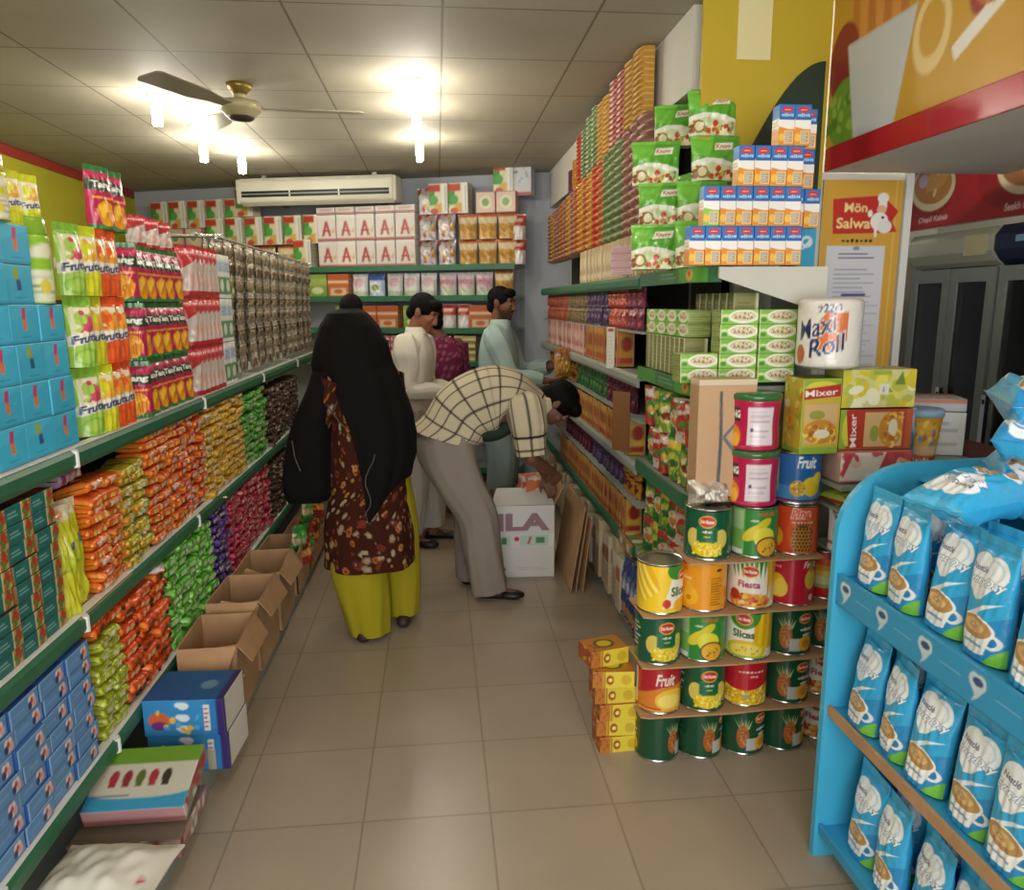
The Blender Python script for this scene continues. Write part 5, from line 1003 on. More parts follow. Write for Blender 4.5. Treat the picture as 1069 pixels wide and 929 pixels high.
for o,(yy,zz,cl,l) in enumerate(((3.40,1.206,'#b8862c','golden carton on an upper rack of the white cooler'),(3.15,1.206,'#c9c8bc','pale bag on the upper rack of the white cooler, second door'),(3.2,.856,'#b8b48a','pale carton on a lower rack of the white cooler'),(2.7,1.206,'#5a6a7a','grey carton on the upper rack of the navy cooler'),(3.42,.856,'#8a9aa0','blue grey carton on the lower rack behind the first door'))):
    thing('stored_carton',box_mesh('stored_carton_%d'%o,.16,.2,.17,{'all':Canvas(.16,.17,.01,cl).rect(.1,.4,.9,.7,np.array(hx(cl))*.7)}),l,'carton',(2.6,yy,zz),RIGHT)
# ================================================================ shelving on the back wall, air conditioner, fan, lamps
gb=empty('wall_shelf','green-edged shelving along the back wall, under the air conditioner','shelf',BO,BA)
for z in (.12,.60,1.07,1.355,1.635,1.895):
    b=bm_obj('shelf_board',bxs((.25,-.37,z,3.98,-.01,z+.02)),'steel_grey',gb)
    bm_obj('shelf_edge',bxs((.25,-.382,z-.02,3.98,-.37,z+.028)),'green_rail',b)
for x in (.27,1.5,2.75,3.96): bm_obj('upright',bxs((x-.02,-.012,0,x+.02,-.003,2.0)),'steel_grey',gb)
bm_obj('kick_panel',bxs((.25,-.35,0,3.98,-.33,.12)),'dark_back',gb)
def bpack(key,w,h,d,bg,fn,mat='card',pouch=False):
    c=Canvas(w,h,.010,bg); fn(c)
    if pouch: return Kind('pouch',[pouch_mesh('back_'+key,w,h,d,c,None,mat,.008,len(key)*3,stand=True,seal=.08)],'pouch')
    sc=Canvas(d,h,.012,bg).lines(.1,.2,.9,.8,5,'#a8a49a')
    return Kind('food_carton',[box_mesh('back_'+key,w,d,h,{'front':c,'left':sc,'right':sc,'back':bg,'top':bg},mat)],'carton')
def bgreen(c): c.rect(0,.72,.62,.95,'#b0342c'); c.rect(0,.3,.34,.72,'#3f8a3a'); c.ell(.3,.45,.2,.15,'#4f9a44'); c.ell(.6,.2,.3,.16,'#c9a04a'); c.ell(.3,.1,.2,.1,'#b8483a'); c.rect(.68,0,1,1,'#d9d6cc'); c.rect(.84,.1,.9,.9,'#a8b0b8')
def bred(c): c.rect(0,.85,1,1,'#d8d4cc'); c.rect(0,.02,1,.12,'#a84a44'); c.poly([(.25,.2),(.45,.75),(.55,.75),(.75,.2),(.62,.2),(.5,.55),(.38,.2)],'#a8403a'); c.rect(.3,.36,.7,.44,'#a8403a'); c.poly([(.75,.35),(.95,.55),(.9,.3)],'#c9a85a')
def bfoil(c): c.rect(0,.4,1,.6,'#8a6a8a'); c.ell(.5,.5,.35,.2,'#d8d2d0'); c.specks(14,['#c9a04a','#a83a34','#5a5a7a','#e6e2dc'],.1)
def bgold(c): c.rect(0,.6,1,.85,'#d9c8a4'); c.ell(.5,.35,.35,.25,'#b8862f'); c.rect(0,.9,1,1,'#b5482f')
K_GREEN=bpack('green',.17,.25,.14,'#cfcaa8',bgreen); K_RED=bpack('redletter',.178,.225,.14,'#d5cdc6',bred); K_FOIL=bpack('foil',.17,.22,.10,'#b5aeb0',bfoil,'silver',True); K_GOLD=bpack('gold',.17,.21,.10,'#b8924a',bgold,'film',True)
K_SQ=bpack('square',.17,.17,.12,'#c98a84',lambda c:(c.rect(.05,.05,.95,.95,'#cdb8a4'),c.ell(.5,.5,.3,.3,'#d9d0b0'),c.ell(.5,.5,.18,.18,'#7a9a6a')))
K_WHITE=bpack('white',.15,.2,.1,'#cfcdca',lambda c:(c.rect(0,0,1,.25,'#a8b89a'),c.ell(.5,.6,.3,.2,'#c9a8b0'),c.lines(.1,.5,.9,.8,3,'#b08a98')),'film',True)
K_PINK=bpack('pink',.16,.2,.1,'#cbb8bc',lambda c:(c.rect(0,0,1,.3,'#a9b89a'),c.rect(.1,.5,.9,.7,'#b57a8a'),c.rect(0,.85,1,1,'#c9c4c4')),'film',True)
K_BLUE=bpack('blue',.16,.2,.1,'#a8b8d0',lambda c:(c.rect(0,.7,1,1,'#3f5a9a'),c.ell(.5,.4,.35,.25,'#d5d8d4'),c.ell(.5,.4,.2,.14,'#8a9a5a')),'film',True)
K_ORG=bpack('orange',.2,.2,.14,'#b5622f',lambda c:(c.rect(0,.6,1,.7,'#d9c0a0'),c.rect(.15,.1,.85,.4,'#cbb496'),c.ell(.5,.25,.2,.1,'#b5622f'),c.rect(0,.75,1,1,'#a8522a')))
K_LIME=bpack('lime',.18,.2,.14,'#7a9a44',lambda c:(c.rect(0,.5,1,.8,'#9ab05a'),c.ell(.5,.3,.3,.15,'#c9cfa0')))
K_RW=bpack('redwhite',.13,.21,.1,'#c9bfb8',lambda c:(c.rect(0,.55,1,.95,'#b03f36'),c.ell(.5,.3,.3,.2,'#e0dcd8'),c.rect(.2,.7,.8,.82,'#d9b8a8')),'film',True)
K_FLAT=bpack('flat',.22,.055,.15,'#b8606a',lambda c:(c.rect(0,.3,1,.6,'#d9c0be'),c.rect(.1,.4,.5,.55,'#8a3040')))
K_FLATY=bpack('flaty',.2,.055,.15,'#a09048',lambda c:c.rect(0,.3,1,.6,'#cfc89a'))
K_TEALB=bpack('darkgreen',.16,.22,.12,'#24402f',lambda c:(c.rect(0,.4,1,.7,'#3a5f48'),c.specks(6,['#8aa89a'],.08)))
def brow(kind,s0,ds,n,z,desc,where,grp,off=.28,rz=.0,skip=()):
    for i in range(n):
        if i in skip: continue
        kind.at(onb(s0+ds*(i+.5),off+RNG.normal()*.006,z),BA+rz+RNG.normal()*.02,f"{desc}, {ORD[i+1]} from the left, {where}" if n>1 else f"{desc}, {where}",grp)
ZT=1.917
brow(K_GOLD,.35,.19,9,ZT,'gold pouch','top of the back shelving, bottom row','gold pouches on the back shelving',off=.24)
brow(K_SQ,.35,.2,3,ZT+.215,'red and cream square carton','back top, left end','square cartons',off=.24)
brow(K_GREEN,.38,.2,5,ZT+.39,'white and green carton with red corner','highest row at the left','green cartons, highest row',off=.20)
brow(K_GREEN,1.0,.2,6,ZT+.215,'white and green carton with red corner','left of lettered packs','green cartons, second row',off=.25,skip=())
K_GREEN.at(onb(1.43,.26,ZT+.47),BA,'white and green carton standing alone, highest beside the air conditioner','green cartons, highest row')
for r in range(2): brow(K_RED,2.16,.186,5,ZT+.228*r,'white pack with a red letter',('bottom row' if r==0 else 'upper row')+', under the air conditioner','red-lettered packs')
K_REDL=bpack('redlying',.18,.06,.14,'#cfc6c0',lambda c:(c.rect(0,.1,1,.3,'#a84a44'),c.rect(.2,.5,.8,.7,'#b8a09a')))
brow(K_REDL,2.16,.186,5,ZT+.457,'flat white and red pack','on the lettered packs','flat packs on the lettered packs')
K_GREEN.at(onb(2.0,.28,ZT+.0),BA,'white and green carton at shelf level, left of the red-lettered packs')
for r in range(3):
    brow(K_FOIL,3.10,.17,2,ZT+.215*r,'silver and purple foil pouch',('bottom','middle','top')[r]+' row, right of the lettered packs','foil pouches at the back',skip=(1,) if r==2 else ())
    brow([K_GOLD,K_GOLD,K_SQ][r],3.46,.175,3,ZT+.213*r,['gold and white pouch','gold and white pouch','cream carton with red rim'][r],('bottom','middle','top')[r]+' row near the corner','gold pouches by the corner',skip=(0,) if r==2 else ())
for i,s in enumerate((3.30,3.48)): K_GREEN.at(onb(s,.26,ZT+.43),BA,f"white and green carton on the gold pouches, {('left','right')[i]} one of the pair",'green cartons by the corner')
K_GREEN.at(onb(3.87,.24,ZT+.58),BA,'white and green carton in the highest place, near the right-hand corner')
K_BOXC=bpack('whitecorner',.17,.26,.14,'#c4c6ca',lambda c:(c.rect(0,0,1,.12,'#a8423a'),c.specks(14,['#8a8a9a','#6a6a7a'],.05,(.1,.3,.9,.95))))
K_BOXC.at(onb(4.02,.22,ZT+.56),BA,'pale speckled carton with a red base, highest at the right-hand corner')
for i in range(2): K_RW.at(onb(3.99,.26,ZT+.2*i),BA,f"red and white pouch by the corner, {('lower','upper')[i]} one",'pouches by the corner')
# rows below
for z,lst in ((1.657,[(K_LIME,2.05,.19,1,'lime carton'),(K_ORG,2.25,.2,1,'orange carton'),(K_WHITE,2.46,.16,1,'white pouch'),(K_BLUE,2.62,.16,1,'blue-topped pouch'),(K_WHITE,2.79,.16,3,'white and pink pouch'),(K_PINK,3.28,.165,3,'pale pink pouch'),(K_GOLD,3.79,.16,1,'gold pouch'),(K_LIME,.4,.19,8,'lime carton')]),
              (1.377,[(K_LIME,2.3,.2,1,'lime carton'),(K_ORG,2.5,.21,2,'orange carton'),(K_LIME,2.95,.2,1,'lime carton right of the orange ones'),(K_RW,3.30,.14,2,'red-topped white pouch'),(K_ORG,3.57,.2,1,'orange carton'),(K_WHITE,3.78,.15,1,'white pouch')]),):
    for k,s0,ds,n,d in lst: brow(k,s0,ds,n,z,d,'back wall, board '+('below the top one' if z>1.6 else 'at head height'),'goods on the back wall',off=.30)
for r in range(4):
    brow(K_FLAT,3.18,.23,1,1.092+.056*r,'flat pink pack','between the two men, '+('lowest','second','third','topmost')[r]+' of its pile','flat pink packs',off=.3); brow(K_FLATY,3.42,.21,1,1.092+.056*r,'flat olive pack','beside the pink ones, '+('lowest','second','third','topmost')[r]+' of its pile','flat olive packs',off=.3)
    brow(K_FLAT,2.6,.23,2,1.092+.056*r,'flat pink pack','behind the man in white, '+('lowest','second','third','topmost')[r]+' layer','flat pink packs',off=.3)
brow(K_TEALB,3.15,.17,5,.622,'dark green pack','low board behind the bent man','dark green packs',off=.3); brow(K_TEALB,2.3,.17,4,.622,'dark green pack','low board behind the man in white','dark green packs',off=.3)
# air conditioner: long ceiling-suspended unit
ac=empty('air_conditioner','long cream air conditioner high on the back wall under the ceiling','air conditioner',onb(2.25,.36,2.44),BA+.10)
M['cream']=solid('cream_plastic','#cfcdb8',.35)
def acb(bm):
    prism(bm,[(0,.02),(-.14,.0),(-.20,.03),(-.215,.075),(-.215,.19),(-.19,.225),(0,.225)],'x',-.69,.69)
bm_obj('housing',acb,'cream',ac,bevel=.006)
bm_obj('louver_slot',bxs((-.66,-.219,.065,.66,-.2155,.115)),'black',ac)
for x in (-.22,.22): bm_obj('slot_divider',bxs((x-.006,-.2205,.065,x+.006,-.219,.115)),'cream',ac)
bm_obj('louver',bxs((-.66,-.2225,.086,.66,-.2195,.094)),'steel_grey',ac)
bm_obj('end_cap',bxs((.69,-.205,.015,.715,-.01,.22)),'cream',ac,bevel=.008); bm_obj('end_cap',bxs((-.715,-.205,.015,-.69,-.01,.22)),'cream',ac,bevel=.008)
for x in (-.5,.5): bm_obj('hanger',bxs((x-.02,-.1,.225,x+.02,-.08,.262)),'steel_grey',ac)
bm_obj('wall_bracket',bxs((-.5,0,.03,-.46,.30,.07),(.46,0,.03,.5,.42,.07)),'steel_grey',ac)
# ceiling fan
fan=empty('ceiling_fan','cream ceiling fan with dark motor base hanging from the ceiling panels','fan',(-.975,4.2,2.7))
def lathe_s(bm,prof,seg=40):
    rings=[[bm.verts.new((r*math.cos(2*PI*i/seg),r*math.sin(2*PI*i/seg),z)) for i in range(seg)] for r,z in prof]
    for a,b in zip(rings,rings[1:]):
        for i in range(seg): bm.faces.new((a[i],a[(i+1)%seg],b[(i+1)%seg],b[i]))
    bm.faces.new(rings[0]); bm.faces.new(rings[-1][::-1])
M['fan_cream']=solid('fan_cream','#a59a74',.4)
bm_obj('canopy',lambda bm:lathe_s(bm,[(.03,-.05),(.06,-.02),(.065,0)]),solid('brass','#8a7434',.35,.5),fan,smooth=True)
bm_obj('downrod',lambda bm:tube(bm,(0,0,-.09),(0,0,-.02),.03),'fan_cream',fan,smooth=True)
bm_obj('motor',lambda bm:lathe_s(bm,[(.05,-.165),(.075,-.155),(.085,-.14),(.10,-.13),(.108,-.115),(.108,-.10),(.095,-.085),(.04,-.07)]),'fan_cream',fan,smooth=True)
bm_obj('base_cap',lambda bm:lathe_s(bm,[(.02,-.178),(.055,-.172),(.066,-.16),(.066,-.15)]),solid('dark_brown','#3a2e26',.5),fan,smooth=True)
for k in range(3):
    a=.10+k*2*PI/3
    bm_obj('blade',lambda bm:(prism(bm,[(.10,-.03),(.2,-.04),(.30,-.07),(.60,-.075),(.62,-.05),(.62,.05),(.60,.065),(.30,.06),(.2,.04),(.10,.03)],'z',-.003,.003)),solid('fan_blade','#8f866c',.5),fan,(0,0,-.115),(.14,0,a))
# bare energy-saving lamps in two rows, with unseen fill lamps added
M['glow']=None
m,nt,b=new_mat('lamp_glow'); b.inputs['Emission Color'].default_value=(1,.95,.84,1); b.inputs['Emission Strength'].default_value=45; b.inputs['Base Color'].default_value=(1,1,1,1); M['glow']=m
LAMPS=[(-1.47,4.44),(-1.37,4.9),(-1.54,5.5),(-1.40,5.95),(-.10,4.05),(-.09,4.56),(-.09,5.4),(-.10,2.1),(-1.45,2.0),(-.1,.6),(-1.45,.3),(1.95,2.05)]  # entries after the middle row are unseen lamps added as fill
lname=['first from the front in the left row','second from the front in the left row','third from the front in the left row','farthest in the left row','first from the front in the middle row','second from the front in the middle row','farthest in the middle row','added unseen fill over the tin tower aisle','added unseen fill over the left shelf','added unseen fill over the shop entrance','added unseen fill over the left entrance side','added unseen fill inside the grill bay']
lamp0=None
for i,(x,y) in enumerate(LAMPS):
    lab=f"bare white energy-saving lamp under the ceiling, {lname[i]}"
    if lamp0 is None:
        o=empty('ceiling_lamp',lab,'lamp',(x,y,2.7),0,'bare ceiling lamps')
        bm_obj('holder',lambda bm:lathe_s(bm,[(.022,-.055),(.028,-.045),(.028,-.01),(.045,-.006),(.045,0)],24),'white_plastic',o,smooth=True)
        def cfl(bm):
            for sx in (-1,1):
                for sy in (-1,1): tube(bm,(.013*sx,.013*sy,-.145),(.013*sx,.013*sy,-.055),.0095,seg=10)
                tube(bm,(.013*sx,-.014,-.147),(.013*sx,.014,-.147),.0095,seg=10)
        bm_obj('glass_tube',cfl,'glow',o,smooth=True); lamp0=o
    else: dup(lamp0,(x,y,2.7),.3*i,lab)
    l=bpy.data.lights.new('lamp_light','POINT'); l.energy=LAMPW*(4.5 if x>1 else 1); l.color=(1,.93,.80); l.shadow_soft_size=.05  # the added bay lamp is stronger, to brighten the coolers and menu board
    lo=bpy.data.objects.new('lamp_light',l); COL.objects.link(lo); lo.location=(x,y,2.515)
# a folded note: red and white carton stack by the bent man is below
def art_ila():
    c=Canvas(.36,.44,.0035,'#d3d0cc'); c.text('ILA',.50,.77,.24,'#93707a',width=.84,bold=.05); c.rect(0,.43,1,.6,'#d9dcd6')
    c.rect(.06,.44,.9,.59,'#b9cfc2'); c.rect(.30,.44,.46,.59,'#dcd0cc'); c.ell(.40,.54,.04,.03,'#b02a3a'); c.rect(.16,.47,.24,.56,'#3a7a52'); c.poly([(.56,.47),(.60,.57),(.64,.57),(.60,.47)],'#c05a64'); c.rect(.70,.48,.84,.56,'#4f8a62'); c.ell(.14,.12,.09,.04,'#b8505a'); c.lines(.4,.1,.9,.16,2,'#c2bdb6'); return c
bxo=empty('white_carton','white carton with large mauve letters ILA on the aisle floor under the bent man','carton',(.475,4.37,0),-.03)
for n_,me_ in (('box_body',box_mesh('ila_carton',.37,.40,.44,{'front':art_ila(),'left':'#b9b5ae','right':Canvas(.4,.44,.01,'#9c9890').rect(.2,.2,.8,.6,'#8a6f74').rect(0,0,1,.1,'#a83a40'),'back':'#c9c6c0','top':'#8a857c'},'card',.004)),): put(n_,me_,parent=bxo)
bm_obj('flap',lambda bm:prism(bm,[(-.185,0),(.185,0),(.16,.12),(-.15,.12)],'y',0,.005),solid('flap_white','#b8b4ac',.6),bxo,(0,-.195,.438),(-.75,0,0))
bm_obj('flap',lambda bm:prism(bm,[(-.2,0),(.2,0),(.17,.12),(-.17,.12)],'x',0,.005),'cardboard',bxo,(.18,0,.438),(0,.5,0))
bm_obj('flap',lambda bm:prism(bm,[(-.2,0),(.2,0),(.17,.12),(-.17,.12)],'x',0,.005),solid('flap_white2','#c4c0b8',.6),bxo,(-.185,0,.438),(0,-.5,0))
cv=Canvas(.2,.12,.006,'#b9b2aa').rect(.15,.1,.9,.85,'#c9663a').specks(10,['#d9c8a8','#a83a2a'],.08); K2=Kind('biscuit_box',[box_mesh('biscuit_box',.17,.12,.12,{'all':cv})],'box')
K2.at((.55,4.30,.47),.1,'red and white box in the hands of the bent man above the white carton')
ld=empty('flat_cardboard','dark folded sheets of cardboard leaning on the right shelf beside the white carton','cardboard',(.70,4.0,0))
for i,(x,y,l_,h,t) in enumerate(((0,.0,.55,.50,.32),(.035,.02,.5,.46,.28),(.07,.0,.52,.42,.22))):
    bm_obj('sheet',bxs((0,0,0,.006,l_,h)),'cardboard',ld,(x,y-.1,.0),(0,t*.5,.03*i))
# ================================================================ people
V3=lambda *a: np.array(a,float)
def unit(v): v=np.asarray(v,float); return v/np.linalg.norm(v)
def ball(bm,c,r,R=None,seg=20):
    r=(r,r,r) if np.isscalar(r) else r
    vs=bmesh.ops.create_uvsphere(bm,u_segments=seg,v_segments=seg*2//3,radius=1)['verts']
    for v in vs:
        p=np.array(v.co)*np.array(r)
        if R is not None: p=R@p
        v.co=p+np.array(c)
def cap(bm,a,ra,b,rb,seg=14):
    vs=[]
    for c,r in ((a,ra),(b,rb)):
        n=bmesh.ops.create_uvsphere(bm,u_segments=seg,v_segments=10,radius=r)['verts']
        for v in n: v.co=np.array(v.co)+np.array(c)
        vs+=n
    old=set(f for v in vs for f in v.link_faces); bmesh.ops.delete(bm,geom=list(old),context='FACES_ONLY')
    bmesh.ops.convex_hull(bm,input=vs)
    loose=[v for v in vs if v.is_valid and not v.link_faces]; bmesh.ops.delete(bm,geom=loose,context='VERTS')
def remeshed(name,fill,voxel,smooth=5):
    bm=bmesh.new(); fill(bm); bmesh.ops.recalc_face_normals(bm,faces=bm.faces); me=bpy.data.meshes.new('raw'); bm.to_mesh(me); bm.free()
    ob=bpy.data.objects.new('raw',me); COL.objects.link(ob)
    m=ob.modifiers.new('r','REMESH'); m.mode='VOXEL'; m.voxel_size=voxel; m.use_smooth_shade=True
    s=ob.modifiers.new('s','SMOOTH'); s.factor=.5; s.iterations=smooth
    dg=bpy.context.evaluated_depsgraph_get(); out=bpy.data.meshes.new_from_object(ob.evaluated_get(dg)); out.name=name
    bpy.data.objects.remove(ob); bpy.data.meshes.remove(me); out.materials.clear(); return out
def colour(me,fn,mat):
    n=len(me.vertices); P=np.empty(n*3,np.float32); me.vertices.foreach_get('co',P); P=P.reshape(-1,3).astype(float)
    C=fn(P); at=me.color_attributes.new('Col','FLOAT_COLOR','POINT'); at.data.foreach_set('color',np.concatenate([C,np.ones((n,1))],1).astype(np.float32).ravel())
    me.materials.append(M[mat]); me.polygons.foreach_set('use_smooth',[True]*len(me.polygons)); return me
def head_frame(fwd,up):
    f=unit(fwd); u=np.asarray(up,float); u=unit(u-u.dot(f)*f); r=np.cross(f,u); return np.stack([r,f,u],1)   # columns: right, forward, up
def head_fill(bm,c,R,s=1.,ear=True):
    def B(p,r): ball(bm,c+R@(np.array(p)*s),np.array(r)*s,R)
    def K(a,ra,b,rb): cap(bm,c+R@(np.array(a)*s),ra*s,c+R@(np.array(b)*s),rb*s)
    B((0,-.018,.030),(.073,.094,.083)); B((0,.025,-.030),(.060,.062,.078)); B((0,.040,-.075),(.042,.042,.034))
    B((0,.068,-.096),(.022,.020,.018)); K((0,.084,.016),.010,(0,.103,-.026),.0125); B((.011,.094,-.030),(.010,.010,.008)); B((-.011,.094,-.030),(.010,.010,.008))
    K((-.040,.072,.030),.011,(.040,.072,.030),.011); B((.036,.062,-.020),(.022,.022,.020)); B((-.036,.062,-.020),(.022,.022,.020))
    B((0,.084,-.054),(.022,.011,.007)); B((0,.082,-.066),(.020,.011,.008))
    for sx in (-1,1):
        B((.030*sx,.074,.008),(.013,.011,.010))
        if ear: B((.073*sx,-.010,-.008),(.010,.022,.032)); B((.080*sx,-.016,.004),(.007,.016,.020))
def head_colour(P,c,R,skin,s=1.,beard=None):
    q=(P-c)@R/s; C=np.broadcast_to(lin(hx(skin)),P.shape).copy()
    def el(p,r,col,al=1.):
        m=(((q-np.array(p))/np.array(r))**2).sum(1)<1; C[m]=C[m]*(1-al)+lin(hx(col))*al
    if beard:
        m=(q[:,2]<-.042)&(q[:,1]>.0)&(q[:,2]>-.125)&(np.abs(q[:,0])<.07)&(np.linalg.norm(q[:,:2],axis=1)<.14); C[m]=C[m]*.35+lin(hx(beard))*.65
        el((0,.10,-.044),(.034,.03,.008),beard)
    for sx in (-1,1):
        el((.030*sx,.086,.032),(.021,.03,.0055),'#17110d'); el((.030*sx,.088,.009),(.0135,.02,.0065),'#b3a498'); el((.030*sx,.09,.009),(.0065,.02,.0065),'#1c120c'); el((.030*sx,.088,.0165),(.015,.02,.0025),'#17110d')
    el((0,.096,-.060),(.023,.02,.009),'#7a4438'); return C
def hair_obj(parent,c,R,s=1.,length=0.,kind='short',mat='hair'):
    def f(bm):
        ball(bm,c+R@(np.array((0,-.022,.036))*s),np.array((.081,.098,.086))*s,R); ball(bm,c+R@(np.array((0,.045,.078))*s),np.array((.064,.046,.036))*s,R)
        for sx in (-1,1): ball(bm,c+R@(np.array((.066*sx,-.01,.022))*s),np.array((.014,.035,.040))*s,R)
        ball(bm,c+R@(np.array((0,-.07,-.03))*s),np.array((.055,.045,.055))*s,R)
        r=np.random.default_rng(3)
        for i in range(0):
            d=unit(r.normal(size=3)); d[2]=abs(d[2])*.9; d[1]-=.15
            p=np.array((0,-.026,.040))+d*np.array((.078,.098,.084)); t=np.array((r.normal()*.012,.006+r.normal()*.01,-.012)); cap(bm,c+R@(p*s),.009*s,c+R@((p+t)*s),.004*s,8)
        if length: 
            cap(bm,c+R@(np.array((0,-.10,-.02))*s),.03*s,c+R@(np.array((0,-.11,-length))*s),.018*s)
    me=remeshed('hair',f,.0055,2); me.materials.append(M[mat]); return put('hair',me,parent=parent)
def hand_fill(bm,w,d,n,thumb,curl=.5,s=1.,spread=.0):
    """w wrist, d towards the fingertips, n out of the palm, thumb: side the thumb leaves from"""
    d=unit(d); n=unit(np.asarray(n,float)-np.dot(n,d)*d); t=np.asarray(thumb,float); t=unit(t-t.dot(d)*d-t.dot(n)*n)
    for i,(o,l0,L_,r) in enumerate(((.030,.085,.072,.0088),(.010,.090,.080,.0092),(-.010,.087,.074,.0088),(-.029,.080,.058,.0078))):
        k=w+(d*l0+t*o)*s; cap(bm,w+(d*.012+t*o*.55)*s,.0135*s,k,.0112*s,10)
        a=curl*(.6+.1*i); p=k
        for j,fr in enumerate((.45,.32,.23)):
            dd=d*math.cos(a)+n*math.sin(a)+t*spread*(1.5-i)*.1; q=p+unit(dd)*L_*fr*s; cap(bm,p,r*s*(1-.1*j),q,r*s*(.92-.1*j),10); p=q; a+=curl*.9
    b=w+(d*.028+t*.028)*s; k=w+(d*.058+t*.052+n*.012)*s; cap(bm,w+(d*.01+t*.012)*s,.014*s,b,.0145*s,10); cap(bm,b,.0138*s,k,.0110*s,10); e=k+(d*.028+t*.006+n*.016*curl*1.5)*s; cap(bm,k,.0105*s,e,.0085*s,10)
def loft(rings,na=48,wrinkle=.0,seed=1,cfn=None,closed_top=False,rows=None,fold=None):
    """rings: (centre, right vector, depth vector, half width, half depth); returns a tube, colours by cfn(length along, angle 0..1, points)"""
    rings=[(np.asarray(c,float),unit(a),unit(b),ra,rb) for c,a,b,ra,rb in rings]; n=len(rings)
    t=np.arange(n); rows=rows or n*5; T_=np.linspace(0,n-1,rows)
    def ip(A):
        A=np.array(A,float); A=A.reshape(n,-1); out=np.empty((rows,A.shape[1]))
        for k in range(A.shape[1]):     # smooth cubic through the rings
            y=A[:,k]; m=np.gradient(y); i=np.minimum(T_.astype(int),n-2); f=T_-i
            h00=2*f**3-3*f**2+1; h10=f**3-2*f**2+f; h01=-2*f**3+3*f**2; h11=f**3-f**2
            out[:,k]=h00*y[i]+h10*m[i]+h01*y[i+1]+h11*m[i+1]
        return out
    Cc=ip([r[0] for r in rings]); A=ip([r[1] for r in rings]); B=ip([r[2] for r in rings]); ra=ip([r[3] for r in rings]); rb=ip([r[4] for r in rings])
    th=np.linspace(0,2*PI,na,endpoint=False); s_=np.r_[0,np.cumsum(np.linalg.norm(np.diff(Cc,axis=0),axis=1))]
    ct,st=np.cos(th)[None,:],np.sin(th)[None,:]; sq=lambda x:np.sign(x)*np.abs(x)**.85
    nz=1+(wr(np.cos(th)[None,:]*1.2+0*s_[:,None],s_[:,None]*1.6+np.sin(th)[None,:],1.,seed,3.)*wrinkle if wrinkle else 0)
    if fold is not None: nz=nz+fold(s_[:,None]/s_[-1],th[None,:])
    P=Cc[:,None,:]+A[:,None,:]*(ra*sq(ct)*nz)[...,None]+B[:,None,:]*(rb*sq(st)*nz)[...,None]
    C=cfn(s_[:,None]+0*ct,(th/(2*PI))[None,:]+0*s_[:,None],P,(ra+rb)/2) if callable(cfn) else np.broadcast_to(lin(hx(cfn)),P.shape)
    return grid(P,C,wrap=True)
def rim(g_): return g_
def garment(name,parts,parent,mat='cloth'): 
    return put(name,mk(name,parts,mat),parent=parent)
def limb(pts,radii,side=(0,1,0),**k):
    pts=[np.asarray(p,float) for p in pts]; R_=[]
    for i,p in enumerate(pts):
        d=unit(pts[min(i+1,len(pts)-1)]-pts[max(i-1,0)]); a=np.asarray(side,float); a=unit(a-a.dot(d)*d); b=np.cross(d,a); r=radii[i]; ra,rb=(r,r) if np.isscalar(r) else r
        R_.append((p,a,b,ra,rb))
    return loft(R_,**k)
def sleeve(J,k,pts,radii,inward,**kw):
    sh=np.array(J['sh'+k],float); i=unit(inward); return limb([sh+i*.055+V3(0,0,-.005),sh+i*.012]+pts,[radii[0]*.72,radii[0]*.97]+radii,**kw)
def shoe(bm,heel,dirn,L_=.25,h=.06):
    d=unit(V3(dirn[0],dirn[1],0)); s=np.cross(d,V3(0,0,1)); R=np.stack([d,s,V3(0,0,1)],1); c=np.array(heel,float); c[2]=0
    ball(bm,c+d*.03+V3(0,0,.032),(.045,.036,.034),R); ball(bm,c+d*L_*.72+V3(0,0,.026),(.075,.046,.026),R); cap(bm,c+d*.03+V3(0,0,.03),.032,c+d*L_*.6+V3(0,0,.028),.030)
def flatten_floor(me,z=0.002):
    n=len(me.vertices); P=np.empty(n*3,np.float32); me.vertices.foreach_get('co',P); P=P.reshape(-1,3); P[:,2]=np.maximum(P[:,2],z); me.vertices.foreach_set('co',P.ravel()); me.update(); return me
def body(name,label,J,skin,c,R,s=1.,voxel=.0065,hands=(),feet=True,beard=None,headless=False,group=None):
    def f(bm):
        pel,chest,neck=map(np.asarray,(J['pelvis'],J['chest'],J['neck'])); rt=unit(np.array(J['shR'],float)-np.array(J['shL'],float))
        cap(bm,pel-rt*.06,.095,pel+rt*.06,.095); cap(bm,pel,.11,(pel+chest)/2,.105); cap(bm,(pel+chest)/2,.105,chest,.115); cap(bm,chest-rt*.07,.095,chest+rt*.07,.095)
        cap(bm,np.array(J['shL']),.052,np.array(J['shR']),.052); cap(bm,chest,.08,neck,.055); cap(bm,neck,.052,c-R[:,2]*.06*s-R[:,1]*.015*s,.05)
        for sd in 'LR':
            sh,el,wr_=(np.array(J[k+sd],float) for k in ('sh','el','wr')); cap(bm,sh,.050,el,.037); cap(bm,el,.038,wr_,.026)
            hp,kn,an=(np.array(J[k+sd],float) for k in ('hip','kn','an')); cap(bm,hp,.082,kn,.056); cap(bm,kn,.056,(kn+an)/2+0*kn,.050); cap(bm,(kn+an)/2,.050,an,.034)
            if feet: 
                d=unit(np.array(J['foot'+sd],float)); cap(bm,an*V3(1,1,0)+V3(0,0,.034)-d*.04,.03,an*V3(1,1,0)+V3(0,0,.03)+d*.13,.028); cap(bm,an,.036,an*V3(1,1,0)+V3(0,0,.04),.034)
        head_fill(bm,c,R,s)
        for h in hands: hand_fill(bm,*h)
    me=remeshed('body',f,voxel,5); flatten_floor(me,.004)
    colour(me,lambda P:head_colour(P,c,R,skin,s,beard),'skin')
    o=thing('person',me,label,'person',(0,0,0),0,group); return o
def eyes(*a): pass
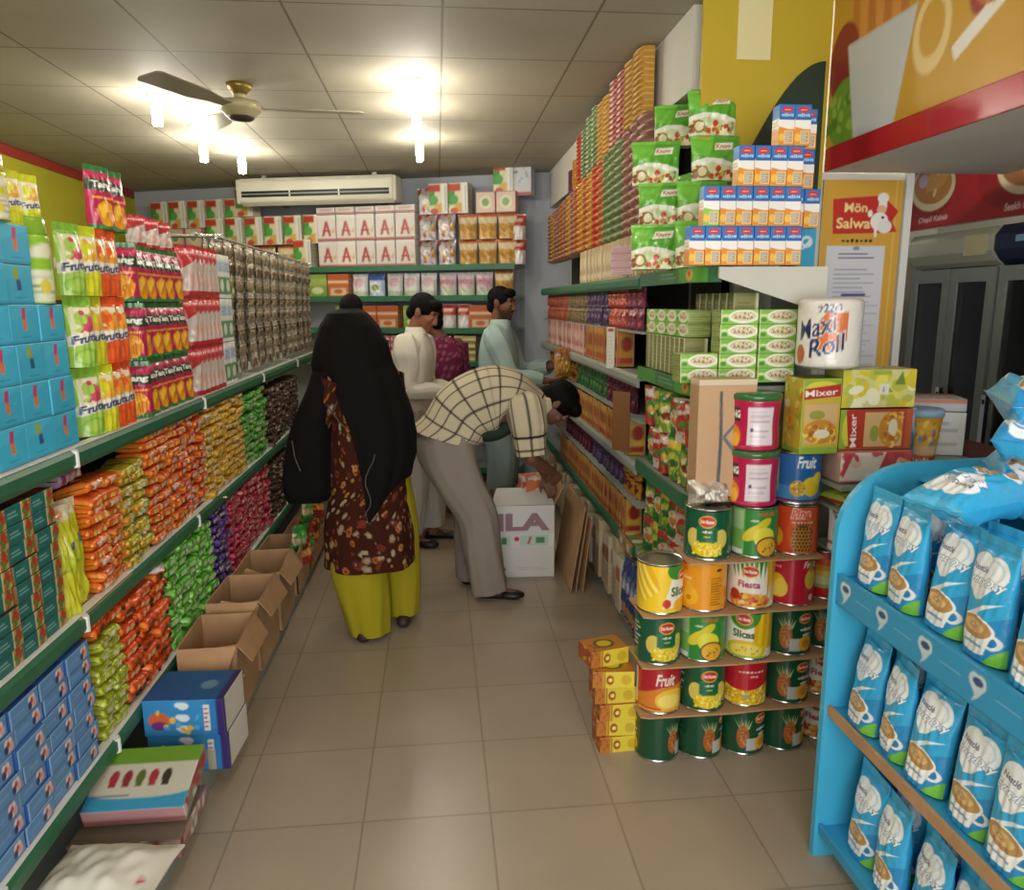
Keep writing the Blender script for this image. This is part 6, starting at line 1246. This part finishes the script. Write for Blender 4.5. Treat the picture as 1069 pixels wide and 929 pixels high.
def J_stand(x,y,face,h=1.70,arms=None,lean=0.):
    f=unit(V3(face[0],face[1],0)); r=np.cross(f,V3(0,0,1)); b=V3(x,y,0); k=h/1.70; up=V3(0,0,1)
    P=lambda a,z,fw=0: b+r*a*k+up*z*k+f*(fw*k)
    J=dict(pelvis=P(0,.93,0),chest=P(0,1.24,lean*.5),neck=P(0,1.43,lean*.9),shL=P(-.17,1.37,lean*.8),shR=P(.17,1.37,lean*.8),elL=P(-.22,1.09,.0+lean*.6),elR=P(.22,1.09,lean*.6),wrL=P(-.23,.86,.05),wrR=P(.23,.86,.05),hipL=P(-.09,.88),hipR=P(.09,.88),knL=P(-.10,.48,.03),knR=P(.10,.48,.03),anL=P(-.11,.08),anR=P(.11,.08),footL=f,footR=f)
    J['f'],J['r'],J['P']=f,r,P; return J
def collar(c,R,rad,colr): 
    return loft([(c-R[:,2]*.0,R[:,0],R[:,1],rad,rad*.95),(c+R[:,2]*.03,R[:,0],R[:,1],rad*.97,rad*.92),(c+R[:,2]*.036,R[:,0],R[:,1],rad*1.06,rad*1.02),(c-R[:,2]*.005,R[:,0],R[:,1],rad*1.22,rad*1.18)],cfn=colr)
# ---------------------------------------------------------------- man in white shalwar kameez, reading something in his hand
f=unit(V3(.96,-.28,0)); J=J_stand(-.19,4.93,f,1.67,lean=.05); P=J['P']
J['elR']=P(.20,1.08,.06); J['wrR']=P(.13,1.06,.30); J['elL']=P(-.20,1.08,.06); J['wrL']=P(-.06,1.04,.30); J['footL']=unit(f+J['r']*-.2); J['anL']=P(-.10,.08,.10); J['knL']=P(-.10,.48,.09)
hc=P(0,1.565,.115); HR=head_frame(f*.86+J['r']*.12+V3(0,0,-.48),V3(0,0,1)+f*.4)
up=V3(0,0,1)
man=body('person','man in white shirt and loose white trousers, looking down, behind the bent man',J,'#8a5a42',hc,HR,hands=[(J['wrR'],f-J['r']*.3,up*.7-J['r']*.6,up*.5-J['r']*.4,.7),(J['wrL'],f+J['r']*.3,up*.7+J['r']*.6,up*.5+J['r']*.4,.7)])
hair_obj(man,hc,HR)
WH='#cfc9bb'
r=J['r']; tor=loft([(P(0,.66,.0),r,f,.20,.155),(P(0,.85,.0),r,f,.19,.15),(P(0,1.02,.0),r,f,.178,.135),(P(0,1.18,.01),r,f,.185,.135),(P(0,1.30,.03),r,f,.19,.125),(P(0,1.38,.04),r,f,.165,.10),(P(0,1.425,.05),r,f,.09,.075),(P(0,1.44,.055),r,f,.070,.064)],wrinkle=.035,seed=3,cfn=WH)
sl=[sleeve(J,k,[J['sh'+k]*.8+J['el'+k]*.2+(r*(-.012 if k=='L' else .012)),(J['sh'+k]+J['el'+k])/2,J['el'+k],(J['el'+k]+J['wr'+k])/2,J['wr'+k]*.85+J['el'+k]*.15],[.080,.072,.062,.054,.043],r*(1 if k=='L' else -1),side=f+up,wrinkle=.06,seed=5,cfn=WH) for k in 'LR']
garment('shirt',[tor]+sl+[collar(P(0,1.435,.058),head_frame(f,V3(0,0,1)+f*.2),.064,'#d6d0c2')],man)
tr=[limb([J['hip'+k]+up*.06,J['hip'+k]-up*.15,J['kn'+k],(J['kn'+k]+J['an'+k])/2,J['an'+k]+up*.02],[.125,.12,.105,.098,.085],side=r,wrinkle=.07,seed=8,cfn='#bdb8ad') for k in 'LR']
garment('trousers',tr,man)
sh=remeshed('shoes',lambda bm:[shoe(bm,J['an'+k]-J['foot'+k]*.05,J['foot'+k],.25) for k in 'LR'],.006,4); flatten_floor(sh); sh.materials.append(M['shoe']); put('shoes',sh,parent=man)
pp=thing('notebook',box_mesh('notebook',.10,.012,.14,{'all':'#cfc8b8'},'paper',.002),'small pale pad held in the hands of the man in white','notepad',tuple(P(.03,1.09,.37)),(-.7,0,math.atan2(f[1],f[0])-PI/2))
# ---------------------------------------------------------------- man in pale blue, choosing from the right-hand shelf
f=unit(V3(.97,-.22,0)); J=J_stand(.43,5.36,f,1.71,lean=.0); P=J['P']; r=J['r']
J['elR']=P(.23,1.10,.12); J['wrR']=P(.20,1.06,.36); J['elL']=P(-.22,1.10,.14); J['wrL']=P(-.12,1.13,.38)
hc=P(0,1.585,.03); HR=head_frame(f*.95+r*.25+V3(0,0,-.16),V3(0,0,1))
man2=body('person','bearded man in a pale blue shirt, reaching to the right-hand shelf',J,'#6f4632',hc,HR,beard='#1a1310',hands=[(J['wrR'],f+r*-.1,up*.8-r*.5,up*.4-r*.6,.6),(J['wrL'],f+r*.2,r*.9+up*.2,up,.6)])
hair_obj(man2,hc,HR,.97)
LB_='#96aba6'
tor=loft([(P(0,.62,.0),r,f,.20,.15),(P(0,.85,.0),r,f,.195,.15),(P(0,1.02,.0),r,f,.185,.14),(P(0,1.18,.0),r,f,.195,.14),(P(0,1.31,.0),r,f,.205,.125),(P(0,1.385,.0),r,f,.175,.10),(P(0,1.43,.01),r,f,.09,.075),(P(0,1.445,.012),r,f,.068,.062)],wrinkle=.035,seed=13,cfn=LB_)
sl=[sleeve(J,k,[J['sh'+k]*.8+J['el'+k]*.2+(r*(-.012 if k=='L' else .012)),(J['sh'+k]+J['el'+k])/2,J['el'+k],(J['el'+k]+J['wr'+k])/2,J['wr'+k]*.88+J['el'+k]*.12],[.084,.076,.068,.060,.048],r*(1 if k=='L' else -1),side=f+up,wrinkle=.06,seed=15,cfn=LB_) for k in 'LR']
garment('shirt',[tor]+sl+[collar(P(0,1.435,.014),head_frame(f,V3(0,0,1)),.064,'#a3b7b1')],man2)
garment('trousers',[limb([J['hip'+k]+up*.06,J['hip'+k]-up*.15,J['kn'+k],(J['kn'+k]+J['an'+k])/2,J['an'+k]+up*.02],[.125,.12,.105,.098,.085],side=r,wrinkle=.07,seed=18,cfn='#8a9e99') for k in 'LR'],man2)
sh=remeshed('shoes',lambda bm:[shoe(bm,J['an'+k]-J['foot'+k]*.05,J['foot'+k],.25) for k in 'LR'],.008,4); flatten_floor(sh); sh.materials.append(M['shoe']); put('shoes',sh,parent=man2)
hp=J['wrR']+f*.13+up*.10
thing('snack_pouch',pouch_mesh('held_pouch',.13,.19,.05,Canvas(.13,.19,.006,'#a8752c').rect(0,.7,1,.9,'#8f5a24').ell(.5,.4,.35,.2,'#c9963a'),None,'film',.006,220,seal=.08),'brown and amber pouch held by the man in pale blue','pouch',(hp[0]-.02,hp[1]-.02,1.10),.4)
thing('snack_pouch',pouch_mesh('held_pouch_b',.12,.17,.05,Canvas(.12,.17,.006,'#cfc0bc').specks(22,['#a85a5a','#e0d8d0','#8a6a7a'],.09),None,'silver',.006,221,seal=.08),'white and red speckled pouch held before the chest of the man in pale blue','pouch',(J['wrL'][0]+.05,J['wrL'][1]-.09,1.10),.2)
# ---------------------------------------------------------------- man bent over the white carton, checked shirt and grey trousers
Yb=3.98; spine=[(-.075,.90),(-.045,1.0),(.035,1.12),(.16,1.20),(.30,1.235),(.43,1.205),(.53,1.13)]
J=dict(pelvis=V3(.07,Yb,.93),chest=V3(.34,Yb,1.06),neck=V3(.535,Yb,1.06),shL=V3(.45,Yb+.17,1.02),shR=V3(.45,Yb-.17,1.03),elL=V3(.50,Yb+.21,.78),elR=V3(.47,Yb-.19,.80),wrL=V3(.60,Yb+.19,.62),wrR=V3(.60,Yb-.03,.69),
       hipL=V3(.04,Yb+.09,.88),hipR=V3(.08,Yb-.10,.88),knL=V3(.16,Yb+.10,.48),knR=V3(.19,Yb-.11,.48),anL=V3(.17,Yb+.12,.08),anR=V3(.25,Yb-.10,.08),footL=V3(.95,.1,0),footR=V3(.97,-.2,0))
hc=V3(.635,Yb-.01,1.05); HR=head_frame(V3(.30,-.10,-.95),V3(.95,0,.30))
man3=body('person','man in a cream black-checked shirt and grey trousers, bending over the white carton',J,'#6f4a38',hc,HR,hands=[(J['wrL'],V3(.3,-.3,-.8),V3(-.2,-1,0),V3(-.8,0,.2),.6),(J['wrR'],V3(.4,.5,-.7),V3(-.1,1,.2),V3(-.8,0,.3),.6)])
hair_obj(man3,hc,HR,1.08)
def checks(s,a,Pt,rad):
    C=np.broadcast_to(lin(hx('#bdb195')),Pt.shape).copy(); n=16
    u=np.abs((a*n)%1-.5)>.45; w=np.abs((s/.074)%1-.5)>.45; u2=np.abs((a*n+.5)%1-.5)>.485
    w2=np.abs((s/.074+.5)%1-.5)>.485
    C[w2|u2]=lin(hx('#a8987c')); C[u|w]=lin(hx('#2a2622')); return C
yy=V3(0,1,0); rg=[]
for i,(x,z) in enumerate(spine):
    a=np.array(spine[max(i-1,0)]); b=np.array(spine[min(i+1,len(spine)-1)]); d=unit(V3(b[0]-a[0],0,b[1]-a[1])); nrm=np.cross(d,yy)   # to the back
    hw=[.215,.205,.185,.195,.21,.20,.10][i]; hd=[.175,.175,.18,.185,.175,.13,.075][i]
    if nrm[2]<0: nrm=-nrm
    cpt=V3(x,Yb,z)-nrm*(hd*.78)*(0 if i==0 else 1)+(V3(.09,0,0) if i==0 else 0)
    rg.append((cpt,yy,nrm,hw,hd))
n_=unit(V3(.7,0,.7)); rg.append((V3(.565,Yb,1.05),yy,unit(V3(.35,0,.9)),.072,.066))
tor=loft(rg,na=144,rows=90,wrinkle=.025,seed=23,cfn=checks)
def checks2(s,a,Pt,rad):
    C=np.broadcast_to(lin(hx('#bdb195')),Pt.shape).copy(); u=np.abs((a*8)%1-.5)>.45; w=np.abs((s/.074)%1-.5)>.45; C[u|w]=lin(hx('#2a2622')); return C
sl=[limb([J['shR']+V3(-.03,.05,.07),J['shR']+V3(-.015,.0,.05),J['shR']*.75+J['elR']*.25+V3(0,-.01,0),J['shR']*.5+J['elR']*.5,J['elR']*.92+J['shR']*.08],[(.06,.05),(.10,.088),(.102,.092),(.092,.086),(.084,.08)],side=(1,0,0),na=72,rows=40,wrinkle=.06,seed=25,cfn=checks2),limb([J['shL']+V3(-.03,-.05,.07),J['shL']+V3(-.015,0,.05),J['shL']*.7+J['elL']*.3,J['elL']],[(.06,.05),(.10,.088),(.094,.088),(.08,.078)],side=(1,0,0),na=72,rows=40,wrinkle=.06,seed=26,cfn=checks2)]
garment('checked_shirt',[tor]+sl+[collar(V3(.56,Yb,1.055),head_frame(V3(.2,0,-.95),V3(.9,0,.4)),.062,'#c4b898')],man3)
GT='#857b71'
legs=[limb([V3(.055,Yb-.06,.94),V3(.035,Yb-.085,.84),V3(.10,Yb-.11,.66),J['knR'],V3(.215,Yb-.11,.28),J['anR']+V3(-.0,0,-.03)],[(.150,.13),(.158,.135),(.125,.115),(.108,.10),(.102,.095),(.098,.085)],side=(1,0,0),wrinkle=.05,seed=28,cfn=GT),
      limb([V3(.055,Yb+.06,.94),V3(.03,Yb+.085,.84),V3(.08,Yb+.10,.66),J['knL'],V3(.165,Yb+.11,.28),J['anL']+V3(0,0,-.03)],[(.150,.13),(.155,.135),(.122,.115),(.105,.10),(.10,.095),(.096,.085)],side=(1,0,0),wrinkle=.05,seed=29,cfn='#7d746b'),
      loft([(V3(.10,Yb,.995),yy,unit(V3(-.8,0,.5)),.15,.10),(V3(.055,Yb,.94),yy,V3(-1,0,.3),.185,.135),(V3(.04,Yb,.84),yy,V3(-1,0,.1),.185,.15),(V3(.07,Yb,.74),yy,V3(-1,0,0),.15,.11)],wrinkle=.03,seed=30,cfn=GT)]
garment('trousers',legs,man3)
vest=loft([(V3(.18,Yb,.93),yy,V3(0,0,1),.13,.07),(V3(.30,Yb,.93),yy,V3(0,0,1),.14,.06),(V3(.40,Yb,.97),yy,V3(0,0,1),.12,.05)],cfn='#27352c'); garment('undershirt',[vest],man3)
sh=remeshed('sandals',lambda bm:[shoe(bm,J['an'+k]-J['foot'+k]*.06,J['foot'+k],.25) for k in 'LR'],.006,4); flatten_floor(sh); sh.materials.append(M['shoe']); put('sandals',sh,parent=man3)
# ---------------------------------------------------------------- person in maroon, mostly hidden behind the man in white
f=unit(V3(-.6,.8,0)); J=J_stand(.02,5.62,f,1.60); P=J['P']; r=J['r']; hc=P(0,1.565,.03)+V3(-.05,0,0); HR=head_frame(f+V3(0,0,-.2),V3(0,0,1))
p4=body('person','dark-haired person in maroon patterned shirt, seen from behind past the man in white',J,'#6f4a38',hc,HR,voxel=.011,hands=[(J['wrR'],V3(0,0,-1),-r,f,.4),(J['wrL'],V3(0,0,-1),r,f,.4)]); hair_obj(p4,hc,HR,.96)
def maroon(s,a,Pt,rad):
    C=np.broadcast_to(lin(hx('#6a2440')),Pt.shape).copy(); m=(np.sin(Pt[...,2]*90+np.sin(a*40)*2)*np.sin(a*70+Pt[...,2]*30))>.55; C[m]=lin(hx('#95586f')); return C
tor=loft([(P(0,.55,.0),r,f,.21,.16),(P(0,.85,.0),r,f,.19,.145),(P(0,1.02,.0),r,f,.165,.125),(P(0,1.2,.0),r,f,.18,.13),(P(0,1.32,.0),r,f,.185,.115),(P(0,1.39,.0),r,f,.15,.09),(P(0,1.44,.01),r,f,.07,.062)],wrinkle=.03,seed=33,cfn=maroon)
garment('shirt',[tor]+[limb([J['sh'+k],(J['sh'+k]+J['el'+k])/2,J['el'+k],J['wr'+k]],[.075,.066,.06,.05],side=f,wrinkle=.05,seed=35,cfn=maroon) for k in 'LR'],p4)
garment('trousers',[limb([J['hip'+k]+up*.05,J['kn'+k],J['an'+k]-up*.03],[.12,.10,.08],side=r,wrinkle=.05,seed=36,cfn='#3a2a30') for k in 'LR'],p4)
# ---------------------------------------------------------------- person hidden behind the black shawl: only the crown shows
f=unit(V3(-.2,.98,0)); J=J_stand(-.575,5.2,f,1.66); P=J['P']; r=J['r']; hc=P(0,1.585,.02); HR=head_frame(f,V3(0,0,1))
p5=body('person','person of whom only the black-haired head shows above the black shawl',J,'#6f4a38',hc,HR,voxel=.012,hands=[(J['wrR'],V3(0,0,-1),-r,f,.4),(J['wrL'],V3(0,0,-1),r,f,.4)]); hair_obj(p5,hc,HR,.97)
tor=loft([(P(0,.55,.0),r,f,.20,.15),(P(0,.85,.0),r,f,.19,.145),(P(0,1.02,.0),r,f,.17,.13),(P(0,1.2,.0),r,f,.185,.13),(P(0,1.32,.0),r,f,.19,.115),(P(0,1.39,.0),r,f,.15,.09),(P(0,1.44,.01),r,f,.07,.062)],wrinkle=.03,seed=43,cfn='#4a4038')
garment('shirt',[tor]+[limb([J['sh'+k],(J['sh'+k]+J['el'+k])/2,J['el'+k],J['wr'+k]],[.075,.066,.06,.05],side=f,wrinkle=.05,seed=45,cfn='#4a4038') for k in 'LR'],p5)
garment('trousers',[limb([J['hip'+k]+up*.05,J['kn'+k],J['an'+k]-up*.03],[.12,.10,.08],side=r,wrinkle=.05,seed=46,cfn='#3a342e') for k in 'LR'],p5)
# ---------------------------------------------------------------- person at the counter, mostly beyond the right-hand edge
f=unit(V3(-.55,-.3,0)+V3(0,-.6,0)); J=J_stand(2.08,2.01,f,1.70); P=J['P']; r=J['r']; J['elR']=P(.22,1.10,-.02); J['wrR']=P(.19,.90,.08); hc=P(0,1.585,.03); HR=head_frame(f,V3(0,0,1))
p6=body('person','person in dusty rose shirt by the service counter, only an arm in view',J,'#7d5240',hc,HR,voxel=.009,hands=[(J['wrR'],V3(0,-.3,-1),-r,f,.4),(J['wrL'],V3(0,0,-1),r,f,.4)]); hair_obj(p6,hc,HR,.98)
RS='#8f5a54'
tor=loft([(P(0,.50,.0),r,f,.22,.16),(P(0,.85,.0),r,f,.20,.15),(P(0,1.02,.0),r,f,.18,.135),(P(0,1.2,.0),r,f,.19,.135),(P(0,1.32,.0),r,f,.195,.12),(P(0,1.39,.0),r,f,.16,.095),(P(0,1.44,.01),r,f,.07,.062)],wrinkle=.03,seed=53,cfn=RS)
garment('shirt',[tor]+[limb([J['sh'+k],(J['sh'+k]+J['el'+k])/2,J['el'+k],J['wr'+k]*.8+J['el'+k]*.2],[.082,.078,.075,.066],side=f,wrinkle=.06,seed=55,cfn=RS) for k in 'LR'],p6)
garment('trousers',[limb([J['hip'+k]+up*.05,J['kn'+k],J['an'+k]-up*.03],[.12,.10,.08],side=r,wrinkle=.05,seed=56,cfn='#7a5550') for k in 'LR'],p6)
p6.location.z=.155
fb_=bm_obj('duckboard',bxs((1.78,1.88,0,2.32,2.19,.155)),'steel_grey'); tag(fb_,'low grey step behind the service counter, under the person in dusty rose','step')
# ---------------------------------------------------------------- woman in a black shawl, floral dress and yellow trousers, seen from behind
f=unit(V3(-.62,.78,0)); J=J_stand(-.36,3.56,f,1.56); P=J['P']; r=J['r']
J['elL']=P(-.27,1.10,.06); J['wrL']=P(-.22,.98,.22); J['elR']=P(.23,1.08,.05); J['wrR']=P(.14,1.0,.20)
J['anL']=V3(-.41,3.47,.08); J['anR']=V3(-.20,3.62,.08); J['knL']=V3(-.41,3.49,.45); J['knR']=V3(-.22,3.62,.45); J['hipL']=V3(-.43,3.52,.82); J['hipR']=V3(-.29,3.62,.82)
J['footL']=unit(V3(-.5,-.35,0)+f*.1); J['footR']=unit(V3(.2,-.6,0)); J['footL']=unit(V3(-.3,.9,0)); J['footR']=unit(V3(.1,.95,0))
hc=P(0,1.485,.06); HR=head_frame(f+V3(0,0,-.25),V3(0,0,1))
wo=body('person','woman in a black shawl, brown floral dress and yellow trousers, seen from behind',J,'#8a5f4a',hc,HR,.95,voxel=.009,hands=[(J['wrR'],f-r*.5,-r+up*.3,up,.5),(J['wrL'],f+r*.4,r+up*.3,up,.5)])
hair_obj(wo,hc,HR,.93)
# trousers: wide and straight
def ytr(s,a,Pt,rad): 
    C=np.broadcast_to(lin(hx('#9a8f1e')),Pt.shape).copy(); return C
fold=lambda t,th:.045*np.sin(th*5+2)*t+.03*np.sin(th*9+t*3)*t
X_=V3(1,0,0)
legs=[loft([(V3(-.39,3.54,.80),X_,yy,.10,.10),(V3(-.40,3.51,.55),X_,yy,.115,.11),(V3(-.405,3.48,.38),X_,yy,.130,.115),(V3(-.385,3.475,.2),X_,yy,.118,.11),(V3(-.365,3.475,.03),X_,yy,.095,.10)],wrinkle=.02,seed=63,cfn=ytr,fold=fold),
      loft([(V3(-.28,3.62,.80),X_,yy,.12,.115),(V3(-.235,3.63,.55),X_,yy,.11,.11),(V3(-.215,3.635,.38),X_,yy,.095,.10),(V3(-.205,3.64,.2),X_,yy,.085,.095),(V3(-.205,3.645,.05),X_,yy,.072,.09)],wrinkle=.02,seed=64,cfn=ytr,fold=fold)]
garment('yellow_trousers',legs,wo)
sf=remeshed('sandals',lambda bm:[shoe(bm,J['an'+k]*V3(1,1,0)-J['foot'+k]*.09+V3(0,0,-.008),J['foot'+k],.23) for k in 'LR'],.007,4); flatten_floor(sf); sf.materials.append(solid('brown_leather','#33231c',.6)); put('sandals',sf,parent=wo)
FLN=np.random.default_rng(77); FS=FLN.random((1100,5))
def floral(s,a,Pt,rad):
    C=np.broadcast_to(lin(hx('#3a190f')),Pt.shape).copy(); A=a*1.6; Sm=s
    pal=['#6a2f1f','#9a5c2a','#9a8f74','#6f3020','#4f2620','#a8793c','#2a1610','#8a785c']
    for i,q in enumerate(FS):
        du=((A-q[0]*1.6+.8)%1.6)-.8; dv=Sm-q[1]*1.25; ra_=.006+.013*q[2]; rb_=ra_*(.6+q[3]); ca,sa=math.cos(q[4]*3),math.sin(q[4]*3)
        x=du*ca+dv*sa; y=-du*sa+dv*ca; m=(x/ra_)**2+(y/rb_)**2<1; C[m]=lin(hx(pal[i%8]))
        m2=(x/ra_)**2+(y/rb_)**2<.15; C[m2]=lin(hx(pal[(i+3)%8]))
    return C
dr=loft([(V3(-.36,3.56,1.36),r,f,.12,.08),(V3(-.36,3.56,1.25),r,f,.17,.11),(V3(-.36,3.55,1.0),r,f,.17,.125),(V3(-.355,3.55,.8),r,f,.19,.155),(V3(-.355,3.55,.6),X_,yy,.20,.175),(V3(-.355,3.54,.36),X_,yy,.215,.19)],na=220,rows=190,wrinkle=.02,seed=66,cfn=floral,fold=lambda t,th:.05*np.sin(th*6)*np.clip(t-.4,0,1))
garment('floral_dress',[dr]+[limb([J['sh'+k],J['el'+k],J['wr'+k]],[.07,.062,.05],side=f,na=64,rows=40,wrinkle=.05,seed=67,cfn=floral) for k in 'LR'],wo)
# shawl: one long cloth; silhouette given as (height, left edge x, right edge x, middle depth y, half depth)
BLK='#0f0d0c'
sil=[(1.578,-.44,-.36,3.56,.03),(1.555,-.50,-.32,3.555,.10),(1.50,-.535,-.275,3.55,.135),(1.42,-.565,-.235,3.55,.15),(1.33,-.585,-.215,3.55,.15),(1.25,-.575,-.18,3.55,.155),(1.17,-.56,-.15,3.55,.17),(1.09,-.545,-.125,3.55,.18),(1.00,-.53,-.11,3.55,.185),(.90,-.52,-.115,3.55,.19),(.80,-.51,-.14,3.55,.195),(.70,-.50,-.19,3.55,.195),(.60,-.48,-.25,3.55,.195)]
na=200; thv=np.linspace(4.22,2*PI+3.3,na)
def sheet(thv,hemf,top,seed,nr=100,thick=.006,edge_pull=None):
    S=np.array(sil); zs=S[::-1,0]; T_=np.linspace(0,1,nr)[:,None]; Z=top+(hemf(thv)[None,:]-top)*T_
    I=lambda k:np.interp(Z,zs,S[::-1,k]); xl,xr,yc,hd=I(1),I(2),I(3),I(4); ct,st=np.cos(thv)[None,:],np.sin(thv)[None,:]
    fo=1+(.028*np.sin(thv*7+seed)[None,:]+.02*np.sin(thv*15+3*T_+seed))*T_+wr(ct*1.2+0*T_,Z*2+st,.018,seed,3.)
    X=(xl+xr)/2+(xr-xl)/2*ct*fo; Y=yc+hd*st*fo; P_=np.stack([X,Y,Z],-1)
    N_=np.stack([ct+0*Z,st+0*Z,0*Z],-1); Q=P_-N_*thick; C=np.broadcast_to(lin(hx(BLK)),P_.shape)
    out=[grid(P_,C,flip=True),grid(Q,C)]
    for k in (0,-1): out.append(grid(np.stack([P_[:,k],Q[:,k]]),np.stack([C[:,k]]*2),flip=(k==0)))
    out.append(grid(np.stack([P_[-1],Q[-1]]),np.stack([C[-1]]*2))); return out,P_
hemA=lambda a:np.interp(a,[4.2,4.45,4.75,4.95,5.15,5.5,5.9,6.28,7.2,7.9,8.6,9.4,9.7],[1.22,.86,.66,.60,.66,.76,.80,.86,.78,.75,.8,1.0,1.15])
outA,PA=sheet(thv,hemA,1.578,4)
# hood part closes round the head above the slit
thh=np.linspace(0,2*PI,120); outH,_=sheet(thh,lambda a:1.20+.10*np.cos(a-PI*1.0)*0+0*a+np.where(np.cos(a-2.2)>.75,.13,0),1.582,9)
# left panel over the bent left arm: an own hanging piece
zl=[1.30,1.22,1.12,1.02,.92,.82,.74,.69]; xl_=[-.575,-.60,-.645,-.69,-.715,-.735,-.735,-.72]; xr_=[-.47,-.475,-.48,-.49,-.49,-.49,-.50,-.53]
yl_=[3.52,3.50,3.49,3.50,3.50,3.50,3.50,3.50]; hl_=[.10,.12,.13,.13,.13,.12,.11,.08]
pan=loft([(V3((a+b)/2,y,z),X_,yy,(b-a)/2,h) for z,a,b,y,h in zip(zl,xl_,xr_,yl_,hl_)],na=80,rows=70,wrinkle=.03,seed=71,cfn=BLK,fold=lambda t,th:.05*np.sin(th*5+1)*t)
garment('black_shawl',outA+outH+[pan],wo)
bm_obj('shawl_trim',lambda bm:[tube(bm,a,b,.003,seg=6) for tr_ in ([(-.52,3.405,1.19),(-.487,3.385,1.13),(-.45,3.372,1.08),(-.42,3.365,1.05)],[(-.295,3.352,.93),(-.305,3.352,.895),(-.325,3.348,.86),(-.34,3.345,.825),(-.343,3.345,.79),(-.332,3.345,.755),(-.322,3.345,.72),(-.325,3.345,.69),(-.345,3.345,.66)],[(-.66,3.365,1.0),(-.65,3.36,.92),(-.63,3.36,.86)]) for a,b in zip(tr_,tr_[1:])],solid('grey_trim','#4a443c',.8),wo)
# ================================================================ light, camera
sc=bpy.context.scene
w=bpy.data.worlds.new('shop_air'); sc.world=w; w.use_nodes=True
bg=w.node_tree.nodes['Background']; bg.inputs[0].default_value=(.80,.88,1,1); bg.inputs[1].default_value=1.0
l=bpy.data.lights.new('front_fill_light','AREA'); l.shape='RECTANGLE'; l.size=3.2; l.size_y=2.0; l.energy=FILLW; l.color=(1,.98,.95)  # added fill light behind the camera, lifts the foreground like a flash
o=bpy.data.objects.new('front_fill_light',l); COL.objects.link(o); o.location=(.3,-1.9,1.55); o.rotation_euler=(math.radians(88),0,0)
cam=bpy.data.cameras.new('camera'); cam.sensor_width=36; cam.sensor_fit='HORIZONTAL'; cam.lens=780/1069*36; cam.clip_start=.05
co=bpy.data.objects.new('camera',cam); COL.objects.link(co)
v=Vector(((456-534.5)/780,-(316-464.5)/780,-1)).normalized(); z=Vector((-.025,1,0)); z=(z-z.dot(v)*v).normalized(); x=v.cross(z)
R_=Matrix((x,v,z)).to_4x4(); R_.translation=(0,0,1.6); co.matrix_world=R_
sc.camera=co
sc.view_settings.view_transform='Standard'; sc.view_settings.look='None'; sc.view_settings.gamma=1; sc.view_settings.use_curve_mapping=False; sc.view_settings.exposure=EXPO
sc.cycles.max_bounces=8; sc.cycles.transparent_max_bounces=16
try: sc.cycles.use_denoising=True
except Exception: pass
